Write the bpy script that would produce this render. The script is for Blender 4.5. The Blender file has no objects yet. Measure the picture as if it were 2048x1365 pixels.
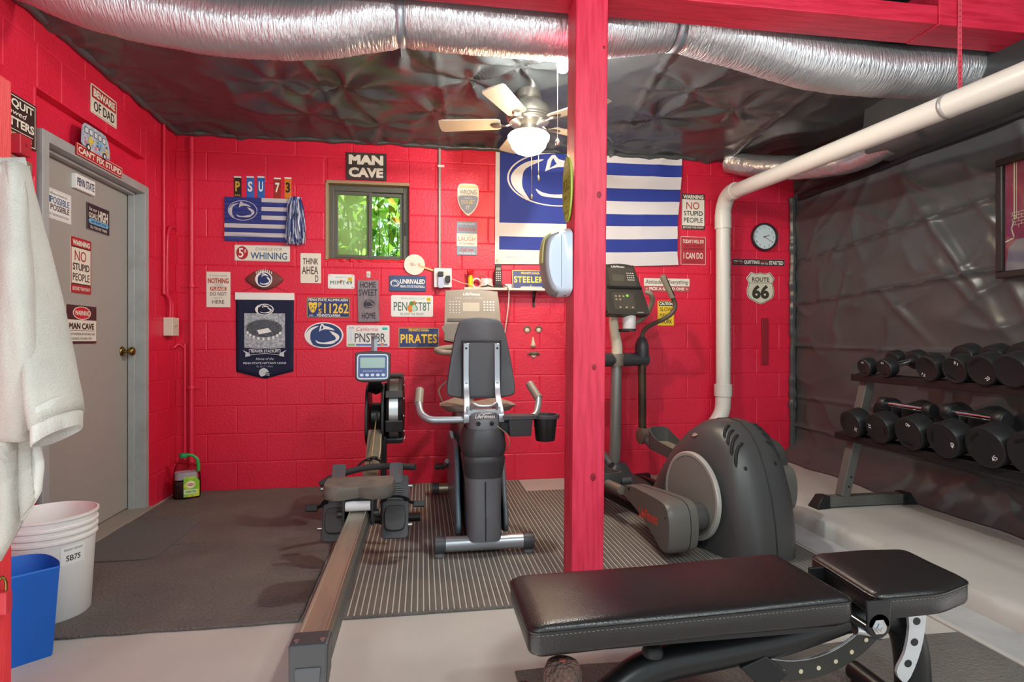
import bpy, bmesh, math, random
from mathutils import Vector, Matrix, Euler, noise
R = math.radians
sin, cos, pi = math.sin, math.cos, math.pi
random.seed(7)
SC = bpy.context.scene
COL = SC.collection

# ------------------------------------------------------------------ camera
TH, F, CAMZ = R(8.8), 1169.0, 1.08
cd = bpy.data.cameras.new('camera')
cam = bpy.data.objects.new('camera', cd)
COL.objects.link(cam)
cam.location = (0, 0, CAMZ)
cam.rotation_euler = (R(90), 0, -TH)
cd.sensor_width = 36.0
cd.lens = 36.0 * F / 2048.0
cd.clip_start = 0.05
SC.camera = cam

# ------------------------------------------------------------------ sky, lamps, exposure
world = bpy.data.worlds.new('daylight')
SC.world = world
world.use_nodes = True
bgn = world.node_tree.nodes['Background']
bgn.inputs[0].default_value = (0.84, 0.97, 1.0, 1)
bgn.inputs[1].default_value = 0.85
SC.view_settings.view_transform = 'Standard'
SC.view_settings.look = 'None'
SC.view_settings.gamma = 1.0
SC.view_settings.use_curve_mapping = False
SC.view_settings.exposure = 0.50


def lamp(name, loc, power, col, size):
    l = bpy.data.lights.new(name, 'POINT')
    l.energy = power
    l.color = col
    l.shadow_soft_size = size
    o = bpy.data.objects.new(name, l)
    COL.objects.link(o)
    o.location = loc
    return o


lamp('bare_bulb_light', (0.70, 2.88, 2.43), 55, (0.97, 0.97, 0.90), 0.035)
lamp('fan_lamp_light', (0.64, 3.52, 2.20), 24, (1.0, 0.72, 0.38), 0.07)
lamp('front_bulb_light', (1.00, 0.00, 2.44), 60, (0.90, 0.98, 0.96), 0.08)
lamp('rear_bulb_light', (-0.55, -0.9, 2.44), 50, (0.90, 0.98, 0.96), 0.12)
lamp('side_bulb_light', (2.30, -0.5, 2.44), 50, (0.90, 0.98, 0.96), 0.12)

sl = bpy.data.lights.new('sun', 'SUN')
sl.energy = 8.0
sl.angle = R(1)
sun = bpy.data.objects.new('sun', sl)
COL.objects.link(sun)
sun.rotation_euler = Vector((0.05, 0.25, -1)).to_track_quat('-Z', 'Y').to_euler()

# ------------------------------------------------------------------ pixel rays of the photograph, used to measure the room
CT, ST = cos(TH), sin(TH)


def ray(px, py):
    X = (px - 1024) / F
    return Vector((X * CT + ST, -X * ST + CT, (682.5 - py) / F))


def on_y(px, py, y):
    d = ray(px, py)
    t = y / d.y
    return Vector((d.x * t, y, CAMZ + d.z * t))


def on_x(px, py, x):
    d = ray(px, py)
    t = x / d.x
    return Vector((x, d.y * t, CAMZ + d.z * t))


def on_z(px, py, z):
    d = ray(px, py)
    t = (z - CAMZ) / d.z
    return Vector((d.x * t, d.y * t, z))


# ------------------------------------------------------------------ materials
def lin(h):
    h = h.lstrip('#')
    out = []
    for i in (0, 2, 4):
        c = int(h[i:i + 2], 16) / 255
        out.append(c / 12.92 if c <= 0.04045 else ((c + 0.055) / 1.055) ** 2.4)
    return (*out, 1)


MATS = {}


def M(name, col='#808080', rough=0.5, metal=0.0, bump=None, var=None, coat=0.0, emit=0, spec=0.5, trans=0.0, ior=1.45, stretch=None, pos=False):
    if name in MATS:
        return MATS[name]
    m = bpy.data.materials.new(name)
    m.use_nodes = True
    nt = m.node_tree
    b = nt.nodes['Principled BSDF']
    b.inputs['Base Color'].default_value = lin(col)
    b.inputs['Roughness'].default_value = rough
    b.inputs['Metallic'].default_value = metal
    b.inputs['Specular IOR Level'].default_value = spec
    b.inputs['Coat Weight'].default_value = coat
    b.inputs['Transmission Weight'].default_value = trans
    b.inputs['IOR'].default_value = ior
    if emit:
        b.inputs['Emission Color'].default_value = lin(col)
        b.inputs['Emission Strength'].default_value = emit
    tc = mp = None
    if bump or var:
        tc = nt.nodes.new('ShaderNodeTexCoord')
        mp = nt.nodes.new('ShaderNodeMapping')
        if pos:
            tc = nt.nodes.new('ShaderNodeNewGeometry')
        nt.links.new(tc.outputs['Position' if pos else 'Object'], mp.inputs[0])
        if stretch:
            mp.inputs['Scale'].default_value = stretch
    if var:
        sc, col2, lo, hi = var
        n = nt.nodes.new('ShaderNodeTexNoise')
        n.inputs['Scale'].default_value = sc
        n.inputs['Detail'].default_value = 5
        nt.links.new(mp.outputs[0], n.inputs['Vector'])
        r = nt.nodes.new('ShaderNodeValToRGB')
        r.color_ramp.elements[0].position = lo
        r.color_ramp.elements[1].position = hi
        r.color_ramp.elements[0].color = lin(col)
        r.color_ramp.elements[1].color = lin(col2)
        nt.links.new(n.outputs[0], r.inputs[0])
        nt.links.new(r.outputs[0], b.inputs['Base Color'])
    if bump:
        kind, sc, st = bump
        if kind == 'noise':
            n = nt.nodes.new('ShaderNodeTexNoise')
            n.inputs['Detail'].default_value = 4
        elif kind == 'voro':
            n = nt.nodes.new('ShaderNodeTexVoronoi')
        else:
            n = nt.nodes.new('ShaderNodeTexWave')
            n.inputs['Distortion'].default_value = 1.2
            n.inputs['Detail'].default_value = 2
        n.inputs['Scale'].default_value = sc
        nt.links.new(mp.outputs[0], n.inputs['Vector'])
        bp = nt.nodes.new('ShaderNodeBump')
        bp.inputs['Strength'].default_value = st
        bp.inputs['Distance'].default_value = 0.01
        nt.links.new(n.outputs[0], bp.inputs['Height'])
        nt.links.new(bp.outputs[0], b.inputs['Normal'])
    MATS[name] = m
    return m


RED = M('red_masonry_paint', '#dd2443', 0.42, bump=('noise', 60, 0.30), var=(2.2, '#d61d3a', 0.35, 0.7), pos=True)
REDWOOD = M('red_stained_wood', '#df3553', 0.45, bump=('noise', 30, 0.25), var=(9, '#c9213f', 0.40, 0.68), stretch=(6, 6, 0.5))
REDBEAM = M('red_stained_beam', '#d92c48', 0.42, bump=('noise', 30, 0.25), var=(9, '#c01c36', 0.40, 0.68), stretch=(0.5, 6, 6))
REDPIPE = M('red_conduit_paint', '#dc2c4a', 0.35)
BLACKPL = M('black_plastic_sheet', '#484b4c', 0.28, bump=('noise', 7, 0.10), spec=0.6)
BLACKWALL = M('black_wall_sheet', '#464848', 0.30, bump=('noise', 8, 0.10), var=(3.0, '#4f4f4e', 0.4, 0.75), spec=0.6)
FOIL = M('crinkled_foil', '#cfcfd2', 0.32, 0.75, bump=('noise', 12, 0.9), stretch=(9.0, 1.6, 1.6))
FOIL2 = M('smooth_foil', '#c9c9cc', 0.26, 0.8, bump=('noise', 26, 0.5))
CONC = M('white_painted_concrete', '#b7b2ac', 0.6, bump=('noise', 26, 0.12), var=(2.0, '#a8a39e', 0.35, 0.75))
CONC2 = M('grey_painted_concrete', '#a9a8a8', 0.6, bump=('noise', 40, 0.25), var=(5, '#959494', 0.4, 0.7))
MATRUB = M('pebbled_rubber', '#5d5956', 0.72, bump=('voro', 90, 0.5), var=(4, '#69645f', 0.35, 0.7))
RIBTOP = M('ribbed_rubber', '#5a5551', 0.7, bump=('noise', 120, 0.2), var=(3.5, '#6a635d', 0.35, 0.7))
RIBGAP = M('dusty_groove', '#b5ada3', 0.85)
CARPET = M('grey_carpet', '#767472', 0.95, bump=('noise', 260, 0.9), var=(180, '#615f5e', 0.35, 0.65))
DOORG = M('grey_door_paint', '#a29d96', 0.5, bump=('noise', 30, 0.06))
FRAMEG = M('grey_frame_paint', '#a3a3a2', 0.45, bump=('noise', 40, 0.08), var=(6, '#93918d', 0.5, 0.8))
BRASS = M('aged_brass', '#8a7340', 0.3, 1.0)
WHITE = M('white_print', '#eceae6', 0.45)
CREAM = M('cream_print', '#e6dfcf', 0.5)
BLACK = M('black_print', '#201d1e', 0.5)
NAVY = M('navy_print', '#1b2a63', 0.45)
DNAVY = M('dark_navy_cloth', '#151a3a', 0.8, bump=('noise', 300, 0.2))
BLUE = M('blue_print', '#2f63b5', 0.45)
LBLUE = M('light_blue_print', '#6fb4dd', 0.5)
SREDM = M('sign_red', '#b3262b', 0.45)
YEL = M('yellow_print', '#f0c92c', 0.45)
ORANGE = M('orange_print', '#e07c1c', 0.5)
GREEN = M('green_print', '#4f8a3c', 0.5)
GREY = M('grey_print', '#8d9298', 0.5)
TEAL = M('teal_print', '#35b8b4', 0.5)
BROWN = M('brown_print', '#4a2d2a', 0.5)
STEEL = M('brushed_steel', '#b8b8ba', 0.28, 1.0)
SILVER = M('silver_paint', '#a9adb4', 0.32, 0.6)
CHROME = M('chrome', '#d2d2d4', 0.12, 1.0)
CHAR = M('charcoal_plastic', '#45464a', 0.42, bump=('noise', 220, 0.08))
DCHAR = M('dark_charcoal_plastic', '#38373a', 0.4, bump=('noise', 220, 0.08))
BLKPL = M('black_plastic', '#1c1c1e', 0.4)
BLKMET = M('black_powder_coat', '#141416', 0.35)
RUBBER = M('black_rubber', '#19191a', 0.5, bump=('noise', 160, 0.08))
VINYL = M('black_vinyl', '#1a1717', 0.33, bump=('voro', 260, 0.08), spec=0.6)
TAUPE = M('taupe_plastic', '#8a8074', 0.45)
PVC = M('white_pvc', '#dcd8cf', 0.35)
WPLAST = M('white_plastic', '#e3e1de', 0.4)


def glass(name, col='#f6fbf8', haze=0.0, gloss=0.08, rough=0.03):
    """thin pane: light passes straight through, a little is mirrored, a hazy one also scatters"""
    m = bpy.data.materials.new(name)
    m.use_nodes = True
    nt = m.node_tree
    out = nt.nodes['Material Output']
    nt.nodes.remove(nt.nodes['Principled BSDF'])
    tr = nt.nodes.new('ShaderNodeBsdfTransparent')
    tr.inputs[0].default_value = lin(col)
    gl = nt.nodes.new('ShaderNodeBsdfGlossy')
    gl.inputs['Roughness'].default_value = rough
    cur = tr.outputs[0]
    if haze:
        tl = nt.nodes.new('ShaderNodeBsdfTranslucent')
        tl.inputs[0].default_value = lin(col)
        mx = nt.nodes.new('ShaderNodeMixShader')
        mx.inputs[0].default_value = haze
        nt.links.new(cur, mx.inputs[1])
        nt.links.new(tl.outputs[0], mx.inputs[2])
        cur = mx.outputs[0]
    lw = nt.nodes.new('ShaderNodeLayerWeight')
    lw.inputs[0].default_value = gloss
    mx = nt.nodes.new('ShaderNodeMixShader')
    nt.links.new(lw.outputs['Fresnel'], mx.inputs[0])
    nt.links.new(cur, mx.inputs[1])
    nt.links.new(gl.outputs[0], mx.inputs[2])
    nt.links.new(mx.outputs[0], out.inputs[0])
    MATS[name] = m
    return m


# ------------------------------------------------------------------ mesh helpers
class B:
    def __init__(s):
        s.v, s.f, s.m = [], [], []

    def add(s, vs, fs, mi=0):
        o = len(s.v)
        s.v += [tuple(v) for v in vs]
        s.f += [tuple(i + o for i in f) for f in fs]
        s.m += [mi] * len(fs)
        return s

    def box(s, x0, y0, z0, x1, y1, z1, mi=0):
        vs = [(x, y, z) for z in (z0, z1) for y in (y0, y1) for x in (x0, x1)]
        return s.add(vs, [(0, 2, 3, 1), (4, 5, 7, 6), (0, 1, 5, 4), (2, 6, 7, 3), (0, 4, 6, 2), (1, 3, 7, 5)], mi)

    def rings(s, rings, mi=0, cap=True, close=False):
        n = len(rings[0])
        vs = [p for r in rings for p in r]
        fs = []
        k = len(rings)
        for a in range(k if close else k - 1):
            b = (a + 1) % k
            for i in range(n):
                j = (i + 1) % n
                fs.append((a * n + i, a * n + j, b * n + j, b * n + i))
        if cap and not close:
            fs.append(tuple(reversed(range(n))))
            fs.append(tuple(range((k - 1) * n, k * n)))
        return s.add(vs, fs, mi)

    def tube(s, pts, r, seg=12, mi=0, cap=True, close=False, flat=1.0):
        pts = [Vector(p) for p in pts]
        k = len(pts)
        rs = r if isinstance(r, (list, tuple)) else [r] * k
        rings = []
        up = None
        for i, p in enumerate(pts):
            a = pts[(i - 1) % k] if (close or i > 0) else p
            b = pts[(i + 1) % k] if (close or i < k - 1) else p
            d = (b - a).normalized()
            if up is None:
                up = Vector((0, 0, 1)) if abs(d.z) < 0.9 else Vector((0, 1, 0))
            u = (up - d * up.dot(d)).normalized()
            w = d.cross(u)
            up = u
            rings.append([p + (u * cos(2 * pi * q / seg) * flat + w * sin(2 * pi * q / seg)) * rs[i] for q in range(seg)])
        return s.rings(rings, mi, cap, close)

    def lathe(s, prof, seg=24, mi=0, mat=None, cap=True):
        """prof: (radius, height) pairs turned about local z"""
        rings = [[Vector((max(r, 1e-4) * cos(2 * pi * q / seg), max(r, 1e-4) * sin(2 * pi * q / seg), h)) for q in range(seg)] for r, h in prof]
        if mat is not None:
            rings = [[mat @ p for p in r] for r in rings]
        return s.rings(rings, mi, cap)

    def prism(s, poly, y0, y1, mi=0):
        """poly in (x, z), run along y from y0 (front) to y1"""
        a = sum(poly[i][0] * poly[(i + 1) % len(poly)][1] - poly[(i + 1) % len(poly)][0] * poly[i][1] for i in range(len(poly)))
        if a < 0:
            poly = poly[::-1]
        n = len(poly)
        vs = [(x, y0, z) for x, z in poly] + [(x, y1, z) for x, z in poly]
        fs = [tuple(range(n)), tuple(reversed(range(n, 2 * n)))]
        fs += [((i + 1) % n, i, n + i, n + (i + 1) % n) for i in range(n)]
        return s.add(vs, fs, mi)

    def flat(s, poly, y, mi=0):
        a = sum(poly[i][0] * poly[(i + 1) % len(poly)][1] - poly[(i + 1) % len(poly)][0] * poly[i][1] for i in range(len(poly)))
        if a < 0:
            poly = poly[::-1]
        return s.add([(x, y, z) for x, z in poly], [tuple(range(len(poly)))], mi)

    def xf(s, m):
        s.v = [tuple(m @ Vector(v)) for v in s.v]
        return s

    def obj(s, name, mats, parent=None, smooth=40, bevel=0, loc=None, rot=None, seg=2):
        me = bpy.data.meshes.new(name)
        me.from_pydata(s.v, [], s.f)
        if not isinstance(mats, (list, tuple)):
            mats = [mats]
        for m in mats:
            me.materials.append(m)
        me.polygons.foreach_set('material_index', s.m)
        if smooth:
            me.polygons.foreach_set('use_smooth', [True] * len(me.polygons))
            me.set_sharp_from_angle(angle=R(smooth))
        me.update()
        o = bpy.data.objects.new(name, me)
        COL.objects.link(o)
        if parent:
            o.parent = parent
        if loc is not None:
            o.location = loc
        if rot is not None:
            o.rotation_euler = rot
        if bevel:
            md = o.modifiers.new('bevel', 'BEVEL')
            md.width = bevel
            md.segments = seg
            md.limit_method = 'ANGLE'
            md.angle_limit = R(40)
        return o


def thing(name, label, cat, loc=(0, 0, 0), rot=(0, 0, 0), group=None):
    o = bpy.data.objects.new(name, None)
    o.empty_display_size = 0.05
    COL.objects.link(o)
    o.location = loc
    o.rotation_euler = rot
    return tag(o, label, cat, group)


def tag(o, label, cat, group=None):
    o['label'] = label
    o['category'] = cat
    if group:
        o['group'] = group
    return o


def struct(o):
    o['kind'] = 'structure'
    return o


def rrect(w, h, r, n=4, cx=0, cz=0):
    r = min(r, w / 2 - 1e-4, h / 2 - 1e-4)
    if r <= 0:
        return [(cx - w / 2, cz - h / 2), (cx + w / 2, cz - h / 2), (cx + w / 2, cz + h / 2), (cx - w / 2, cz + h / 2)]
    out = []
    for ax, az, a0 in ((1, -1, -90), (1, 1, 0), (-1, 1, 90), (-1, -1, 180)):
        for k in range(n + 1):
            a = R(a0 + 90 * k / n)
            out.append((cx + ax * (w / 2 - r) + r * cos(a), cz + az * (h / 2 - r) + r * sin(a)))
    return out


def ell(cx, cz, a, b, n=32):
    return [(cx + a * cos(2 * pi * k / n), cz + b * sin(2 * pi * k / n)) for k in range(n)]


def spline(pts, n=6, close=False):
    pts = [Vector(p) for p in pts]
    k = len(pts)
    out = []
    for i in range(k if close else k - 1):
        if close:
            p0, p1, p2, p3 = pts[(i - 1) % k], pts[i], pts[(i + 1) % k], pts[(i + 2) % k]
        else:
            p0, p1, p2, p3 = pts[max(i - 1, 0)], pts[i], pts[i + 1], pts[min(i + 2, k - 1)]
        for q in range(n):
            t = q / n
            out.append(0.5 * ((2 * p1) + (p2 - p0) * t + (2 * p0 - 5 * p1 + 4 * p2 - p3) * t * t + (3 * p1 - p0 - 3 * p2 + p3) * t ** 3))
    if not close:
        out.append(pts[-1])
    return out


def spl2(pts, n=5, close=True):
    return [(p.x, p.y) for p in spline([(a, b, 0) for a, b in pts], n, close)]


def lerp_tab(tab, x):
    for (a, u), (b, v) in zip(tab, tab[1:]):
        if x <= b:
            t = max(0, (x - a) / (b - a))
            return u + (v - u) * t
    return tab[-1][1]


# ------------------------------------------------------------------ lettering
def text(parent, s, cx, cz, w, h, mat, y=-0.001, bold=0.0, shear=0.0, name='lettering', space=1.0, rot=0.0, keep=False):
    cu = bpy.data.curves.new('lettering', 'FONT')
    cu.body = s
    cu.size = 1.0
    fat = bold if ('M' in s or 'm' in s) else 0.0     # these glyphs break when outset, so they are doubled instead
    cu.offset = 0.0 if fat else bold
    cu.shear = shear
    cu.space_character = space
    cu.resolution_u = 3
    cu.align_x = 'CENTER'
    cu.space_line = 0.85
    t = bpy.data.objects.new('lettering', cu)
    COL.objects.link(t)
    dg = bpy.context.evaluated_depsgraph_get()
    me = bpy.data.meshes.new_from_object(t.evaluated_get(dg))
    bpy.data.objects.remove(t)
    bpy.data.curves.remove(cu)
    if fat:
        vs0 = [v.co.copy() for v in me.vertices]
        fs0 = [tuple(p.vertices) for p in me.polygons]
        q = B()
        for dx, dy in ((-1, -1), (1, -1), (1, 1), (-1, 1), (0, 0)):
            q.add([(v.x + dx * fat, v.y + dy * fat, 0) for v in vs0], fs0)
        bpy.data.meshes.remove(me)
        me = bpy.data.meshes.new(name)
        me.from_pydata(q.v, [], q.f)
    xs = [v.co.x for v in me.vertices]
    ys = [v.co.y for v in me.vertices]
    x0, x1, y0, y1 = min(xs), max(xs), min(ys), max(ys)
    sx, sz = w / max(x1 - x0, 1e-5), h / max(y1 - y0, 1e-5)
    if keep:
        sx = sz = min(sx, sz)
    c, d = cos(rot), sin(rot)
    n0 = len(me.vertices) // 5 if fat else 10 ** 9
    for i, v in enumerate(me.vertices):
        a, b = (v.co.x - (x0 + x1) / 2) * sx, (v.co.y - (y0 + y1) / 2) * sz
        v.co = (cx + a * c - b * d, y - (i // n0) * 0.00008, cz + a * d + b * c)
    me.materials.clear()
    me.materials.append(mat)
    me.name = name
    o = bpy.data.objects.new(name, me)
    COL.objects.link(o)
    o.parent = parent
    return o


# the lion head emblem in an oval, in unit coordinates
def _n(pts):
    return [((x - 1300) / 200, (785 - y) / 130) for x, y in pts]


LION = [spl2(_n([(1245, 693), (1180, 706), (1132, 745), (1114, 790), (1133, 840), (1190, 890), (1163, 835), (1160, 785), (1175, 738)]), 4),
        _n([(1250, 749), (1260, 694), (1276, 670), (1288, 668), (1304, 688), (1345, 698), (1392, 718), (1412, 738), (1370, 730), (1330, 724), (1300, 726), (1272, 736)]),
        _n([(1356, 744), (1376, 745), (1398, 752), (1425, 764), (1446, 778), (1459, 793), (1462, 806), (1456, 822), (1444, 836), (1424, 848), (1398, 857), (1408, 842), (1420, 826), (1424, 814), (1416, 798), (1400, 784), (1384, 774), (1378, 762)]),
        spl2(_n([(1213, 833), (1242, 850), (1290, 858), (1350, 850), (1425, 832), (1408, 862), (1365, 874), (1290, 873), (1235, 865)]), 3)]
LION_EAR = _n([(1268, 733), (1275, 698), (1282, 684), (1296, 712)])


def emblem(parent, cx, cz, a, b, field, white, y=-0.001, ring=0.92, rim=True, name='emblem', outer=None):
    g = B()
    mats = [field or white, white, outer or white]
    if field:
        g.flat(ell(cx, cz, a, b), y, 2)
        g.flat(ell(cx, cz, a * ring, b * ring), y - 0.0006, 0)
        if rim and outer:
            g.flat(ell(cx, cz, a * ring, b * ring), y - 0.0007, 1)
            g.flat(ell(cx, cz, a * ring * .96, b * ring * .95), y - 0.0009, 0)
    else:
        o, i = ell(cx, cz, a, b), ell(cx, cz, a * .955, b * .94)
        n = len(o)
        g.add([(x, y, z) for x, z in o + i], [(k, (k + 1) % n, n + (k + 1) % n, n + k) for k in range(n)], 1)
    for k, p in enumerate(LION):
        g.flat([(cx + u * a, cz + v * b) for u, v in p], y - 0.0014 - k * 0.00012, 1)
    if field:
        g.flat([(cx + u * a, cz + v * b) for u, v in LION_EAR], y - 0.002, 0)
    return g.obj(name, mats, parent, smooth=0)


YW, XL, XR = 4.485, -1.735, 3.11
YB = YW - 0.004       # face of the blocks of the back wall
XB = XL + 0.004       # face of the blocks of the left wall
XD = XL - 0.095       # face of the door


def place(rect, plane):
    """rectangle of the photograph measured onto one of the room's planes -> centre, width, height, turn"""
    x0, y0, x1, y1 = rect
    kind, c = plane
    fn = on_y if kind == 'y' else on_x
    mx, my = (x0 + x1) / 2, (y0 + y1) / 2
    l, r = fn(x0, my, c), fn(x1, my, c)
    t, b = fn(mx, y0, c), fn(mx, y1, c)
    ctr = (l + r) / 2
    ctr.z = (t.z + b.z) / 2
    return ctr, (r - l).length, abs(t.z - b.z), (0 if kind == 'y' else (R(90) if c < 0.3 else R(-90)))


BACK, LEFT, DOOR = ('y', YB), ('x', XB), ('x', XD)


def sign(name, label, cat, rect, plane=BACK, mat=WHITE, th=0.004, rad=0.006, border=None, bw=0.012, bin_=0.0, tilt=0.0, group=None, wh=None, poly=None, edge=None):
    """a flat sign: an Empty on the wall, the panel, an optional printed border line"""
    c, w, h, rz = place(rect, plane)
    if wh:
        w, h = wh
    root = thing(name, label, cat, c, (0, tilt, rz), group)
    root['w'], root['h'] = w, h
    g = B()
    pl = [(x * w, z * h) for x, z in poly] if poly else rrect(w, h, rad)
    g.prism(pl, -th, 0)
    g.obj('panel', mat, root, smooth=0, bevel=min(0.0012, th * .3), seg=1)
    if border:
        i0, i1 = bin_, bin_ + bw
        o = rrect(w - 2 * i0, h - 2 * i0, max(rad - i0, 0.0015))
        i = rrect(w - 2 * i1, h - 2 * i1, max(rad - i1, 0.001))
        n = len(o)
        q = B()
        q.add([(x, -th - .0006, z) for x, z in o + i], [(k, (k + 1) % n, n + (k + 1) % n, n + k) for k in range(n)])
        q.obj('border', border, root, smooth=0)
    root['th'] = th
    del root['w'], root['h'], root['th']

    def T(s, u, v, fw, fh, m=BLACK, bold=0.012, shear=0.0, name='lettering', space=1.0, lift=0.0012, rot=0.0):
        return text(root, s, (u - .5) * w, (v - .5) * h, fw * w, fh * h, m, -th - lift, bold, shear, name, space, rot)

    def P(u0, v0, u1, v1, m, name='band', lift=0.0007, rad=0.0):
        q = B()
        q.flat(rrect((u1 - u0) * w, (v1 - v0) * h, rad, cx=((u0 + u1) / 2 - .5) * w, cz=((v0 + v1) / 2 - .5) * h), -th - lift)
        return q.obj(name, m, root, smooth=0)

    def E(u, v, fa, fb, m, name='disc', lift=0.0008):
        q = B()
        q.flat(ell((u - .5) * w, (v - .5) * h, fa * w, fb * h), -th - lift)
        return q.obj(name, m, root, smooth=0)
    return root, w, h, T, P, E
# ================================================================== the room
# floor
g = B()
g.box(-1.95, -2.6, -0.12, XR + 0.15, YW + 0.2, 0.0)
struct(g.obj('floor', CONC, smooth=0))
# raised concrete ledge along the right wall, with a broken edge
g = B()
ys = [-2.6 + i * (YW + 2.6) / 150 for i in range(151)]
rows = []
for y in ys:
    j = 0.018 * noise.noise(Vector((0, y * 9, 3))) + 0.012 * noise.noise(Vector((0, y * 31, 5)))
    rows.append([(2.17 + j * .4, y, 0.0), (2.175 + j, y, 0.055), (2.195 + j * 1.6, y, 0.085 + j * .2), (2.24, y, 0.09), (XR + .1, y, 0.095)])
n = len(rows[0])
g.add([p for r in rows for p in r], [(a * n + k, a * n + k + 1, (a + 1) * n + k + 1, (a + 1) * n + k) for a in range(150) for k in range(n - 1)])
struct(g.obj('floor_ledge', CONC, smooth=50))
g = B()
g.box(1.985, -2.6, 0.0, 2.19, YW, 0.005)
struct(g.obj('floor_strip', CONC2, smooth=0))
g = B()
g.box(1.962, -2.6, 0.0, 1.986, 2.25, 0.010)
struct(g.obj('floor_lip', CONC, smooth=0, bevel=0.003))

# block walls: backing slab, every block a piece with its own bevelled face
BH, BL, JO = 0.2032, 0.4064, 0.0035
WTOP = 2.585
WIN = None


def block_mesh(w, h):
    key = (round(w, 3), round(h, 3))
    if key in _blk:
        return _blk[key]
    a, b, d, e = w / 2 - 0.0008, h / 2 - 0.0008, 0.003, 0.007
    g = B()
    g.add([(-a, 0, -b), (a, 0, -b), (a, 0, b), (-a, 0, b), (-a + e * .5, -d * .7, -b + e * .5), (a - e * .5, -d * .7, -b + e * .5), (a - e * .5, -d * .7, b - e * .5), (-a + e * .5, -d * .7, b - e * .5),
           (-a + e, -d, -b + e), (a - e, -d, -b + e), (a - e, -d, b - e), (-a + e, -d, b - e)],
          [(0, 1, 5, 4), (1, 2, 6, 5), (2, 3, 7, 6), (3, 0, 4, 7), (4, 5, 9, 8), (5, 6, 10, 9), (6, 7, 11, 10), (7, 4, 8, 11), (8, 9, 10, 11)])
    me = bpy.data.meshes.new('block')
    me.from_pydata(g.v, [], g.f)
    me.materials.append(RED)
    _blk[key] = me
    return me


_blk = {}


def lay_blocks(wall, u0, u1, phase, holes, to_world, rz):
    row = 0
    z = 0.0
    while z < WTOP - 0.03:
        z1 = min(z + BH, WTOP)
        off = phase + (row % 2) * BL / 2
        k = math.floor((u0 - off) / BL)
        u = off + k * BL
        while u < u1:
            pieces = [(max(u, u0), min(u + BL, u1), z, z1)]
            for (a, b, c, d) in holes:
                nxt = []
                for (p, q, r, s) in pieces:
                    if q <= a or p >= b or s <= c or r >= d:
                        nxt.append((p, q, r, s))
                        continue
                    if p < a:
                        nxt.append((p, a, r, s))
                    if q > b:
                        nxt.append((b, q, r, s))
                    pp, qq = max(p, a), min(q, b)
                    if r < c:
                        nxt.append((pp, qq, r, c))
                    if s > d:
                        nxt.append((pp, qq, d, s))
                pieces = nxt
            for (p, q, r, s) in pieces:
                if q - p < 0.02 or s - r < 0.02:
                    continue
                o = bpy.data.objects.new('block', block_mesh(q - p, s - r))
                COL.objects.link(o)
                o.parent = wall
                o.location = to_world((p + q) / 2, (r + s) / 2)
                o.rotation_euler = (0, 0, rz)
            u += BL
        z = z1
        row += 1


# back wall with the window opening
w0, w1 = on_y(654, 366, YW), on_y(818, 523, YW)
WX0, WX1, WZ0, WZ1 = w0.x, w1.x, w1.z, w0.z
g = B()
X0, X1, Y0, Y1 = XL - 0.2, XR + 0.2, YW, YW + 0.2
g.box(X0, Y0, -.1, WX0, Y1, WTOP)
g.box(WX1, Y0, -.1, X1, Y1, WTOP)
g.box(WX0, Y0, -.1, WX1, Y1, WZ0)
g.box(WX0, Y0, WZ1, WX1, Y1, WTOP)
wall_back = struct(g.obj('wall_back', RED, smooth=0))
jx = on_y(533, 840, YW).x
lay_blocks(wall_back, XL, XR, jx + BL / 2, [(WX0, WX1, WZ0, WZ1)], lambda u, z: (u, YW, z), 0)

# left wall with the door recess
DY0, DY1, DZ1, LZ = 3.00, 4.065, 2.065, 2.237
g = B()
X0, X1 = XL - 0.2, XL
g.box(X0, 0.55, -.1, X1, DY0 - .035, WTOP)
g.box(X0, DY1 - .035, -.1, X1, YW, WTOP)
g.box(X0, DY0 - .035, LZ, X1, DY1 - .035, WTOP)
g.box(X0, DY0 - .035, DZ1 - .03, XL - 0.05, DY1 - .035, LZ)
wall_left = struct(g.obj('wall_left', RED, smooth=0))
lay_blocks(wall_left, 0.55, YW, 0.1, [(DY0 - .035, DY1 - .035, -1, LZ)], lambda u, z: (XL, u, z), R(90))

# right wall behind its black sheet
g = B()
g.box(XR, 0.35, -.1, XR + .2, YW, 2.75)
struct(g.obj('wall_right', RED, smooth=0))
g = B()
g.box(XL - .2, 0.6, 2.86, XR + .2, YW + .2, 2.95)
struct(g.obj('ceiling', M('dark_joist_space', '#1b191a', 0.8), smooth=0))

# black plastic stapled under the joists
TIES = [(on_z(a, b, 2.56).xy, c) for a, b, c in ((690, 195, .055), (805, 100, .06), (940, 175, .05), (1040, 150, .05), (1310, 250, .05), (1380, 190, .04), (560, 180, .035), (1230, 300, .03),
                                                  (1470, 230, .04), (620, 240, .03), (870, 240, .04), (760, 260, .03))]


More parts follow.
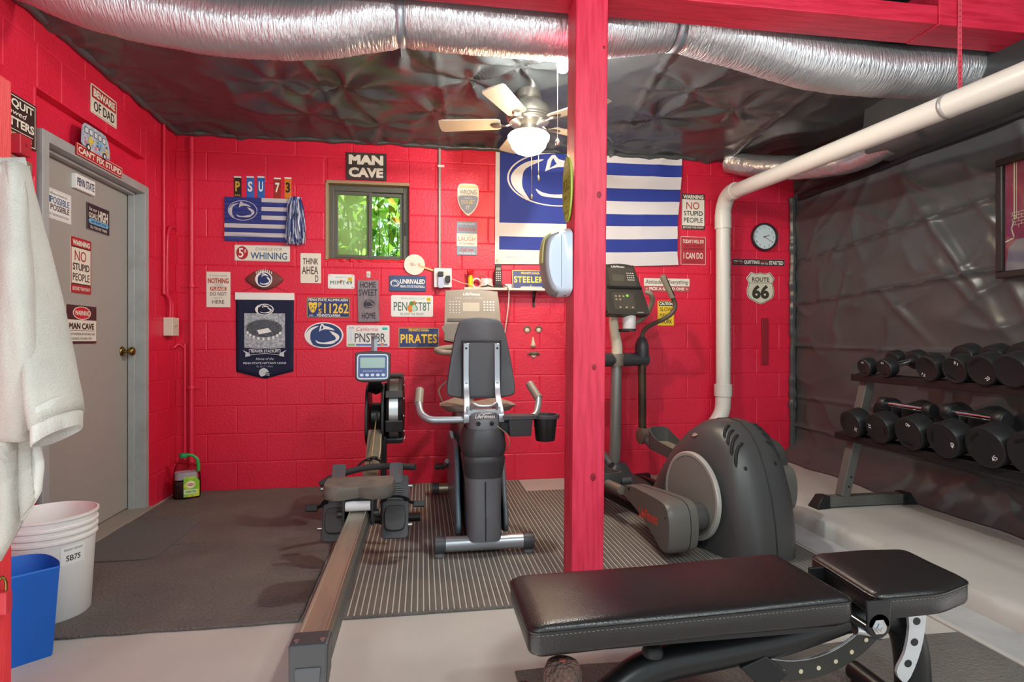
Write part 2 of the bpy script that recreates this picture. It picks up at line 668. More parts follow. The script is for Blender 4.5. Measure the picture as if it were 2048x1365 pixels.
def ceil_z(x, y):
    z = 2.60 + 0.020 * noise.noise(Vector((x * 1.7, y * 1.7, 1))) + 0.008 * noise.noise(Vector((x * 4.5, y * 3.0, 2)))
    rg = 1 - abs(noise.noise(Vector((x * 1.3 + y * .9, y * 2.1 - x * .7, 7))))
    z -= 0.022 * rg ** 5
    rg = 1 - abs(noise.noise(Vector((x * 2.9 - y * 1.6, y * 2.6 + x * 1.3, 17))))
    z -= 0.007 * rg ** 7
    for (p, amp) in TIES:
        dx, dy = x - p.x, y - p.y
        d = math.hypot(dx, dy)
        if d < .75:
            a = math.atan2(dy, dx)
            w = math.exp(-d / .20)
            z += amp * w * 0.5 + amp * 0.55 * math.exp(-((d - .16) / .16) ** 2) * sin(a * 7 + p.x * 9) * (0.6 + 0.4 * sin(a * 3 + p.y * 5))
    # gathers down onto the top of the walls
    e = min(YW - y, x - XL)
    if e < .22:
        z -= 0.035 * (1 - e / .22) + 0.022 * (1 - e / .22) * noise.noise(Vector((x * 12, y * 12, 4)))
    # seams between sheets
    for sx in (-0.62, 0.10, 1.35, 2.35):
        q = x - sx - (y - 3.5) * 0.12
        if 0 < q < .03:
            z -= 0.012
    return z


nx, ny = 250, 112
g = B()
ya, yb, xa, xb = 2.38, YW - .001, XL + .001, XR - .001
vs = []
for j in range(ny + 1):
    for i in range(nx + 1):
        x, y = xa + (xb - xa) * i / nx, ya + (yb - ya) * j / ny
        vs.append((x, y, ceil_z(x, y)))
g.add(vs, [(j * (nx + 1) + i, (j + 1) * (nx + 1) + i, (j + 1) * (nx + 1) + i + 1, j * (nx + 1) + i + 1) for j in range(ny) for i in range(nx)])
o = struct(g.obj('ceiling_sheet', BLACKPL, smooth=70))
# raw edge of the sheet rolled along the wall tops
g = B()
pts, rr = [], []
for i in range(161):
    x = XL + (XR - XL - .62) * i / 160
    pts.append((x, YW - .018 + .008 * noise.noise(Vector((x * 9, 0, 1))), 2.565 + .014 * noise.noise(Vector((x * 7, 3, 1))) - .01 * max(0, 1 - abs(x - .3) / .5)))
    rr.append(.018 + .012 * abs(noise.noise(Vector((x * 13, 7, 2)))))
g.tube(pts, rr, 8)
pts, rr = [], []
for i in range(121):
    y = 1.2 + (YW - 1.2) * i / 120
    pts.append((XL + .02 + .008 * noise.noise(Vector((y * 9, 0, 11))), y, 2.565 + .016 * noise.noise(Vector((y * 8, 3, 11)))))
    rr.append(.022 + .014 * abs(noise.noise(Vector((y * 12, 7, 12)))))
g.tube(pts, rr, 8)
struct(g.obj('ceiling_sheet_edge', BLACKPL, smooth=70))

# black sheet over the right wall, draped onto the ledge
nz_, ny_ = 200, 220


def wall_off(y, z):
    d = 0.022 + 0.010 * noise.noise(Vector((y * 2, z * 2.2, 4)))
    rg = 1 - abs(noise.noise(Vector((y * 2.6 + z * 1.6, z * 3.2 - y * .6, 9))))
    d += 0.016 * rg ** 6
    for zf, s in ((1.02, .02), (1.43, -.05), (1.80, -.08), (0.62, 0.0), (0.36, .02)):     # fold creases
        q = (z - zf - s * (y - 3.5)) / .012
        d += 0.020 * math.exp(-q * q)
    # diagonal pulls near the frame
    for y0, z0, a, L in ((2.75, 1.75, .9, .5), (2.95, 1.55, 1.0, .6), (3.2, 2.05, .6, .35), (2.6, 1.3, 1.1, .5), (4.0, 1.7, 2.2, .3), (3.1, 1.75, .95, .7), (2.9, 1.35, .8, .5), (3.6, 1.95, .5, .4), (3.9, 1.45, 1.9, .3), (3.35, 1.25, .75, .4), (4.1, 1.95, 2.5, .25), (2.75, 2.0, .5, .3)):
        u = (y - y0) * cos(a) + (z - z0) * sin(a)
        v = -(y - y0) * sin(a) + (z - z0) * cos(a)
        if abs(u) < L:
            d += 0.020 * math.exp(-(v / .028) ** 2) * (1 - abs(u) / L)
    if z < .30:
        t = (0.30 - z) / .21
        d += 0.16 * t * t * (1 + .35 * noise.noise(Vector((y * 2.5, 0, 2))))
    return d


g = B()
vs = []
for j in range(ny_ + 1):
    y = 0.4 + (YW - .012 - .4) * j / ny_
    for i in range(nz_ + 1):
        z = 0.10 + (2.60 - .10) * i / nz_
        e = 0.0
        if YW - y < .07:
            e = .035 * abs(noise.noise(Vector((z * 9, 1, 1)))) * (1 - (YW - y) / .07)
        vs.append((XR - wall_off(y, z) - e, y, z))
g.add(vs, [(j * (nz_ + 1) + i, j * (nz_ + 1) + i + 1, (j + 1) * (nz_ + 1) + i + 1, (j + 1) * (nz_ + 1) + i) for j in range(ny_) for i in range(nz_)])
struct(g.obj('wall_right_sheet', BLACKWALL, smooth=70))
# crinkled vertical hem where the sheet meets the red wall
g = B()
pts, rr = [], []
for i in range(120):
    z = .16 + (2.27 - .16) * i / 119
    pts.append((XR - .055 + .016 * noise.noise(Vector((z * 6, 0, 21))), YW - .03, z))
    rr.append(.022 + .020 * abs(noise.noise(Vector((z * 10, 7, 22)))))
g.tube(pts, rr, 7)
struct(g.obj('wall_right_sheet_hem', BLACKPL, smooth=30))
# soffit along the top of the right wall, wrapped in sheet, with its tape strip
g = B()
sec = [(2.86, 2.60), (2.845, 2.42), (2.865, 2.31), (2.95, 2.275), (3.10, 2.265), (3.12, 2.60)]
rings = []
for i in range(60):
    y = 0.4 + 3.02 * i / 59
    rings.append([(a + .012 * noise.noise(Vector((a * 5, y * 6, b * 5))), y, b + .012 * noise.noise(Vector((a * 6, y * 6, b * 4 + 9)))) for a, b in sec])
g.rings(rings)
struct(g.obj('ceiling_soffit_sheet', BLACKWALL, smooth=60))
g = B()
rings = []
for i in range(40):
    y = 0.4 + (YW - .1 - .4) * i / 39
    k = .006 * noise.noise(Vector((y * 5, 1, 1)))
    rings.append([(XR - .05 + k, y, 2.235 + k), (XR - .058 + k, y, 2.24 + k), (XR - .058 + k, y, 2.288 + k), (XR - .05 + k, y, 2.292 + k)])
g.rings(rings)
struct(g.obj('trim_1', BLKPL, smooth=0))

# ------------------------------------------------------------------ window
WG = M('window_bronze_metal', '#5c5a51', 0.45, 0.3)
GLASS = glass('clear_pane', '#f4fff4')
FROST = glass('hazy_pane', '#f2fadf', haze=.35, rough=.2)
g = B()
fy0, fy1, t = YW + .045, YW + .10, .045
g.box(WX0, fy0, WZ0, WX0 + t, fy1, WZ1)
g.box(WX1 - t, fy0, WZ0, WX1, fy1, WZ1)
g.box(WX0 + t, fy0, WZ1 - t, WX1 - t, fy1, WZ1)
g.box(WX0 + t, fy0, WZ0, WX1 - t, fy1, WZ0 + .025)
window = struct(g.obj('window_1', WG, smooth=0, bevel=.004))
xm = on_y(737, 440, YW).x
for nm, a, b, mat, yy in (('sash', WX0 + t, xm + .022, FROST, fy0 + .006), ('sash', xm - .022, WX1 - t, GLASS, fy0 + .026)):
    q = B()
    s = .026
    z0, z1 = WZ0 + .025, WZ1 - t
    q.box(a, yy, z0, a + s, yy + .018, z1)
    q.box(b - s, yy, z0, b, yy + .018, z1)
    q.box(a + s, yy, z1 - s, b - s, yy + .018, z1)
    q.box(a + s, yy, z0, b - s, yy + .018, z0 + s * .8)
    so = q.obj(nm, WG, window, smooth=0, bevel=.002)
    q = B()
    q.box(a + s, yy + .007, z0 + s * .8, b - s, yy + .011, z1 - s)
    q.obj('pane', mat, so, smooth=0)
g = B()
g.box(WX1 - t + .008, fy0 - .006, WZ0 + .20, WX1 - t + .022, fy0 + .002, WZ0 + .30)
g.obj('latch', BLKPL, window, smooth=0, bevel=.002)
# wooden liner at the head and the sealant bead on the sill
g = B()
g.box(WX0 - .004, YW - .012, WZ1 - .002, WX1 + .004, YW + .05, WZ1 + .02)
g.box(WX0 - .010, YW - .010, WZ0, WX0 + .010, YW + .05, WZ1)
g.obj('liner', M('raw_wood', '#a28a6a', 0.7, bump=('noise', 40, .2), stretch=(1, 6, 6)), window, smooth=0, bevel=.002)
g = B()
pts, rr = [], []
for i in range(60):
    x = WX0 - .01 + (WX1 - WX0 + .02) * i / 59
    pts.append((x, YW + .008, WZ0 - .004 + .008 * noise.noise(Vector((x * 25, 1, 3)))))
    rr.append(.014 + .012 * noise.noise(Vector((x * 30, 5, 3))))
g.tube(pts, rr, 8)
g.obj('sealant_bead', M('red_sealant', '#d9202c', 0.25), window, smooth=70)

# ------------------------------------------------------------------ door in its steel frame
g = B()
fx0, fx1 = XL - .14, XL + .006
cw = .05
g.box(fx0, DY0, 0, fx1, DY0 + cw, DZ1)
g.box(fx0, DY1 - cw, 0, fx1, DY1, DZ1)
g.box(fx0, DY0 + cw, DZ1 - cw, fx1, DY1 - cw, DZ1)
# stop inside the jamb
g.box(fx0 - .0, DY0 + cw, 0, XD + .035, DY0 + cw + .014, DZ1 - cw)
g.box(XD + .006, DY1 - cw - .016, 0, XD + .045, DY1 - cw, DZ1 - cw)
g.box(XD + .006, DY0 + cw, DZ1 - cw - .016, XD + .045, DY1 - cw, DZ1 - cw)
frame = struct(g.obj('door_frame', FRAMEG, smooth=0, bevel=.003))
g = B()
g.box(XD - .044, DY0 + cw + .002, .03, XD, DY1 - cw - .002, DZ1 - cw - .003)
door = struct(g.obj('door_1', DOORG, smooth=0, bevel=.002))
kp = on_x(250, 703, XD)
g = B()
mt = Matrix.Translation((XD, DY1 - .125, kp.z)) @ Matrix.Rotation(R(90), 4, 'Y')
g.lathe([(.031, 0), (.031, .004), (.024, .010), (.012, .014), (.011, .036), (.018, .040), (.026, .048), (.028, .058), (.024, .068), (.012, .073), (.0, .074)], 24, mat=mt)
g.obj('door_knob', BRASS, door, smooth=50)
g = B()
g.box(XL - .14, DY0, 0, XL + .04, DY1, .022)
struct(g.obj('door_threshold', M('worn_threshold', '#9a9388', 0.5, 0.2), smooth=0, bevel=.006))

# ------------------------------------------------------------------ beam and post
BZ = 2.535
g = B()
g.box(XL - .1, 2.35, BZ, 2.34, 2.53, BZ + .085)
g.box(2.342, 2.345, BZ - .004, XR, 2.53, BZ + .20)
tag(g.obj('beam', REDBEAM, smooth=0, bevel=.004), 'long red-stained wooden ceiling beam resting on the square post', 'beam')
pl, pr = .617, .757
P0 = 2.372
g = B()
lean = .022
vs = []
for z, dx in ((.012, 0), (BZ - .0005, lean)):
    vs += [(pl + dx, P0, z), (pr + dx, P0, z), (pr + dx, P0 + .14, z), (pl + dx, P0 + .14, z)]
g.add(vs, [(3, 2, 1, 0), (4, 5, 6, 7), (0, 1, 5, 4), (1, 2, 6, 5), (2, 3, 7, 6), (3, 0, 4, 7)])
post = thing('post', 'square red-stained wooden post in the middle of the gym', 'post', (0, 0, 0))
g.obj('timber', REDWOOD, post, smooth=0, bevel=.006)
for (px, py, r_) in ((1198, 390, .011), (1186, 955, .013), (1188, 735, .010), (1208, 95, .006)):
    c = on_y(px, py, P0)
    q = B()
    q.lathe([(r_, 0), (r_ * .7, .0012), (.001, .0015)], 14, mat=Matrix.Translation((c.x, P0 + .0002, c.z)) @ Matrix.Rotation(R(90), 4, 'X') @ Matrix.Diagonal((1, 1.4, 1, 1)))
    q.obj('knot', M('dark_red_knot', '#8d1026', 0.5), post)

# ------------------------------------------------------------------ mats
def slab(name, label, poly, z0, z1, mat, cat='mat', bevel=.003):
    g = B()
    n = len(poly)
    a = sum(poly[i][0] * poly[(i + 1) % n][1] - poly[(i + 1) % n][0] * poly[i][1] for i in range(n))
    if a < 0:
        poly = poly[::-1]
    g.add([(x, y, z0) for x, y in poly] + [(x, y, z1) for x, y in poly], [tuple(reversed(range(n))), tuple(range(n, 2 * n))] + [(i, (i + 1) % n, n + (i + 1) % n, n + i) for i in range(n)])
    return tag(g.obj(name, mat, smooth=0, bevel=bevel, seg=1), label, cat)


def rp(x0, y0, x1, y1, j=0.004, n=14):
    out = []
    for (a, b, c, d) in ((x0, y0, x1, y0), (x1, y0, x1, y1), (x1, y1, x0, y1), (x0, y1, x0, y0)):
        for k in range(n):
            t = k / n
            out.append((a + (c - a) * t + random.uniform(-j, j), b + (d - b) * t + random.uniform(-j, j)))
    return out


slab('rubber_mat', 'black pebbled rubber floor mat with the white bucket on its front corner', rp(-1.70, 2.335, -.462, 3.302), 0, .011, MATRUB)
slab('rubber_mat', 'black pebbled rubber floor mat against the back wall beside the plastic jug', rp(-1.70, 3.308, -.462, 4.455), 0, .011, MATRUB)
slab('rubber_mat', 'black pebbled rubber floor mat beneath the weight bench', rp(.30, -.6, 1.955, 1.875), 0, .010, MATRUB)
slab('doormat', 'small grey carpet doormat with rounded corners in front of the door', [(p[0] - 1.495, p[1] + 3.415) for p in rrect(.41, .65, .07, 6)], .0112, .017, CARPET, bevel=.001)


def ribbed(label, x0, y0, x1, y1):
    root = thing('ribbed_mat', label, 'mat', ((x0 + x1) / 2, (y0 + y1) / 2, 0))
    w, d = x1 - x0, y1 - y0
    q = B()
    q.box(-w / 2, -d / 2, 0, w / 2, d / 2, .0085)
    q.obj('backing', RIBGAP, root, smooth=0)
    q = B()
    n = round(w / .0246)
    p = w / n
    for k in range(n):
        a = -w / 2 + (k + .08) * p
        b = a + p * .80
        jo = random.uniform(-.003, .003)
        q.add([(a, -d / 2 - .004 + jo, .008), (b, -d / 2 - .004 + jo, .008), (b, d / 2 + .002, .008), (a, d / 2 + .002, .008), (a + .002, -d / 2 - .003 + jo, .0118), (b - .002, -d / 2 - .003 + jo, .0118), (b - .002, d / 2, .0118), (a + .002, d / 2, .0118)],
              [(4, 5, 6, 7), (0, 1, 5, 4), (1, 2, 6, 5), (2, 3, 7, 6), (3, 0, 4, 7)])
    o = q.obj('ribs', RIBTOP, root, smooth=0)
    o['kind'] = 'stuff'
    q = B()
    q.box(-w / 2, -d / 2 - .014, 0, w / 2, -d / 2 - .002, .0105)
    q.obj('front_edge', MATRUB, root, smooth=0, bevel=.002)


ribbed('ribbed black rubber runner beneath the rowing machine and recumbent bike', -.455, 2.345, .742, 4.43)
ribbed('ribbed black rubber mat beneath the elliptical trainer', .744, 2.345, 1.955, 4.10)

# ------------------------------------------------------------------ flexible foil ducts
def duct(name, label, path, rad, seg=28, n=10, mat=FOIL, pinch=()):
    pts = spline(path, n)
    out, rs = [], []
    for i, p in enumerate(pts):
        r = rad * (1 + .008 * ((i % 2) * 2 - 1) + .05 * noise.noise(Vector((p.x * 5, p.y * 5, 1))))
        for q, w, d in pinch:
            r *= 1 - d * math.exp(-((p.x - q) / w) ** 2)
        rs.append(r)
    g = B()
    g.tube(pts, rs, seg)
    root = thing(name, label, 'duct', path[0])
    o = g.obj('foil_jacket', mat, root, smooth=60)
    o.location = [-c for c in path[0]]
    # crumple the jacket
    for v in o.data.vertices:
        c = v.co
        k = .004 * noise.noise(c * 9) + .002 * noise.noise(Vector((c.x * 60, c.y * 20, c.z * 20)))
        v.co = c + v.normal * k
    return root


DY = 2.70
prof = [(-1.72, 2.52), (-1.60, 2.49), (-1.34, 2.392), (-1.05, 2.345), (-.78, 2.322), (-.45, 2.345), (-.095, 2.421), (.25, 2.415), (.6, 2.415), (.95, 2.455), (1.224, 2.500), (1.5, 2.46), (1.9, 2.38), (2.317, 2.352), (2.7, 2.37), (3.05, 2.40)]
root = duct('foil_duct', 'large sagging silver foil flexible duct running behind the red beam', [(x, DY, z + .128) for x, z in prof], .128, 32, 18, pinch=((-.095, .03, .14), (1.224, .035, .16)))
off = Vector((prof[0][0], DY, prof[0][1] + .128))
for px, z0 in ((-.095, 2.545), (1.224, 2.62)):
    q = B()
    q.tube([Vector((px, DY + .122 * cos(a) * 1.0, z0 + .122 * sin(a))) - off for a in [R(-200 + 220 * k / 20) for k in range(21)]], .004, 6)
    k0 = [Vector((px + sx, DY + .119 * cos(a), z0 + .119 * sin(a))) - off for a in [R(-200 + 220 * k / 20) for k in range(21)] for sx in (-.022, .022)]
    q = B()
    q.add(k0, [(2 * k, 2 * k + 1, 2 * k + 3, 2 * k + 2) for k in range(20)])
    o = q.obj('hanging_strap', SILVER, root, smooth=60)
    md = o.modifiers.new('s', 'SOLIDIFY')
    md.thickness = .003
root2 = duct('foil_duct', 'short silver foil flexible duct in the ceiling corner above the clock', [(2.46, 4.42, 2.535), (2.60, 4.24, 2.455), (2.79, 3.96, 2.37), (2.93, 3.66, 2.335), (2.955, 3.44, 2.345), (2.96, 3.30, 2.36)], .088, 24, 14, mat=FOIL2)
# ================================================================== things on the back wall
GL = 'cut licence plate letters above the wooden flag'
for rect, ch, bg, fg, lab in (((468, 353, 483, 395), 'P', M('plate_black', '#2a2320', .45), M('plate_gold', '#c9a93a', .45), 'narrow black cut licence plate with a gold letter P'),
                              ((493, 353, 508, 396), 'S', BLUE, WHITE, 'narrow blue cut licence plate with a white letter S'),
                              ((515, 353, 529, 396), 'U', M('plate_blue', '#1f66b8', .45), WHITE, 'narrow blue cut licence plate with a white letter U'),
                              ((548, 356, 562, 397), '7', M('plate_maroon', '#9a2b22', .5), WHITE, 'narrow maroon cut licence plate with a white number 7'),
                              ((569, 355, 583, 398), '3', M('plate_orange', '#d3791d', .5), BLACK, 'narrow orange cut licence plate with a black number 3')):
    r, w, h, T, P, E = sign('plate_letter', lab, 'sign', rect, mat=bg, th=.002, rad=.001, group=GL)
    T(ch, .5, .52, .62, .48, fg, .03)
    P(0, .93, 1, 1, WHITE, 'plate_rim')
    if ch == 'P':
        T('A.R.K.', .5, .1, .8, .10, fg, .01)

# wooden flag made of boards
FLB = M('blue_stained_board', '#27327c', .6, bump=('noise', 18, .3), var=(14, '#4a5594', .55, .75), stretch=(.3, 1, 5))
FLW = M('whitewashed_board', '#c3bcc0', .65, bump=('noise', 18, .3), var=(14, '#8b88a4', .55, .8), stretch=(.3, 1, 5))
c, w, h, rz = place((450, 397, 586, 484), BACK)
r = thing('wooden_flag', 'blue and white striped wooden board flag with a lion head oval', 'wall decoration', c)
nb = 10
for k in range(nb):
    z1 = h / 2 - k * h / nb
    z0 = z1 - h / nb + .0015
    white = k in (0, 2, 4)
    q = B()
    if k < 6:
        q.box(-w / 2, -.014, z0, -w / 2 + .54 * w, 0, z1, 0)
        q.box(-w / 2 + .54 * w, -.014, z0, w / 2, 0, z1, 1 if white else 0)
    else:
        white = k in (6, 8)
        q.box(-w / 2, -.014, z0, w / 2, 0, z1, 1 if white else 0)
    q.obj('board', [FLB, FLW], r, smooth=0)
emblem(r, -w / 2 + .265 * w, h / 2 - .30 * h, .215 * w, .23 * h, None, FLW, y=-.0152, name='lion_oval')

# pom-pom of ribbon strands
c, w, h, rz = place((574, 396, 611, 492), BACK)
r = thing('pompom', 'blue and white ribbon pom-pom hanging beside the wooden flag', 'pom-pom', c)
for nm, mat, sd in (('white_strands', M('white_ribbon', '#e3e5ee', .35), 1), ('blue_strands', M('blue_ribbon', '#31407f', .35), 2)):
    q = B()
    rn = random.Random(sd)
    for k in range(230):
        a = rn.uniform(0, 2 * pi)
        sp = rn.uniform(.15, 1)
        tx = w * .56 * sp * cos(a)
        ty = -.03 + .030 * sp * sin(a)
        L = rn.uniform(.72, 1.0)
        pts = [Vector((tx * .55, -.03 + (ty + .03) * .25, h / 2 - rn.uniform(0, .02)))]
        for s in (.25, .5, .75, 1):
            e = .55 + .45 * s ** .6
            pts.append(Vector((tx * e + rn.uniform(-.006, .006), -.03 + (ty + .03) * e + rn.uniform(-.004, .004), h / 2 - h * L * s)))
        wd = rn.uniform(.0022, .0040)
        tw = rn.uniform(0, pi)
        vs = []
        for i, p in enumerate(pts):
            d = Vector((cos(tw + i * .5), sin(tw + i * .5), 0)) * wd
            vs += [p - d, p + d]
        q.add(vs, [(2 * i, 2 * i + 1, 2 * i + 3, 2 * i + 2) for i in range(len(pts) - 1)])
    o = q.obj(nm, mat, r, smooth=0)
    o['kind'] = 'stuff'
q = B()
q.lathe([(.012, -.02), (.016, 0), (.010, .012), (.001, .014)], 14, mat=Matrix.Translation((0, -.03, h / 2 - .01)))
q.obj('binding', M('blue_ribbon'), r)

r, w, h, T, P, E = sign('whining_sign', 'long white sign reading 5 cent charge for whining', 'sign', (469, 491, 580, 523), mat=CREAM, rad=.008, border=GREY, bw=.002, bin_=.003)
E(.14, .5, .105, .41, SREDM)
T('5', .12, .5, .085, .58, WHITE, .015, lift=.0016)
T('¢', .195, .62, .035, .30, WHITE, .01, lift=.0016)
T('CHARGE FOR', .62, .76, .48, .19, GREY, .0, .2)
T('WHINING', .62, .34, .66, .44, M('steel_blue_print', '#2e5f8a', .5), .012)

r, w, h, T, P, E = sign('nothing_sign', 'cream sign reading nothing to do please do not do it here', 'sign', (413, 544, 461, 615), mat=CREAM, rad=.002)
T('IF YOU HAVE', .5, .89, .72, .05, GREY, .0)
T('NOTHING', .5, .745, .86, .15, M('brick_red_print', '#b5483c', .5), .035)
T('TO DO', .5, .63, .34, .055, GREY, .005)
P(.16, .47, .84, .575, M('brick_red_print'), 'banner', rad=.006)
T('PLEASE', .5, .523, .60, .075, CREAM, .025)
T('DO NOT', .5, .375, .68, .10, M('taupe_print', '#6b625a', .5), .012)
T('DO IT', .5, .26, .32, .045, GREY, .0)
T('HERE', .5, .15, .50, .10, M('taupe_print'), .012)

# football plaque
c, w, h, rz = place((491, 538, 567, 581), BACK)
r = thing('football_plaque', 'brown football shaped plaque with a lion head oval', 'wall decoration', c)
LEA = M('football_leather', '#7d4038', .5, bump=('voro', 160, .2), var=(6, '#5a2b27', .4, .8))
q = B()
top = [(-1, 0), (-.72, .5), (-.38, .84), (0, .96), (.38, .84), (.72, .5), (1, 0), (.72, -.52), (.38, -.86), (0, -.98), (-.38, -.86), (-.72, -.52)]
pl_ = spl2(top, 4)
rings = [[(x * s * w / 2, -d, z * s * h / 2) for x, z in pl_] for s, d in ((1, 0), (1, .006), (.92, .012), (.7, .018), (.4, .021), (.08, .022))]
q.rings([list(reversed(t)) for t in rings])
q.obj('ball', LEA, r, smooth=60)
q = B()
for k in range(9):
    x = (-.40 + k * .1) * w / 2
    q.box(x - .0025, -.022, h / 2 * (.70 - .2 * ((k - 4) / 4) ** 2), x + .0025, -.014, h / 2 * (.92 - .2 * ((k - 4) / 4) ** 2))
q.obj('laces', CREAM, r, smooth=0)
emblem(r, 0, .0, w * .225, h * .37, NAVY, WHITE, y=-.0225, ring=.9, outer=WHITE)

r, w, h, T, P, E = sign('think_ahead_sign', 'white upright sign reading think ahead in brown letters', 'sign', (601, 507, 642, 567), mat=CREAM, rad=.006)
TB = M('umber_print', '#54382f', .5)
T('THINK', .5, .73, .76, .21, TB, .012)
T('AHEA', .47, .43, .80, .26, TB, .012)
T('D', .80, .155, .15, .22, TB, .012)

r, w, h, T, P, E = sign('cave_sign', 'black sign reading man cave in big white letters above the window', 'sign', (693, 307, 773, 361), mat=M('sign_black', '#3a3434', .6, bump=('noise', 40, .2)), rad=.001, th=.012)
T('MAN', .49, .735, .86, .36, CREAM, .055)
T('CAVE', .49, .27, .86, .36, CREAM, .055)

# stadium banner
c, w, h, rz = place((472, 586, 588, 758), BACK)
r = thing('banner', 'navy pennant banner with a stadium picture and pointed bottom', 'banner', c)
q = B()
n = 16
vs = []
ff = lambda u, v: -.006 - .004 * sin(u * 7) * (1 - v) - .003 * noise.noise(Vector((u * 3, v * 4, 1)))
for j in range(n + 1):
    for i in range(n + 1):
        u, v = i / n, j / n
        bot = -h / 2 + (.085 * h) * abs(u - .5) * 2
        vs.append(((u - .5) * w * (1 - .015 * (1 - v)), ff(u, v), bot + (h / 2 - .03 * h - bot) * v))
q.add(vs, [(j * (n + 1) + i, j * (n + 1) + i + 1, (j + 1) * (n + 1) + i + 1, (j + 1) * (n + 1) + i) for j in range(n) for i in range(n)])
o = q.obj('cloth', DNAVY, r, smooth=60)
md = o.modifiers.new('s', 'SOLIDIFY')
md.thickness = .002
q = B()
q.box(-w / 2 - .004, -.012, h / 2 - .085 * h, w / 2 + .004, -.002, h / 2)
q.obj('header_band', WHITE, r, smooth=0, bevel=.003)
q = B()
q.tube([(-w * .46, -.004, h / 2 - .005), (-.004, -.004, h / 2 + .075), (0, -.004, h / 2 + .077), (.004, -.004, h / 2 + .075), (w * .46, -.004, h / 2 - .005)], .0012, 5)
q.obj('hanging_cord', M('red_cord', '#8c1020', .6), r)
PH1, PH2, PH3 = M('photo_light', '#b9bcc2', .6, var=(60, '#8f939b', .4, .6)), M('photo_dark', '#3c4048', .6, var=(80, '#5d626b', .4, .6)), M('photo_mid', '#777b83', .6, var=(70, '#a3a6ad', .4, .6))
q = B()
q.flat(rrect(.70 * w, .40 * h, 0, cz=.06 * h), -.0125)
q.obj('picture', PH1, r, smooth=0)
q = B()
q.flat(ell(-.01 * w, .075 * h, .33 * w, .125 * h), -.0131, 1)
q.flat(ell(-.01 * w, .085 * h, .31 * w, .10 * h), -.0135, 0)
q.flat([(-.13 * w, .065 * h), (.06 * w, .09 * h), (.12 * w, .045 * h), (-.10 * w, .015 * h)], -.0139, 2)
for k in range(9):
    a = R(200 + k * 17)
    q.flat(rrect(.035 * w, .03 * h, 0, cx=-.01 * w + .30 * w * cos(a), cz=.075 * h + .112 * h * sin(a)), -.0142, 2)
q.obj('stadium_print', [PH2, PH3, WHITE], r, smooth=0)
emblem(r, -.005 * w, .305 * h, .16 * w, .065 * h, DNAVY, WHITE, y=-.0145, ring=.93, outer=WHITE)
q = B()
rb = lambda s, z0, z1: [(-.27 * w * s, z0), (0, z0 + .016 * h), (.27 * w * s, z0), (.27 * w * s, z1), (0, z1 + .016 * h), (-.27 * w * s, z1)]
for sg in (-1, 1):
    q.flat([(sg * .25 * w, -.205 * h), (sg * .38 * w, -.165 * h), (sg * .33 * w, -.20 * h), (sg * .335 * w, -.245 * h), (sg * .25 * w, -.235 * h)], -.0128, 1)
q.flat(rb(1, -.225 * h, -.155 * h), -.0134, 1)
q.flat(rb(.96, -.218 * h, -.162 * h), -.0138, 0)
q.obj('ribbon', [DNAVY, M('banner_grey', '#c8cad0', .6)], r, smooth=0)
BG_ = M('banner_grey')
text(r, 'BEAVER STADIUM', 0, -.178 * h, .47 * w, .035 * h, BG_, -.0145, .03)
text(r, 'Home of the', 0, -.268 * h, .31 * w, .032 * h, BG_, -.0135, 0, .35)
text(r, 'PENN STATE NITTANY LIONS', 0, -.318 * h, .74 * w, .024 * h, BG_, -.0135, .02)
text(r, 'BUILT 1960', 0, -.357 * h, .28 * w, .020 * h, M('banner_dim', '#8b8ea0', .6), -.0135, .01)
q = B()
hx, hz, hs = -.01 * w, -.43 * h, .09 * w
q.flat([(hx + hs * a, hz + hs * b) for a, b in spl2([(-.95, -.2), (-.85, .55), (-.2, .95), (.5, .75), (.85, .15), (.25, .05), (.2, -.45), (-.2, -.65), (-.6, -.7)], 3)], -.0135, 0)
for dz in (-.35, -.65):
    q.flat([(hx + hs * a, hz + hs * b) for a, b in ((.2, dz + .28), (.95, dz + .2), (1.0, dz), (.9, dz), (.85, dz + .1), (.2, dz + .17))], -.0135, 0)
q.flat([(hx + .9 * hs, hz - .65 * hs), (hx + 1.0 * hs, hz - .65 * hs), (hx + .98 * hs, hz), (hx + .9 * hs, hz)], -.0135, 0)
q.obj('helmet_print', BG_, r, smooth=0)

# licence plates
PLW = M('plate_white', '#e6e8e6', .4, coat=.2)


def bolts(r, w, h, th=.003, n=4):
    q = B()
    for sx in (-1, 1):
        for sz in ((-1, 1) if n == 4 else (1,)):
            q.lathe([(.004, 0), (.0035, .0012), (.001, .0015)], 8, mat=Matrix.Translation((sx * w * .42, -th, sz * h * .40)) @ Matrix.Rotation(R(90), 4, 'X'))
    q.obj('bolt_holes', GREY, r)


r, w, h, T, P, E = sign('licence_plate', 'small white licence plate with green letters and a yellow sticker under the window', 'licence plate', (656, 549, 709, 578), mat=PLW, rad=.012, th=.002)
PG = M('plate_green', '#3f6a5e', .5)
T('MYFLORIDA.COM', .48, .80, .42, .07, M('plate_pale_green', '#86b3a2', .5), .0)
E(.49, .52, .055, .10, M('orange_fruit_print', '#d9862f', .5))
T('MIMT49', .5, .42, .82, .26, PG, .01, space=1.15)
P(.75, .54, .91, .80, YEL, 'sticker')
T('43', .83, .67, .1, .12, M('sticker_ink', '#8a7a20', .5), .01, lift=.0016)
bolts(r, w, h, .002)

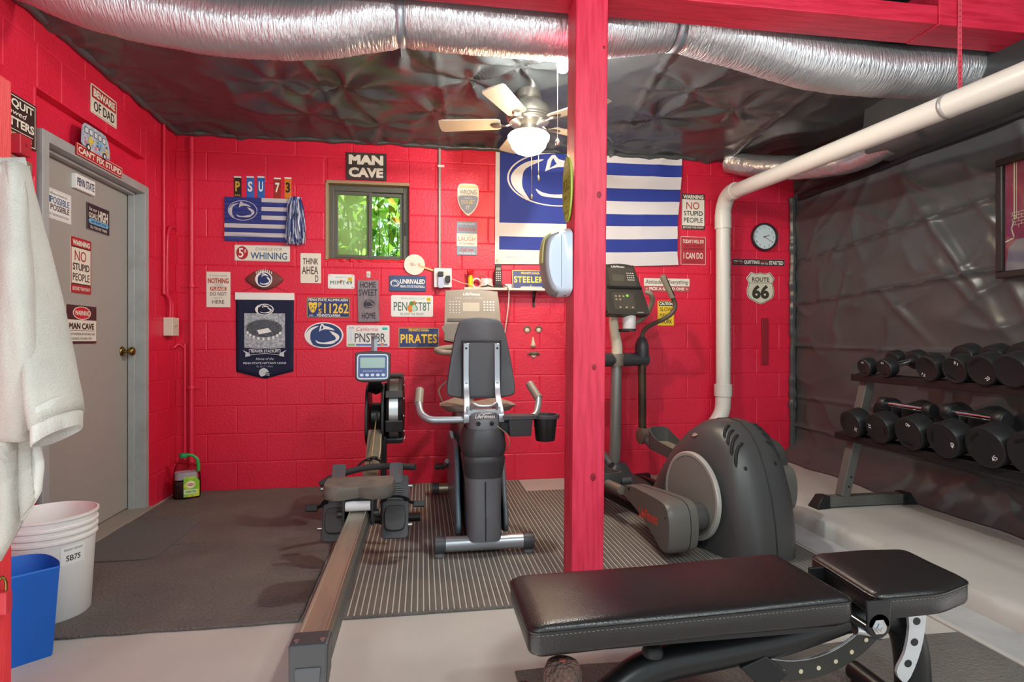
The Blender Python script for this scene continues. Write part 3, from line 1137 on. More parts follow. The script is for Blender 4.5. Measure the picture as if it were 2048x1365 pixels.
r, w, h, T, P, E = sign('hanging_plaque', 'grey wooden plaque reading home sweet home hung on a cord', 'sign', (716, 561, 758, 644), mat=M('weathered_grey_wood', '#8f858b', .7, bump=('noise', 20, .25), var=(14, '#7a7077', .4, .7), stretch=(4, 4, .6)), rad=.001, th=.012, tilt=R(-1.2))
IN = M('dark_blue_grey_ink', '#33333f', .6)
T('HOME', .5, .885, .74, .135, IN, .015)
T('SWEET', .5, .70, .88, .155, IN, .015)
emblem(r, 0, -.07 * h, w * .34, h * .115, IN, M('weathered_grey_wood'), y=-.0135, ring=.94, outer=M('pale_ink', '#77727c', .6))
T('HOME', .5, .145, .66, .15, IN, .02)
q = B()
q.tube([(-w * .32, -.004, h / 2), (0, -.008, h / 2 + .052), (w * .32, -.004, h / 2)], .0018, 6)
q.obj('hanging_cord', M('jute_cord', '#b98d5c', .8), r)
c, w, h, rz = place((733, 543, 741, 556), BACK)
r = thing('wall_hook', 'small white adhesive hook holding the grey wooden plaque', 'hook', c)
q = B()
q.prism(rrect(w, h, .006), -.004, 0)
q.tube([(0, -.004, -h * .2), (0, -.012, -h * .3), (0, -.014, -h * .05)], .004, 8)
q.obj('hook_body', WPLAST, r, bevel=.001)

r, w, h, T, P, E = sign('rally_sign', 'slate blue sign with a lion oval reading unrivaled', 'sign', (779, 552, 852, 583), mat=M('slate_blue_board', '#33527f', .5), rad=.002, th=.010)
emblem(r, -.35 * w, 0, w * .125, h * .23, M('slate_blue_board'), WHITE, y=-.0112, ring=.93, outer=WHITE)
T('UNRIVALED', .63, .62, .68, .30, WHITE, .035)
T('PENN STATE FOOTBALL', .63, .30, .68, .15, WHITE, .02)

r, w, h, T, P, E = sign('licence_plate', 'white licence plate with green letters around an orange fruit picture', 'licence plate', (782, 591, 866, 634), mat=PLW, rad=.012, th=.002)
T('MYFLORIDA.COM', .52, .85, .56, .10, M('plate_pale_green'), .0)
T('PEN', .225, .48, .32, .40, PG, .005)
T('ST8T', .755, .48, .38, .40, PG, .005)
E(.46, .40, .065, .20, ORANGE, 'orange_fruit')
E(.545, .58, .05, .17, ORANGE, 'orange_fruit')
E(.55, .40, .06, .16, M('mint_print', '#9fd6bd', .5), 'blossom', .0014)
E(.49, .62, .055, .10, GREEN, 'leaf', .0014)
P(.845, .73, .945, .90, YEL, 'sticker')
T('93', .895, .815, .06, .09, M('sticker_ink'), .01, lift=.0016)
T('IN GOD WE TRUST', .5, .12, .56, .11, PG, .0)
T('STATE', .545, .40, .07, .10, WHITE, .0, rot=-.6, lift=.002)

PNV = M('plate_navy', '#22306f', .4)
PYL = M('plate_yellow', '#efc93c', .4)
r, w, h, T, P, E = sign('licence_plate', 'navy licence plate with yellow number 11262 and a lion face', 'licence plate', (613, 595, 700, 636), mat=PNV, rad=.012, th=.003, border=PYL, bw=.003, bin_=.003)
T('PENN STATE ALUMNI ASSN', .5, .87, .90, .13, WHITE, .02)
T('P', .31, .62, .075, .24, PYL, .02)
T('S', .31, .32, .075, .24, PYL, .02)
T('11262', .685, .46, .56, .50, PYL, .02)
T('PENNSYLVANIA', .51, .12, .54, .13, WHITE, .02)
T('JUN', .11, .11, .09, .09, WHITE, .01)
q = B()
q.flat([((a - .5) * w, (b - .5) * h) for a, b in spl2([(.05, .72), (.09, .76), (.15, .72), (.20, .76), (.245, .72), (.235, .50), (.19, .30), (.145, .24), (.10, .30), (.06, .50)], 3)], -.0038, 0)
for e in (.10, .19):
    q.flat(ell((e - .5) * w, .07 * h, .018 * w, .035 * h, 12), -.0044, 1)
q.flat([((a - .5) * w, (b - .5) * h) for a, b in ((.125, .48), (.165, .48), (.145, .38))], -.0044, 1)
for e in (.105, .185):
    q.flat(rrect(.012 * w, .14 * h, 0, cx=(e - .5) * w, cz=-.10 * h), -.0044, 1)
q.obj('lion_face', [PYL, PNV], r, smooth=0)

c, w, h, rz = place((609, 645, 687, 697), BACK)
r = thing('oval_sign', 'navy oval lion head sign with a white rim', 'sign', c)
q = B()
q.prism(ell(0, 0, w / 2, h / 2, 40), -.006, 0)
q.obj('panel', WHITE, r, smooth=0, bevel=.001, seg=1)
emblem(r, 0, 0, w / 2 * .99, h / 2 * .99, M('logo_navy', '#1c3a70', .4), WHITE, y=-.0066, ring=.93, rim=False, outer=WHITE)

r, w, h, T, P, E = sign('licence_plate', 'white licence plate with red script and a blue lower edge', 'licence plate', (693, 651, 779, 694), mat=PLW, rad=.012, th=.002)
T('JUL', .12, .87, .12, .08, NAVY, .01)
T('California', .48, .82, .50, .17, M('script_red', '#d2505c', .5), .0, .25)
P(.83, .78, .95, .90, TEAL, 'sticker')
T('PNST8R', .55, .42, .72, .42, M('plate_grey_ink', '#4a4a50', .5), .008)
P(.03, .05, .20, .14, M('plate_leaf_green', '#8fc07a', .5), 'band')
P(.22, .05, .95, .13, M('plate_sea_blue', '#4a6fc0', .5), 'band')
for k in range(3):
    P(.05 + k * .035, .25, .058 + k * .035, .80, M('plate_pale_blue', '#b8cfe4', .5), 'stripe')
E(.83, .11, .05, .07, M('sail_print', '#c98a6a', .5))

r, w, h, T, P, E = sign('licence_plate', 'worn navy licence plate with seven yellow capital letters', 'licence plate', (797, 656, 878, 696), mat=M('plate_navy_worn', '#2c3c72', .45, var=(14, '#4c5b8a', .5, .75)), rad=.006, th=.003, border=PYL, bw=.003, bin_=.002)
T('PENNSYLVANIA', .5, .88, .50, .13, PYL, .02)
T('PIRATES', .5, .45, .90, .46, PYL, .03, space=1.1)

# round white paddle with a wooden handle
c = on_y(829, 530, YB)
r = thing('paddle_fan', 'round white paper fan with a wooden handle beside the outlet box', 'fan', c)
rad = .078
q = B()
q.prism(ell(0, 0, rad, rad, 40), -.012, -.008)
q.obj('disc', CREAM, r, smooth=0)
q = B()
q.add([Vector(v) for v in ((.03, -.014, -.014), (.175, -.014, -.060), (.178, -.014, -.046), (.034, -.014, .0), (.03, -.012, -.014), (.175, -.012, -.060), (.178, -.012, -.046), (.034, -.012, .0))],
      [(0, 1, 2, 3), (7, 6, 5, 4), (0, 4, 5, 1), (1, 5, 6, 2), (2, 6, 7, 3), (3, 7, 4, 0)])
q.obj('handle', M('pale_wood', '#dcb882', .6), r, smooth=0)
q = B()
for (a, b, s, mi) in ((-.02, .005, .018, 0), (-.018, -.006, .012, 1), (.034, .004, .014, 0), (.036, -.008, .012, 1), (.005, -.004, .008, 0)):
    q.flat(spl2([(a - s, b), (a - s * .3, b + s * .5), (a + s * .6, b + s * .4), (a + s, b - s * .3), (a, b - s * .7)], 3), -.0126 - .0003 * mi, mi)
q.obj('flower_print', [M('faded_orange', '#dfae93', .6), M('faded_blue', '#a5b4cc', .6)], r, smooth=0)

# surface conduit and outlet box
cxp = on_y(879, 400, YB)
zt, zb = 2.54, on_y(886, 540, YB).z
r = thing('conduit', 'grey metal conduit running down the wall right of the window', 'pipe', (cxp.x, YB, zb))
q = B()
q.tube([(0, -.011, 0), (0, -.011, zt - zb)], .0105, 12)
q.obj('tube', M('grey_conduit', '#a9a5a0', .4, .3), r)
q = B()
zc = on_y(884, 334, YB).z - zb
q.box(-.013, -.023, zc - .008, .035, -.0, zc + .008)
q.lathe([(.006, 0), (.004, .004)], 8, mat=Matrix.Translation((.026, -.023, zc)) @ Matrix.Rotation(R(90), 4, 'X'))
q.obj('clip', WPLAST, r, smooth=0, bevel=.002)
c, w, h, rz = place((868, 538, 903, 576), BACK)
r = thing('outlet_box', 'white electrical outlet box below the grey conduit', 'outlet', c)
q = B()
q.prism(rrect(w, h, .006), -.045, 0)
q.obj('box_body', WPLAST, r, smooth=0, bevel=.002)
for a in (-.25, .25):
    q = B()
    q.prism(rrect(w * .3, h * .7, .01, cx=a * w), -.048, -.0445)
    q.obj('socket', M('socket_white', '#d5d2cc', .4), r, smooth=0)
ad = thing('plug_adapter', 'black plug with a pale blue night light in the outlet box', 'plug', (c.x - w * .13, YB - .048, c.z))
q = B()
q.prism(rrect(.040, .036, .006, cz=.025), -.03, 0)
q.obj('plug_body', BLKPL, ad, smooth=0, bevel=.003)
q = B()
q.prism(rrect(.042, .085, .014, cz=-.038), -.022, 0)
q.obj('night_light', M('pale_blue_plastic', '#b9c3dd', .3), ad, smooth=0, bevel=.004)
ad = thing('power_plug', 'black power plug with a thin cord on the outlet box', 'plug', (c.x + w * .27, YB - .048, c.z - .012))
q = B()
q.prism(rrect(.034, .05, .008), -.03, 0)
q.obj('plug_body', BLKPL, ad, smooth=0, bevel=.003)
sh = on_y(945, 577, YB)
q = B()
q.tube(spline([(.01, -.02, .01), (.06, -.03, -.012), (.12, -.02, -.03), (.19, -.05, -.048)], 5), .0025, 6)
q.obj('cord', CREAM, ad)

# shield sign and laugh sign
r, w, h, T, P, E = sign('shield_sign', 'shield shaped sign reading wrong and doubt it', 'sign', (915, 368, 957, 432), mat=CREAM, th=.008,
                        poly=spl2([(-.46, .44), (0, .5), (.46, .44), (.5, .0), (.38, -.25), (.18, -.42), (0, -.5), (-.18, -.42), (-.38, -.25), (-.5, .0)], 3))
SB = M('shield_grey_blue', '#8d94a6', .5)
q = B()
q.flat([(x * w, z * h) for x, z in spl2([(-.44, .10), (0, .13), (.44, .10), (.42, -.10), (.30, -.28), (.0, -.45), (-.30, -.28), (-.42, -.10)], 3)], -.0088)
q.obj('lower_field', SB, r, smooth=0)
P(.08, .86, .92, .94, M('shield_gold', '#d9c489', .5), 'band')
T('WRONG', .5, .735, .80, .15, M('shield_ink', '#8f8a86', .5), .02)
T("THAT'S A", .5, .54, .35, .045, WHITE, 0, lift=.0018)
T('DOUBT', .5, .42, .66, .12, M('shield_gold'), .02, lift=.0018)
T('IT', .5, .25, .18, .11, CREAM, .02, lift=.0018)
r, w, h, T, P, E = sign('laugh_sign', 'blue grey and white sign about laughing at yourself', 'sign', (913, 444, 954, 511), mat=M('laugh_blue', '#8292a8', .5), rad=.002, th=.006)
P(0, .27, 1, .645, CREAM)
T("LIFE IS TOO SHORT", .5, .93, .82, .05, WHITE, 0)
T('SERIOUS', .5, .77, .86, .10, M('laugh_red', '#b5524f', .5), .03)
T("SO IF YOU CAN'T", .5, .60, .70, .04, GREY, 0, lift=.0016)
T('LAUGH', .5, .485, .84, .14, M('laugh_salmon', '#d98a7d', .5), .02, lift=.0016)
T('AT YOURSELF', .5, .345, .76, .06, M('umber_print'), .01, lift=.0016)
T('Call me', .5, .17, .62, .10, M('laugh_red'), .02, .2)
T("I WILL LAUGH AT YOU", .5, .06, .80, .055, WHITE, .01)

# big cloth flag
FN, FWH = M('flag_blue_cloth', '#26388f', .7, bump=('noise', 260, .1)), M('flag_white_cloth', '#d9d3d4', .7, bump=('noise', 260, .1))
p00, p10, p01, p11 = on_y(989, 529, YB), on_y(1354, 531, YB), on_y(991, 293, YB), on_y(1359, 312, YB)
c = (p00 + p11) / 2
r = thing('flag', 'large blue and white striped cloth flag with a lion head oval', 'flag', c)


def fl(u, v):
    p = p00 * (1 - u) * (1 - v) + p10 * u * (1 - v) + p01 * (1 - u) * v + p11 * u * v - c
    sag = -.014 * sin(pi * u) * (1 - v) if u > .5 else 0
    ed = u ** 3
    d = .012 + .010 * noise.noise(Vector((u * 4 + v * 1.2, v * 1.6, 3))) * (1 - .3 * v) + .016 * ed * (1 - abs(noise.noise(Vector((u * 5 - v * 2.4, v * 1.2 + u * 3, 8))))) ** 3
    return Vector((p.x - .012 * u * sin(v * 5) * ed, -d, p.z + sag))


NS = [(0, 1), (.122, 0), (.236, 1), (.352, 0), (.457, 1), (.571, 0), (.683, 1), (.797, 0), (.905, 1), (1.0, None)]
q = B()
us = [0, .022] + [.022 + .978 * k / 70 for k in range(1, 71)]
vb = []
for (a, mi), (b, _) in zip(NS, NS[1:]):
    vb += [(a + (b - a) * k / 4, mi) for k in range(4)]
vb.append((1.0, 1))
nu = len(us)
q.v = [tuple(fl(u, v)) for v, _ in vb for u in us]
for j in range(len(vb) - 1):
    for i in range(nu - 1):
        mi = vb[j][1]
        if us[i] < .565 and vb[j][0] >= .457:
            mi = 0
        if us[i] < .022:
            mi = 1
        q.f.append((j * nu + i, j * nu + i + 1, (j + 1) * nu + i + 1, (j + 1) * nu + i))
        q.m.append(mi)
q.obj('cloth', [FN, FWH], r, smooth=70)


def fmap(poly, lift):
    return [tuple(fl(u, v) + Vector((0, -lift, 0))) for u, v in poly]


q = B()
ecx, ecy, ea, eb = .325, .735, .265, .235
for kk, p in enumerate(LION):
    P_ = [(ecx + x * ea, ecy + y * eb) for x, y in p]
    if sum(P_[i][0] * P_[(i + 1) % len(P_)][1] - P_[(i + 1) % len(P_)][0] * P_[i][1] for i in range(len(P_))) < 0:
        P_ = P_[::-1]
    q.add(fmap(P_, .006 + kk * .0002), [tuple(range(len(P_)))], 0)
P_ = [(ecx + x * ea, ecy + y * eb) for x, y in LION_EAR]
q.add(fmap(P_, .0075), [tuple(range(len(P_)))], 1)
o_, i_ = ell(ecx, ecy, ea, eb, 48), ell(ecx, ecy, ea * .965, eb * .955, 48)
q.add(fmap(o_ + i_, .005), [(k, (k + 1) % 48, 48 + (k + 1) % 48, 48 + k) for k in range(48)], 0)
q.obj('lion_oval', [FWH, FN], r, smooth=0)
for v in (.03, .97):
    q = B()
    p = fl(.011, v)
    q.lathe([(.004, 0), (.010, 0), (.010, .002), (.004, .002)], 14, mat=Matrix.Translation((p.x, p.y - .001, p.z)) @ Matrix.Rotation(R(90), 4, 'X'), cap=False)
    q.obj('grommet', BRASS, r)
text(r, 'Wash separately in cold water', fl(.09, .06).x, fl(.09, .06).z, .10, .007, M('faint_ink', '#77737c', .6), fl(.09, .06).y - .004, 0)

# right half of the back wall
r, w, h, T, P, E = sign('warning_sign', 'upright warning sign about stupid people beside the striped flag', 'sign', (1363, 388, 1409, 460), mat=CREAM, rad=.004, border=BROWN, bw=.004)
P(.02, .84, .98, .99, BROWN)
T('WARNING', .5, .91, .88, .115, CREAM, .05, lift=.0016)
T('NO', .48, .665, .56, .20, SREDM, .0)
T('STUPID', .5, .455, .82, .135, BLACK, .015)
T('PEOPLE', .5, .265, .82, .135, BLACK, .005)
P(.02, .01, .98, .115, BROWN)
T('BEYOND THIS POINT!', .5, .062, .88, .06, CREAM, .02, lift=.0016)

r, w, h, T, P, E = sign('motivation_sign', 'dull red sign reading today I will do', 'sign', (1361, 474, 1411, 530), mat=M('dull_red_board', '#b0303a', .55), rad=.005, border=CREAM, bw=.003)
T('TODAY I WILL DO', .5, .83, .84, .13, CREAM, .03)
T("WHAT OTHERS WON'T", .5, .67, .72, .05, M('deep_red_ink', '#7d1c28', .5), .01)
T('SO TOMORROW', .5, .56, .80, .08, M('deep_red_ink'), .02, .2)
T('I CAN DO', .5, .32, .78, .22, CREAM, .02)
T("WHAT OTHERS CAN'T", .5, .12, .72, .05, M('deep_red_ink'), .01)

r, w, h, T, P, E = sign('attitude_sign', 'long white and red sign with script about attitude', 'sign', (1287, 557, 1379, 584), mat=M('sign_muted_red', '#b5525a', .5), rad=.006)
P(.005, .42, .995, .985, CREAM, rad=.006)
T('Attitude is Everything', .5, .68, .94, .40, M('umber_print'), .005, .25, lift=.0016)
T('PICK A GOOD ONE', .5, .22, .76, .22, CREAM, .045)
P(.045, .16, .085, .28, M('arrow_orange', '#e7a06a', .5), 'arrow')
P(.915, .16, .955, .28, M('arrow_orange'), 'arrow')

r, w, h, T, P, E = sign('caution_sign', 'yellow caution sign partly hidden behind the elliptical handle', 'sign', (1315, 602, 1348, 652), mat=YEL, rad=.006, border=BROWN, bw=.0015, bin_=.003)
P(.07, .79, .93, .965, BLACK)
T('CAUTION', .5, .88, .80, .12, WHITE, .04, lift=.0016)
T('SLOW', .5, .655, .74, .16, BROWN, .01)
T('MAN AT', .5, .42, .74, .16, BROWN, .005)
T('WORK', .5, .17, .74, .17, BROWN, .02)

# clock
c, w, h, rz = place((1498, 447, 1555, 503), BACK)
r = thing('wall_clock', 'round wall clock with a dark brown rim and white dial', 'clock', c)
RXM = Matrix.Rotation(R(90), 4, 'X')
rad = h / 2
q = B()
q.lathe([(rad * .97, 0), (rad, .008), (rad, .022), (rad * .97, .032), (rad * .91, .034), (rad * .86, .026), (rad * .85, .018)], 48, mat=RXM)
q.obj('rim', M('clock_rim_brown', '#33272a', .3), r, smooth=50)
q = B()
q.lathe([(rad * .86, .018), (rad * .5, .0185), (.001, .0185)], 48, mat=RXM, cap=False)
q.obj('dial', M('clock_dial', '#dfe3ea', .4), r)
for k in range(1, 13):
    a = R(90 - 30 * k)
    t = text(r, str(k), rad * .69 * cos(a), rad * .69 * sin(a), rad * (.10 if k < 10 else .17), rad * .15, M('dial_ink', '#4a4a50', .5), -.0195, .0, name='numeral', keep=True)
for nm, a, L, wd, mt in (('hour_hand', R(90 - 70), .42, .014, BLACK), ('minute_hand', R(90 - 122), .62, .010, BLACK), ('second_hand', R(90 - 122.5), .60, .006, SREDM)):
    q = B()
    d = Vector((cos(a), 0, sin(a)))
    nrm = Vector((-d.z, 0, d.x)) * rad * wd * 2
    b0 = -d * rad * .1
    y_ = -.021 if nm != 'second_hand' else -.0225
    ps = [b0 + nrm, b0 - nrm, d * rad * L - nrm * .6, d * rad * L + nrm * .6]
    q.add([p + Vector((0, y_, 0)) for p in ps], [(0, 1, 2, 3)])
    o = q.obj(nm, mt, r, smooth=0)
    md = o.modifiers.new('s', 'SOLIDIFY')
    md.thickness = .0006
q = B()
q.lathe([(rad * .86, .0265), (.001, .0272)], 40, mat=RXM, cap=False)
q.obj('cover_pane', glass('clock_glass', gloss=.05), r)

r, w, h, T, P, E = sign('quitting_sign', 'narrow black strip sign about quitting below the clock', 'sign', (1464, 519, 1568, 532), mat=M('strip_maroon_black', '#3a1f28', .5), rad=.004, border=GREY, bw=.0012)
T('When You', .11, .68, .17, .26, CREAM, .01, .25)
T('FEEL LIKE', .11, .33, .17, .26, M('laugh_red'), .01)
T('QUITTING', .37, .48, .30, .62, CREAM, .04)
T('REMEMBER', .61, .72, .14, .2, M('laugh_red'), .0)
T('WHY YOU', .61, .34, .14, .32, CREAM, .02)
T('STARTED', .84, .48, .28, .62, CREAM, .04)

r, w, h, T, P, E = sign('route_sign', 'cream highway shield sign reading route 66', 'sign', (1492, 545, 1549, 609), mat=M('route_cream', '#dcd4bd', .5), th=.004,
                        poly=spl2([(-.5, .30), (-.42, .40), (-.33, .5), (-.18, .46), (0, .49), (.18, .46), (.33, .5), (.42, .40), (.5, .30), (.42, .17), (.47, .0), (.48, -.14), (.42, -.30), (.25, -.40), (0, -.5), (-.25, -.40), (-.42, -.30), (-.48, -.14), (-.47, .0), (-.42, .17)], 2))
RK = M('route_ink', '#3f3a2e', .5)
q = B()
o_ = spl2([(-.5, .30), (-.42, .40), (-.33, .5), (-.18, .46), (0, .49), (.18, .46), (.33, .5), (.42, .40), (.5, .30), (.42, .17), (.47, .0), (.48, -.14), (.42, -.30), (.25, -.40), (0, -.5), (-.25, -.40), (-.42, -.30), (-.48, -.14), (-.47, .0), (-.42, .17)], 2)
a_, b_ = [(x * w * .95, z * h * .96) for x, z in o_], [(x * w * .915, z * h * .93) for x, z in o_]
n = len(a_)
q.add([(x, -.0047, z) for x, z in a_ + b_], [(k, (k + 1) % n, n + (k + 1) % n, n + k) for k in range(n)])
q.obj('border', RK, r, smooth=0)
P(.10, .655, .90, .67, RK, 'rule')
T('ROUTE', .5, .77, .60, .14, RK, .02)
T('66', .5, .385, .60, .44, RK, .045)

# red-painted wooden strip on the wall
c, w, h, rz = place((1522, 637, 1535, 730), BACK)
r = thing('wood_strip', 'short vertical red wooden batten screwed to the wall below the highway sign', 'batten', c)
q = B()
q.box(-w / 2, -.012, -h / 2, w / 2, 0, h / 2)
q.obj('batten', M('dark_red_wood', '#8f1526', .6, bump=('noise', 40, .4), stretch=(4, 4, .8)), r, smooth=0, bevel=.003)
q = B()
q.lathe([(.005, 0), (.004, .002)], 8, mat=Matrix.Translation((0, -.012, -h * .45)) @ RXM)
q.obj('screw', BLACK, r)

# clay face pieces
CLAY = M('cream_clay', '#d9cdb0', .75, bump=('noise', 60, .3))
CLAYG = M('grey_clay', '#6f6a5c', .8, bump=('noise', 80, .4))
for px, lab in ((1054, 'small clay eye with a grey brow, the one nearer the bike backrest'), (1077, 'small clay eye with a grey brow, the one nearer the red post')):
    c = on_y(px, 660, YB)
    r = thing('clay_eye', lab, 'wall decoration', c, group='clay face on the wall')
    q = B()
    q.lathe([(.020, 0), (.019, .008), (.013, .015), (.001, .018)], 20, mat=Matrix.Translation((0, 0, -.004)) @ RXM)
    q.obj('eyeball', CLAY, r, smooth=60)
    q = B()
    q.tube([(.024 * cos(a), -.008, .002 + .022 * sin(a)) for a in [R(-10 + 200 * k / 10) for k in range(11)]], .006, 8)
    q.obj('brow', CLAYG, r, smooth=60)
c = on_y(1066, 685, YB)
r = thing('clay_nose', 'cream clay nose on the red wall between eyes and moustache', 'wall decoration', c, group='clay face on the wall')
q = B()
q.rings([[(hw * cos(2 * pi * k / 12), -max(0, d * sin(2 * pi * k / 12)) - .001, z) for k in range(12)] for z, hw, d in ((.042, .004, .006), (.03, .008, .012), (.01, .011, .018), (-.012, .017, .026), (-.024, .022, .028), (-.034, .019, .020), (-.040, .010, .010))])
q.obj('nose_body', CLAY, r, smooth=70)
c = on_y(1067, 709, YB)
r = thing('clay_mouth', 'grey clay moustache with a cream lip below the clay nose', 'wall decoration', c, group='clay face on the wall')
q = B()
pts = [(-.052, -.006, -.004), (-.036, -.012, .006), (-.018, -.018, .012), (0, -.016, .004), (.018, -.018, .012), (.036, -.012, .006), (.052, -.006, -.004)]
q.tube(spline(pts, 3), [.002 + .010 * sin(pi * k / 18) for k in range(19)], 8)
q.obj('moustache', CLAYG, r, smooth=60)
q = B()
q.lathe([(.018, 0), (.017, .008), (.010, .014), (.001, .016)], 16, mat=Matrix.Translation((0, 0, -.012)) @ RXM)
q.obj('lip', CLAY, r, smooth=60)

# shelf and what stands on it
sa, sb = on_y(926, 580, YB), on_y(1128, 582, YB)
sz = on_y(1000, 576, YW - .12).z
SD = .13
r = thing('wall_shelf', 'narrow white wall shelf on black brackets', 'shelf', ((sa.x + sb.x) / 2, YB, sz))
L = sb.x - sa.x
q = B()
q.box(-L / 2, -SD, -.018, L / 2, 0, 0)
q.obj('shelf_board', M('white_laminate', '#d8d2c8', .4), r, smooth=0, bevel=.0015)
for px in (1067, 945):
    bx = on_y(px, 590, YB).x - (sa.x + sb.x) / 2
    q = B()
    q.box(bx - .009, -.10, -.024, bx + .009, 0, -.018)
    q.box(bx - .009, -.008, -.135, bx + .009, 0, -.018)
    q.tube([(bx, -.085, -.022), (bx, -.05, -.05), (bx, -.008, -.10)], .006, 8)
    q.obj('bracket', BLKMET, r, smooth=0)


def on_shelf(px, dy):
    return Vector((on_y(px, 570, YB - dy).x, YB - dy, sz))


r = thing('squeeze_bottle', 'small yellow bottle with a red bow standing on the shelf', 'bottle', on_shelf(941, .06))
q = B()
q.lathe([(.018, 0), (.019, .003), (.019, .075), (.015, .085), (.010, .09), (.010, .098)], 18)
q.obj('bottle_body', M('yellow_plastic', '#ecd312', .35), r)
q = B()
for k in range(7):
    a = 2 * pi * k / 7
    q.tube(spline([(0, 0, .095), (.016 * cos(a), .016 * sin(a), .118), (.026 * cos(a), .026 * sin(a), .140), (.018 * cos(a + .5), .018 * sin(a + .5), .112), (0, 0, .096)], 3), .0042, 6, cap=False)
q.obj('bow', M('red_foam', '#e02a26', .6), r)
r = thing('tape_roll', 'roll of clear tape leaning on the shelf wall behind the yellow bottle', 'tape', on_shelf(953, .045) + Vector((0, 0, .040)), (0, 0, R(12)))
q = B()
q.lathe([(.028, -.008), (.040, -.008), (.040, .008), (.028, .008), (.028, -.008)], 26, mat=RXM, cap=False)
q.obj('roll', M('clear_tape', '#dfd3cc', .25), r, smooth=40)
r = thing('wire_ring', 'thin grey wire ring propped above the tape roll', 'ring', on_shelf(962, .03) + Vector((0, 0, .085)), (R(8), 0, 0))
q = B()
q.tube([(.020 * cos(2 * pi * k / 24), 0, .020 * sin(2 * pi * k / 24)) for k in range(24)], .0025, 6, close=True)
q.obj('ring_wire', M('grey_wire', '#8b8178', .4, .6), r)
r = thing('plastic_bag', 'crumpled clear plastic bag of small things on the shelf', 'bag', on_shelf(973, .055))
q = B()
rn = 14
rings = []
for j in range(8):
    t = j / 7
    rings.append([(.055 * (1 - .25 * t) * cos(2 * pi * k / rn) * (1 + .15 * noise.noise(Vector((k * 1.3, t * 3, 1)))), .026 * (1 - .6 * t) * sin(2 * pi * k / rn), .075 * t * (1 + .12 * noise.noise(Vector((k * .8, 2, t))))) for k in range(rn)])
q.rings(rings)
q.obj('bag_body', M('cloudy_plastic', '#e9c9c4', .2, spec=.7), r, smooth=30)
r = thing('multitool', 'small dark metal clamp lying at the front of the shelf', 'tool', on_shelf(974, .105))
q = B()
q.tube([(-.045, 0, .006), (-.01, 0, .012), (.012, 0, .016), (.045, .004, .005)], [.005, .007, .006, .004], 8)
q.tube([(-.01, -.006, .012), (.004, -.006, .024), (.016, -.004, .012)], .004, 6)
q.obj('tool_body', M('dark_metal', '#4a4744', .35, .7), r)
r = thing('cordless_phone', 'black cordless phone upright in its charging base on the shelf', 'phone', on_shelf(996, .07))
q = B()
q.rings([[(x, y, z) for x, y in ((-.036 * s, -.040 * s), (.036 * s, -.040 * s), (.036 * s, .040 * s), (-.036 * s, .040 * s))] for z, s in ((0, 1), (.010, 1), (.026, .78))])
q.obj('charging_base', BLKPL, r, smooth=0, bevel=.004)
q = B()
q.prism(spl2([(-.025, .02), (-.027, .10), (-.024, .155), (-.020, .178), (0, .184), (.020, .178), (.024, .155), (.027, .10), (.025, .02), (0, .016)], 2), -.022, .006)
ph = q.obj('handset', M('phone_black', '#2a2826', .35), r, smooth=30, bevel=.003)
q = B()
q.flat(rrect(.036, .022, .003, cz=.145), -.0225)
q.obj('phone_screen', M('lcd_grey_green', '#8e9582', .3), ph, smooth=0)
q = B()
for a in range(5):
    for b in range(3):
        q.prism(rrect(.010, .0075, .003, 2, cx=(b - 1) * .0135, cz=.120 - a * .0155), -.0245, -.0215)
q.obj('key_buttons', M('phone_keys', '#c9c5b8', .4), ph, smooth=0)
r = thing('small_box', 'small white box on the shelf beside the phone', 'box', on_shelf(1016, .06))
q = B()
q.box(-.026, -.02, 0, .026, .02, .034)
q.obj('carton', M('white_card', '#e2dcd5', .6), r, smooth=0, bevel=.001)
r = thing('folded_paper', 'stack of folded white paper at the front of the shelf', 'paper', on_shelf(1062, .10))
for k in range(3):
    q = B()
    q.box(-.085 + .004 * k, -.028, .001 + .004 * k, .085 - .003 * k, .028, .004 + .004 * k)
    q.obj('sheet', M('white_paper', '#e6e2da', .7), r, smooth=0)
cc = on_shelf(1058, .035)
r = thing('licence_plate', 'navy licence plate with yellow letters leaning on the shelf', 'licence plate', (cc.x + .015, YB - .028, sz + .001), (R(-8), 0, 0))
w, h = .29, .150
q = B()
q.prism(rrect(w, h, .008, cz=h / 2), -.002, 0)
q.obj('panel', PNV, r, smooth=0)
q = B()
o_, i_ = rrect(w - .004, h - .004, .008, cz=h / 2), rrect(w - .012, h - .012, .005, cz=h / 2)
n = len(o_)
q.add([(x, -.0027, z) for x, z in o_ + i_], [(k, (k + 1) % n, n + (k + 1) % n, n + k) for k in range(n)])
q.obj('border', PYL, r, smooth=0)
text(r, 'PENNSYLVANIA', .0, h * .84, w * .50, h * .12, PYL, -.0032, .02)
text(r, 'STEELERS', 0, h * .50, w * .90, h * .34, PYL, -.0032, .03, space=1.1)
text(r, '77', .0, h * .17, w * .05, h * .09, PYL, -.0032, .01)
# phone cord hanging from the shelf
x0, zc = on_y(1016, 580, YB - .13).x, sz
r = thing('phone_cord', 'white phone cord hanging over the shelf edge down to the bike', 'cord', (x0, YB - .13, zc))
q = B()
q.tube(spline([(-.06, .06, .012), (-.03, .03, .010), (0, -.008, .004), (.006, -.010, -.06), (.0, -.004, -.15), (-.012, .01, -.26), (-.03, .06, -.44)], 6), .0042, 8)
q.obj('white_cord', CREAM, r)
q = B()
q.tube(spline([(-.07, .06, .03), (-.03, .02, .02), (-.006, -.012, .004), (.012, -.012, -.06), (.020, 0, -.13), (.0, .05, -.30), (-.05, .09, -.46)], 6), .0018, 6)
q.obj('thin_cord', M('dark_cord', '#3a2f2c', .5), r)

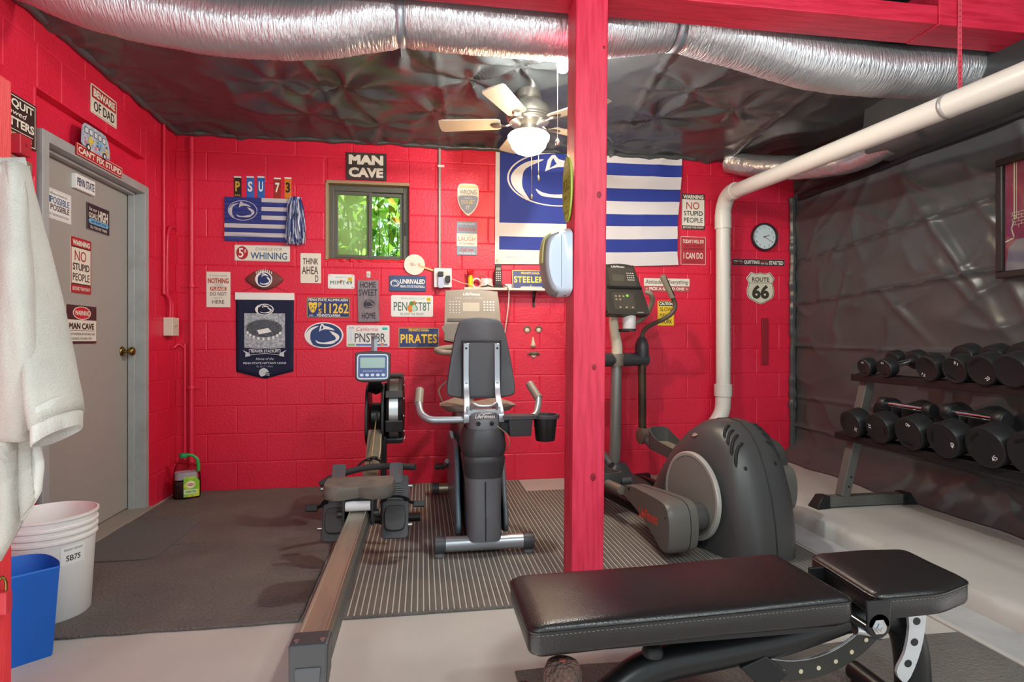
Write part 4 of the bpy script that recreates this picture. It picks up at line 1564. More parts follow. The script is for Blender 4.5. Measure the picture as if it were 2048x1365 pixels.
# conduits and junction box in the left corner
q = B()
bx = on_x(333, 654, XB)
r = thing('junction_box', 'cream electrical junction box on the red left wall by the corner', 'electrical box', bx, (0, 0, R(90)))
q.prism(rrect(.105, .125, .004), -.06, 0)
q.obj('box_body', M('cream_box', '#d2cbb8', .5), r, smooth=0, bevel=.003)
q = B()
q.prism(rrect(.035, .012, .002, cx=-.01, cz=.01), -.068, -.06)
q.obj('switch_tab', M('tan_plastic', '#c9b58d', .5), r, smooth=0)
r = thing('conduit', 'red-painted conduit dropping from the ceiling into the cream junction box', 'pipe', bx, (0, 0, R(90)))
q = B()
yo = -.03
q.tube(spline([(-.02, yo, .06), (-.022, yo, .18), (-.075, -.016, .24), (-.08, -.016, .32), (-.08, -.016, 1.36)], 5), .0095, 10)
q.obj('tube', REDPIPE, r)
q = B()
q.tube(spline([(.02, yo, .06), (.018, yo, .16), (-.03, -.016, .24), (-.03, -.016, .55), (-.01, -.016, .66), (.05, -.02, .70), (.10, -.02, .70)], 5), .009, 10)
q.obj('branch_tube', REDPIPE, r)
cx = on_y(385, 600, YB)
r = thing('conduit', 'tall red-painted pipe running floor to ceiling in the back corner', 'pipe', (cx.x, YB, .012))
q = B()
q.tube([(0, -.018, .0), (0, -.018, 2.52)], .016, 14)
q.obj('tube', REDPIPE, r)
q = B()
pts = spline([(-.045, -.014, .22), (-.045, -.014, .98), (-.05, -.014, 1.02), (-.085, -.016, 1.045), (-.115, -.04, 1.02), (-.118, -.09, 1.06), (-.118, -.10, 1.12)], 5)
q.tube(pts, .010, 10)
q.obj('side_tube', REDPIPE, r)
for z in (.205, .735, 1.46):
    q = B()
    q.lathe([(.021, -.012), (.023, -.006), (.023, .006), (.021, .012)], 14, mat=Matrix.Translation((0, -.018, z)))
    q.box(-.06, -.012, z - .006, .05, -.0, z + .006)
    q.obj('clamp', REDPIPE, r)
q = B()
for k in range(9):
    q.lathe([(.001, -.008), (.009, -.003), (.009, .003), (.001, .008)], 8, mat=Matrix.Translation((random.uniform(-.03, .045), -.028, .19 + random.uniform(-.05, .04))) @ Matrix.Rotation(random.uniform(0, 3), 4, 'X'))
q.obj('valve', REDPIPE, r)

# ================================================================== signs on the left wall and the door
r, w, h, T, P, E = sign('dad_sign', 'white and red sign reading beware of dad high on the left wall', 'sign', (181, 190, 231, 236), LEFT, CREAM, rad=.008, wh=(.262, .155), border=CREAM, bw=.004)
P(.03, .54, .97, .95, SREDM)
T('BEWARE', .5, .745, .84, .28, CREAM, .05, lift=.0016)
T('OF DAD', .5, .29, .80, .34, BLACK, .01)
P(.04, .035, .96, .05, SREDM, 'rule')

c, w, h, rz = place((148, 300, 250, 330), LEFT)
cc = on_x(198, 323, XB)
r = thing('van_sign', "painted hippie van sign reading can't fix stupid over the door", 'sign', cc + Vector((.004, 0, 0)), (0, 0, R(90)))
SW, SH = .455, .062
q = B()
q.prism(rrect(SW, SH, .003), -.006, 0)
q.obj('panel', SREDM, r, smooth=0)
q = B()
o_, i_ = rrect(SW - .006, SH - .006, .002), rrect(SW - .011, SH - .011, .002)
n = len(o_)
q.add([(x, -.0068, z) for x, z in o_ + i_], [(k, (k + 1) % n, n + (k + 1) % n, n + k) for k in range(n)])
q.obj('border', CREAM, r, smooth=0)
text(r, "CAN'T FIX STUPID", 0, 0, SW * .94, SH * .55, CREAM, -.0074, .035)
VX, VZ, VW, VH = -.045, .092, .27, .128
van = [(-.5, -.35), (-.49, .0), (-.46, .35), (-.40, .48), (-.2, .5), (.2, .5), (.34, .46), (.43, .25), (.48, .0), (.5, -.2), (.49, -.45), (-.2, -.5), (-.45, -.45)]
q = B()
q.prism([(VX + a * VW, VZ + b * VH) for a, b in van], -.007, -.001)
vb_ = q.obj('van_board', M('van_pale', '#b9c4cf', .5, var=(40, '#8fa0b4', .4, .7)), r, smooth=0)
q = B()
cols = []
for k, (a, b) in enumerate(((-.36, .22), (-.2, .23), (-.04, .23), (.12, .22), (.27, .2))):
    q.flat([(VX + x * VW, VZ + z * VH) for x, z in rrect(.125, .26, .02, 2, a, b)], -.0078, 0)
    q.flat([(VX + x * VW, VZ + z * VH) for x, z in rrect(.095, .20, .02, 2, a, b)], -.0082, 1)
rn = random.Random(4)
for k in range(26):
    a, b = rn.uniform(-.44, .42), rn.uniform(-.36, .02)
    s = rn.uniform(.02, .05)
    q.flat([(VX + x * VW, VZ + z * VH) for x, z in ell(a, b, s, s * 1.7, 10)], -.0078 - k * .00004, 2 + k % 6)
q.flat([(VX + x * VW, VZ + z * VH) for x, z in ell(-.22, -.12, .085, .16, 20)], -.0092, 2)
q.add([(VX + (-.22 + .06 * cos(a) * s) * VW, -.0096, VZ + (-.12 + .12 * sin(a) * s) * VH) for s in (1, .78) for a in [2 * pi * k / 20 for k in range(20)]], [(k, (k + 1) % 20, 20 + (k + 1) % 20, 20 + k) for k in range(20)], 3)
for a in (-.30, .28):
    q.flat([(VX + x * VW, VZ + z * VH) for x, z in ell(a, -.44, .075, .15, 18)], -.0094, 0)
    q.flat([(VX + x * VW, VZ + z * VH) for x, z in ell(a, -.44, .04, .08, 14)], -.0098, 1)
q.obj('van_print', [M('van_dark', '#35373c', .5), M('van_window', '#d7dde2', .4), YEL, LBLUE, ORANGE, GREEN, M('van_pink', '#d6788e', .5), BLUE], vb_, smooth=0)

r, w, h, T, P, E = sign('quitters_sign', 'dark brown sign with white letters half hidden by the bathrobe post', 'sign', (1, 205, 48, 262), LEFT, M('sign_dark_brown', '#33201f', .5), rad=.004, wh=(.30, .205), border=CREAM, bw=.004, bin_=.008)
T('NO QUIT', .5, .80, .86, .20, CREAM, .03)
T('allowed', .5, .62, .55, .11, CREAM, .01, .25)
T('QUITTERS', .5, .40, .88, .22, CREAM, .035)
P(.08, .24, .92, .255, CREAM, 'rule')
T('GO HOME LOSERS', .5, .15, .78, .09, M('shield_gold'), .02)
r, w, h, T, P, E = sign('wood_plaque', 'narrow weathered wooden plaque behind the top of the bathrobe', 'sign', (14, 322, 40, 338), LEFT, M('plaque_wood', '#8a6a5a', .7, bump=('noise', 30, .3)), rad=.001, th=.012, wh=(.20, .075))
T('BLESSINGS', .5, .5, .86, .55, M('plaque_gold', '#d8cf9a', .5), .02)
c = on_x(32, 291, XB)
r = thing('alarm_box', 'small red box on the left wall under the dark brown sign', 'box', c, (0, 0, R(90)))
q = B()
q.prism(rrect(.075, .085, .004), -.04, 0)
q.obj('case', M('red_case', '#b62535', .45), r, smooth=0, bevel=.004)
q = B()
q.flat([(-.008, -.004), (.008, -.006), (.004, .008), (-.004, .01)], -.0406)
q.obj('mark', M('deep_red_ink'), r, smooth=0)

r, w, h, T, P, E = sign('name_block', 'thick white block sign with two navy words at the top of the door', 'sign', (145, 355, 180, 384), DOOR, WHITE, th=.022, rad=.001, wh=(.185, .078))
T('PENN STATE', .5, .5, .88, .56, NAVY, .01)
r, w, h, T, P, E = sign('possible_sign', 'white paper sign about impossible and possible on the door', 'sign', (80, 392, 144, 428), DOOR, WHITE, th=.0015, rad=.001, wh=(.245, .152), border=GREY, bw=.0012, bin_=.006)
T('The difference between the', .5, .85, .70, .09, GREY, 0, .25)
T('IM', .17, .635, .20, .22, M('slate_blue_board'), .015)
T('POSSIBLE', .60, .635, .64, .22, M('steel_blue_print'), .005)
T('AND THE', .17, .43, .14, .05, GREY, 0)
T('POSSIBLE', .60, .39, .64, .20, BROWN, .01)
T('IS DETERMINATION', .5, .15, .80, .09, GREY, 0)
r, w, h, T, P, E = sign('goals_sign', 'dark purple brown sign reading set your goals high', 'sign', (168, 418, 221, 460), DOOR, M('sign_purple_brown', '#33262c', .5), th=.004, rad=.003, wh=(.236, .150), border=GREY, bw=.002)
T('Set your', .26, .78, .34, .16, CREAM, .01, .2)
T('GOALS', .26, .56, .38, .20, CREAM, .03)
T('HIGH', .70, .64, .44, .40, CREAM, .04)
q = B()
q.flat([(x * w, z * h) for x, z in ((-.44, -.16), (-.38, -.25), (.40, -.25), (.45, -.16), (.40, -.06), (-.38, -.06))], -.005)
q.obj('banner', LBLUE, r, smooth=0)
T("AND DON'T STOP", .5, .345, .66, .10, M('sign_purple_brown'), .015, lift=.0018)
T('TILL YOU GET THERE', .5, .13, .74, .10, CREAM, .02)
r, w, h, T, P, E = sign('warning_sign', 'upright red bordered warning sign about stupid people on the door', 'sign', (137, 482, 183, 583), DOOR, CREAM, rad=.010, border=SREDM, bw=.006, wh=(.192, .298))
P(.03, .83, .97, .985, SREDM)
P(.04, .815, .96, .835, BROWN, 'rule')
T('WARNING', .5, .905, .84, .10, CREAM, .05, lift=.0016)
T('NO', .46, .675, .56, .19, SREDM, .0)
T('STUPID', .5, .475, .82, .13, BROWN, .02)
T('PEOPLE', .5, .29, .82, .135, BROWN, .005)
P(.03, .015, .97, .15, SREDM)
P(.04, .15, .96, .175, BROWN, 'rule')
T('BEYOND THIS POINT!', .5, .08, .86, .065, CREAM, .02, lift=.0016)
r, w, h, T, P, E = sign('cave_warning_sign', 'brown and cream warning sign reading man cave low on the door', 'sign', (126, 616, 194, 683), DOOR, CREAM, th=.005, rad=.003, wh=(.285, .206))
P(0, .62, 1, 1, M('sign_rust_brown', '#4b2228', .5))
P(0, 0, 1, .06, M('sign_rust_brown'))
q = B()
q.flat(ell(.0, .30 * h, .30 * w, .175 * h, 32), -.0062, 0)
q.flat(ell(.0, .30 * h, .275 * w, .155 * h, 32), -.0066, 1)
q.obj('oval', [CREAM, M('bright_red_print', '#c9202c', .5)], r, smooth=0)
T('WARNING', .5, .80, .48, .13, CREAM, .03, lift=.0024)
T('MAN CAVE', .5, .455, .82, .17, BROWN, .03)
P(.06, .335, .94, .345, BROWN, 'rule')
T('WHAT HAPPENS IN THE MAN CAVE', .5, .25, .88, .065, GREY, .005)
T('STAYS IN THE MAN CAVE', .5, .13, .66, .065, GREY, .005)

# ================================================================== on the post: oval sign and towel dispenser
PF = pl + .010
c = Vector((pl + .008, 2.452, on_x(1133, 398, .66).z))
r = thing('oval_plaque', 'lime green oval plaque on the side of the red post above the dispenser', 'sign', c, (0, 0, R(-90)))
OW, OH = .150, .285
q = B()
q.prism(ell(0, 0, OW / 2, OH / 2, 40), -.008, 0)
q.obj('panel', M('lime_board', '#a9bf4c', .5), r, smooth=0, bevel=.001)
q = B()
o_, i_ = ell(0, 0, OW * .475, OH * .485, 40), ell(0, 0, OW * .455, OH * .475, 40)
q.add([(x, -.0088, z) for x, z in o_ + i_], [(k, (k + 1) % 40, 40 + (k + 1) % 40, 40 + k) for k in range(40)])
q.obj('border', M('olive_ink', '#5f6e2a', .5), r, smooth=0)
OL = M('olive_ink')
text(r, 'WORLD', 0, OH * .36, OW * .42, OH * .06, CREAM, -.009, .02)
text(r, 'FAMOUS', 0, OH * .27, OW * .60, OH * .05, CREAM, -.009, .01)
text(r, 'PICKLE', 0, OH * .06, OW * .76, OH * .20, OL, -.009, .02)
text(r, 'SPIRITS', 0, -OH * .13, OW * .70, OH * .07, OL, -.009, .01)
q = B()
for z in (.19, -.06, -.20):
    q.flat(rrect(OW * .8, .0016, 0, cz=OH * z), -.009)
q.obj('rules', OL, r, smooth=0)
text(r, 'QUALITY', 0, -OH * .36, OW * .50, OH * .06, OL, -.009, .01)
q = B()
for sx in (-1, 1):
    q.flat([(sx * .012 + .007 * cos(2 * pi * k / 8) * (1 if k % 2 else .45), -OH * .28 + .007 * sin(2 * pi * k / 8) * (1 if k % 2 else .45)) for k in range(8)], -.009)
q.obj('stars', OL, r, smooth=0)

zt, zb = on_x(1140, 466, .655).z, on_x(1140, 597, .655).z
DH = zt - zb
r = thing('paper_dispenser', 'white wall dispenser with a grey band fixed to the side of the red post', 'dispenser', (pl + .0075, 2.46, zb), (0, 0, R(-90)))
# local: x along the post face (towards the camera is +x), -y out of the face
DWD, DDP = .165, .114
dside = spl2([(0, 0), (-DDP * .50, .0), (-DDP * .80, .03), (-DDP * .97, .10), (-DDP, DH * .55), (-DDP * .94, DH * .80), (-DDP * .72, DH * .91), (-DDP * .35, DH * .97), (0, DH)], 3, False)
dside = [(a, b) for a, b in dside]


def side_ring(x, s):
    cy_, cz_ = -DDP * .45, DH * .5
    return [(x, cy_ + (a - cy_) * s if a < -.002 else a, cz_ + (b - cz_) * s) for a, b in dside]


q = B()
rs = [side_ring(x, s) for x, s in ((-DWD / 2, .78), (-DWD / 2 + .012, .87), (-DWD / 2 + .045, .97), (-.02, 1.0), (.02, 1.0), (DWD / 2 - .045, .97), (DWD / 2 - .012, .87), (DWD / 2, .78))]
q.rings(rs)
q.obj('shell', M('dispenser_white', '#c9d4e2', .3), r, smooth=45)
def disp_scale(x):
    return lerp_tab([(0, 1.0), (.02, 1.0), (DWD / 2 - .045, .97), (DWD / 2 - .012, .87), (DWD / 2, .78)], abs(x))


def wrap_strip(xs_, zlo, depth, lift, name, mat, par):
    cols = []
    for x in xs_:
        col = []
        for a, b in dside:
            if b < DH * zlo or a > -DDP * depth:
                continue
            cy_, cz_ = -DDP * .45, DH * .5
            s_ = disp_scale(x)
            v = Vector((cy_ + (a - cy_) * s_, cz_ + (b - cz_) * s_))
            n_ = Vector((v.x - cy_, v.y - cz_)).normalized()
            col.append((x, v.x + n_.x * lift, v.y + n_.y * lift))
        cols.append(col)
    n_ = len(cols[0])
    q = B()
    q.add([p for c_ in cols for p in c_], [(a * n_ + k, a * n_ + k + 1, (a + 1) * n_ + k + 1, (a + 1) * n_ + k) for a in range(len(cols) - 1) for k in range(n_ - 1)])
    o = q.obj(name, mat, par, smooth=60)
    md = o.modifiers.new('s', 'SOLIDIFY')
    md.thickness = .003
    md.offset = 0
    return o


wrap_strip([-.062, -.045, -.02, .02, DWD / 2 - .045, .055, DWD / 2 - .014], .0, .40, .0025, 'grey_cover', M('dispenser_grey', '#8b8a86', .35), r)
wrap_strip([-.040, -.02, .02, DWD / 2 - .045], .42, .62, .0055, 'label_sheet', M('label_green', '#c5cf7e', .5), r)
q = B()
q.box(DWD / 2 - .0015, -DDP * .42 - .001, DH * .12, DWD / 2 + .0012, -DDP * .42 + .001, DH * .87)
q.obj('side_seam', M('seam_grey', '#8791a0', .5), r, smooth=0)
q = B()
for yy in (-.03, -.085):
    q.lathe([(.005, 0), (.004, .003)], 8, mat=Matrix.Translation((DWD / 2 - .012, yy, .0)) @ Matrix.Rotation(pi, 4, 'X'))
q.obj('feet', BLKPL, r)

# ================================================================== framed poster on the right wall
FX = XR - .062
p0, p1 = on_x(2000, 440, FX), on_x(2000, 322, FX)
ztop, zbot = on_x(2000, 322, FX).z, on_x(2000, 558, FX).z
PH_ = ztop - zbot
PW_ = .62
r = thing('framed_poster', 'black framed crimson poster with a broken brick letter on the right wall', 'picture', (FX, p0.y - PW_ / 2, (ztop + zbot) / 2), (0, 0, R(-90)))
q = B()
bwid = .035
for a, b, c_, d in ((-PW_ / 2, -PH_ / 2, PW_ / 2, -PH_ / 2 + bwid), (-PW_ / 2, PH_ / 2 - bwid, PW_ / 2, PH_ / 2), (-PW_ / 2, -PH_ / 2 + bwid, -PW_ / 2 + bwid, PH_ / 2 - bwid), (PW_ / 2 - bwid, -PH_ / 2 + bwid, PW_ / 2, PH_ / 2 - bwid)):
    q.box(a, -.03, b, c_, 0, d)
q.obj('frame', M('frame_black', '#221c1a', .3), r, smooth=0, bevel=.004)
PCR, PPU = M('poster_crimson', '#9c1f3d', .5, var=(5, '#7c1a44', .4, .7)), M('poster_mauve', '#6a5470', .5, var=(4, '#8d7c86', .4, .7))
q = B()
q.flat(rrect(PW_ - 2 * bwid, PH_ - 2 * bwid, 0), -.010, 0)
zlow = -PH_ * .16
q.flat([(-PW_ / 2 + bwid, -PH_ / 2 + bwid), (PW_ / 2 - bwid, -PH_ / 2 + bwid), (PW_ / 2 - bwid, zlow), (-PW_ / 2 + bwid + .06, zlow - .02), (-PW_ / 2 + bwid + .02, zlow - .06)], -.0104, 1)
q.obj('print', [PCR, PPU], r, smooth=0)
q = B()
LW = M('poster_line', '#ddd6b8', .5)


def stroke(pts, wd, y, mi=0):
    for a, b in zip(pts, pts[1:]):
        d = Vector((b[0] - a[0], b[1] - a[1]))
        d.normalize()
        nn = Vector((-d.y, d.x)) * wd / 2
        e = d * wd / 2
        q.flat([(a[0] - e.x + nn.x, a[1] - e.y + nn.y), (a[0] - e.x - nn.x, a[1] - e.y - nn.y), (b[0] + e.x - nn.x, b[1] + e.y - nn.y), (b[0] + e.x + nn.x, b[1] + e.y + nn.y)], y, mi)


l_ = -PW_ / 2 + bwid
t_ = PH_ / 2 - bwid
stroke([(l_ + .05, t_), (l_ + .05, -.02), (l_ + .035, -.06), (l_ + .05, -.11), (l_ + .005, -.125)], .006, -.0108)
stroke([(l_ + .062, t_), (l_ + .062, -.01)], .003, -.0108)
stroke([(l_ + .11, t_), (l_ + .11, .12), (l_ + .24, .12), (l_ + .24, t_)], .006, -.0108)
stroke([(l_ + .11, .085), (l_ + .11, .02)], .006, -.0108)
stroke([(l_ + .11, .085), (l_ + .24, .085), (l_ + .24, -.11), (l_ + .11, -.11), (l_ + .11, -.04)], .006, -.0108)
for rr_ in range(5):
    z = .02 - rr_ * .016
    stroke([(l_ + .03 + rr_ * .004, z), (l_ + .34, z + .01)], .002, -.0109)
    for k in range(9):
        x = l_ + .04 + k * .033 + (rr_ % 2) * .016
        stroke([(x, z), (x, z - .016)], .002, -.0109)
q.obj('line_print', LW, r, smooth=0)
q = B()
q.box(-PW_ / 2 + bwid, -.016, -PH_ / 2 + bwid, PW_ / 2 - bwid, -.0145, PH_ / 2 - bwid)
q.obj('cover_pane', glass('poster_glass', gloss=.25, rough=.06), r, smooth=0)
# ================================================================== white drain pipe
PX, PYW = 2.383, 4.36
ztop = 2.205
r = thing('drain_pipe', 'white plastic drain pipe rising up the wall and running under the ceiling', 'pipe', (PX, PYW, 0.1))
o0 = Vector((PX, PYW, 0.1))
q = B()
q.tube([Vector(p) - o0 for p in ((PX, PYW, .62), (PX, PYW, 2.09))], .055, 24)
q.obj('upright', PVC, r)
q = B()
q.tube([Vector(p) - o0 for p in ((PX, PYW - .13, 2.235), (PX, 1.2, 2.110))], .055, 24)
q.obj('ceiling_run', PVC, r)
q = B()
el = [(PX, PYW, 1.975), (PX, PYW, 2.09), (PX, PYW - .008, 2.14), (PX, PYW - .045, 2.20), (PX, PYW - .10, 2.232), (PX, PYW - .19, 2.238)]
sp = spline(el, 5)
q.tube([p - o0 for p in sp], [.064 if (i < 6 or i > len(sp) - 6) else .061 for i in range(len(sp))], 24)
q.obj('elbow', PVC, r)
q = B()
sp = spline([(PX, PYW, .70), (PX, PYW, .62), (PX - .01, PYW, .52), (PX - .06, PYW, .43), (PX - .14, PYW, .35)], 5)
q.tube([Vector((PX, PYW, .735)) - o0, Vector((PX, PYW, .64)) - o0], .069, 24)
q.tube([p - o0 for p in sp], .060, 24)
q.tube([Vector(p) - o0 for p in ((PX - .14, PYW, .35), (PX - .16, PYW, .30), (PX - .17, PYW, .095))], .057, 20)
q.obj('lower_elbow', PVC, r)
q = B()
for k in range(46):
    z = .75 + k * .027 + random.uniform(-.004, .004)
    q.box(.040, -.041, z - .1, .0435, -.038, z - .1 + random.uniform(.008, .020))
q.obj('print_line', M('pipe_ink', '#8d8c90', .6), r, smooth=0)
# pipe hanger strap
hy = 2.338
hz = 2.235 + (hy - PYW + .13) * (2.235 - 2.110) / (PYW - .13 - 1.2)
r = thing('hanger_strap', 'pink perforated metal strap holding the drain pipe up to the beam', 'strap', (PX + .06, hy, hz))
q = B()
q.box(-.010, -.0012, .03, .010, .0012, BZ + .12 - hz)
so = q.obj('strap', M('pink_strap', '#d84a5c', .45), r, smooth=0)
q = B()
for k in range(20):
    z = .05 + k * .026
    q.flat(ell(0, z, .0032, .0032, 10), -.0016)
q.obj('holes', M('hole_dark', '#5a1a24', .7), so, smooth=0)
q = B()
ks = [(-.06 + .0575 * cos(a), .0575 * sin(a)) for a in [2 * pi * k / 28 for k in range(28)]]
q.add([(x, y, z) for x, z in ks for y in (-.011, .011)], [(2 * k, 2 * k + 1, (2 * k + 3) % 56, (2 * k + 2) % 56) for k in range(28)])
o = q.obj('pipe_band', M('band_grey', '#b3afaa', .4, .4), r, smooth=60)
md = o.modifiers.new('s', 'SOLIDIFY')
md.thickness = .0015

# ================================================================== ceiling fan
FC = Vector((.644, 3.50, 0))
r = thing('ceiling_fan', 'pale ceiling fan with a glowing bowl lamp and five blades', 'ceiling fan', (FC.x, FC.y, 2.20))
NIK = M('brushed_nickel', '#a8a49c', .3, .9)
q = B()
q.lathe([(.05, .42), (.075, .40), (.080, .35), (.05, .335)], 32)
q.obj('canopy', NIK, r, smooth=40)
q = B()
q.lathe([(.05, .345), (.085, .335), (.120, .305), (.137, .265), (.138, .245), (.130, .238), (.133, .232), (.126, .225), (.129, .219), (.120, .212), (.120, .205), (.07, .20), (.05, .19)], 40)
q.obj('motor_housing', NIK, r, smooth=40)
q = B()
q.lathe([(.05, .20), (.054, .16), (.060, .15), (.085, .145), (.09, .140), (.06, .138)], 32)
q.obj('light_kit', NIK, r, smooth=40)
for k, ang in enumerate((167, 239, 311, 23, 95)):
    a = R(ang)
    m = Matrix.Rotation(a, 4, 'Z') @ Matrix.Translation((0, 0, .205)) @ Matrix.Rotation(R(9), 4, 'X')
    q = B()
    pl_ = [(.17, -.045), (.19, -.058), (.52, -.068), (.545, -.060), (.55, -.02), (.55, .02), (.545, .060), (.52, .068), (.19, .058), (.17, .045)]
    q.add([(x, y, -.004) for x, y in pl_] + [(x, y, .004) for x, y in pl_], [tuple(reversed(range(10))), tuple(range(10, 20))] + [(i, (i + 1) % 10, 10 + (i + 1) % 10, 10 + i) for i in range(10)])
    q.xf(m)
    bl = q.obj('blade', M('bleached_blade', '#b5ab9b', .45), r, smooth=0, bevel=.002)
    q = B()
    q.tube(spline([(.09, 0, .008), (.13, 0, -.012), (.17, 0, -.010), (.23, 0, -.008)], 4), [.012] * 4 + [.011] * 4 + [.020, .026, .026, .022, .012], 8, flat=.35)
    q.xf(m)
    q.obj('blade_arm', NIK, bl, smooth=50)
q = B()
q.lathe([(.06, .140), (.118, .138), (.128, .125), (.126, .105), (.112, .085), (.104, .06), (.078, .032), (.04, .016), (.001, .012)], 40)
q.obj('lamp_bowl', M('lit_glass_bowl', '#fff3da', .3, emit=6.0), r, smooth=60)
for nm, dx, L, mt in (('pull_chain', -.006, .40, BRASS), ('pull_chain', .036, .22, BRASS)):
    q = B()
    q.tube([(dx, -.129, .14), (dx, -.131, -.02 - L * .62)], .0016, 6)
    zz = -.02 - L * .62
    q.lathe([(.002, .012), (.006, .004), (.008, -.012), (.005, -.022), (.001, -.024)], 10, mat=Matrix.Translation((dx, -.131, zz)))
    q.obj(nm, M('chain_bronze', '#8a7a52', .4, .8), r)

# bare bulb with pull chain
bp = Vector((.712, 2.90, 2.495))
r = thing('bare_bulb', 'glowing bare ceiling bulb beside the red post with a long pull chain', 'lamp', (bp.x, bp.y, bp.z - .03))
q = B()
q.lathe([(.058, .115), (.060, .105), (.045, .095), (.026, .085), (.022, .07)], 28)
q.obj('lamp_holder', M('porcelain', '#e8e6e0', .25), r)
q = B()
q.lathe([(.018, .075), (.022, .06), (.030, .04), (.033, .02), (.030, .0), (.020, -.014), (.001, -.020)], 24)
o = q.obj('bulb', M('lit_bulb', '#fff6e8', .3, emit=60.0), r, smooth=60)
o.visible_shadow = True
q = B()
cz_ = on_y(1115, 285, 2.90).z - (bp.z - .03)
cxx = on_y(1115, 285, 2.90).x - bp.x
q.tube([(cxx, 0, .10), (cxx, 0, cz_ + .02)], .0016, 6)
q.tube([(cxx, 0, .10), (-.02, 0, .10)], .002, 6)
q.lathe([(.001, .022), (.006, .018), (.012, .006), (.013, -.004), (.009, -.014), (.001, -.018)], 14, mat=Matrix.Translation((cxx, 0, cz_)))
q.obj('pull_chain', M('chain_silver', '#d8d2c4', .25, .8), r)

# ================================================================== rowing machine
RX = -.267
r = thing('rowing_machine', 'rowing machine with a long aluminium rail and fan flywheel', 'rowing machine', (RX, 1.50, 0))
o0 = Vector((RX, 1.50, 0))
RAIL = M('worn_aluminium', '#b7b09c', .34, .85, var=(5, '#a39c90', .4, .7), stretch=(5, .6, 5))
q = B()
hw = .041
RT = .355
sec = [(-hw, RT - .012), (-hw + .006, RT), (-hw + .010, RT), (-hw + .014, RT - .003), (hw - .014, RT - .003), (hw - .010, RT), (hw - .006, RT), (hw, RT - .012), (hw, RT - .085), (-hw, RT - .085)]
q.rings([[(x, y, z) for x, z in sec] for y in (0.0, 1.42)])
q.obj('rail', RAIL, r, smooth=0)
q = B()
for s in (-1, 1):
    q = B()
    q.box(s * (hw + .001) - .003, 0.02, RT - .07, s * (hw + .001) + .003, 1.42, RT - .022)
    q.obj('rail_side', M('rail_dark_side', '#4a4847', .4), r, smooth=0)
# rear end cap and rear leg
q = B()
q.rings([[(x, y, z) for x, y in ((-w_, -d), (w_, -d), (w_, .02), (-w_, .02))] for z, w_, d in ((.10, .030, .052), (.20, .034, .056), (RT - .09, .044, .058), (RT + .001, .046, .050))])
q.obj('end_cap', DCHAR, r, smooth=0, bevel=.006)
q = B()
q.rings([[(x, y, z) for x, z in ((-w_ * .66, z0), (w_ * .66, z0), (w_, z1), (-w_, z1))] for y, w_, z0, z1 in ((-.060, .030, .155, RT - .055), (-.056, .030, .15, RT - .05))])
q.obj('cap_panel', CHAR, r, smooth=0, bevel=.002)
for s in (-1, 1):
    q = B()
    q.lathe([(.007, 0), (.007, .003), (.001, .003)], 10, mat=Matrix.Translation((s * .030, -.030, RT + .001)))
    q.obj('screw', STEEL, r)
q = B()
q.rings([[(x, y, z) for x, y in ((-w_, -d), (w_, -d), (w_, d), (-w_, d))] for z, w_, d in ((0.03, .026, .02), (.22, .026, .02))])
q.xf(Matrix.Translation((0, .04, 0)))
q.obj('leg', SILVER, r, smooth=0, bevel=.003)
q = B()
q.tube([(-.20, .03, .025), (.20, .03, .025)], .024, 14)
q.obj('rear_foot', BLKPL, r)
# seat and its carriage
sy = 1.14
q = B()
rings = []
for z, s, dz in ((.0, .94, 0), (.010, 1.0, 0), (.040, 1.0, 0), (.052, .975, 1), (.055, .90, 1)):
    ring = []
    for k in range(40):
        a = 2 * pi * k / 40
        cx_, sx_ = cos(a), sin(a)
        x = .150 * s * (abs(cx_) ** .45) * (1 if cx_ >= 0 else -1)
        y = .105 * s * (abs(sx_) ** .45) * (1 if sx_ >= 0 else -1)
        if y < 0:
            y += .045 * math.exp(-(x / .042) ** 2) * s   # notch in the rear edge
        zz = z + dz * (.010 * (abs(x) / .15) ** 2 - .006 * math.exp(-(x / .05) ** 2))
        ring.append((x, sy + y, RT + .050 + zz))
    rings.append(ring)
q.rings(rings)
q.obj('seat', M('dusty_seat', '#57504a', .62, bump=('noise', 90, .15), var=(9, '#6d645b', .4, .7)), r, smooth=50)
for dy_ in (-.075, .06):
    q = B()
    q.tube([(-.052, sy + dy_, RT + .020), (.052, sy + dy_, RT + .020)], .021, 18)
    q.obj('roller', M('roller_grey', '#c3c3c6', .35), r)
for s in (-1, 1):
    q = B()
    q.box(s * .060 - .006, sy - .09, RT - .06, s * .060 + .006, sy + .09, RT + .05)
    q.tube([(s * .054, sy - .075, RT - .012), (s * .088, sy - .075, RT - .012)], .015, 12)
    q.obj('carriage', BLKPL, r, smooth=30, bevel=.002)
# front beam rising to the flywheel
q = B()
q.rings([[(x, y + oy, z + oz) for x, oy, oz in ((-.04, -dn, dn * .4), (.04, -dn, dn * .4), (.04, dn, -dn * .4), (-.04, dn, -dn * .4))] for y, z, dn in ((1.36, .27, .045), (1.62, .33, .045), (1.86, .42, .04), (2.02, .55, .035))])
q.obj('front_beam', RAIL, r, smooth=0, bevel=.004)
q = B()
q.box(.030, 1.98, .0, .062, 2.08, .52)
q.obj('front_leg', BLKMET, r, smooth=0, bevel=.004)
q = B()
q.tube([(-.26, 2.03, .03), (.26, 2.03, .03)], .028, 14)
q.obj('front_foot', BLKPL, r)
q = B()
q.add([(-.040, 1.50, .318), (-.034, 1.50, .318), (-.034, 1.95, .50), (-.040, 1.95, .50)], [(0, 1, 2, 3)])
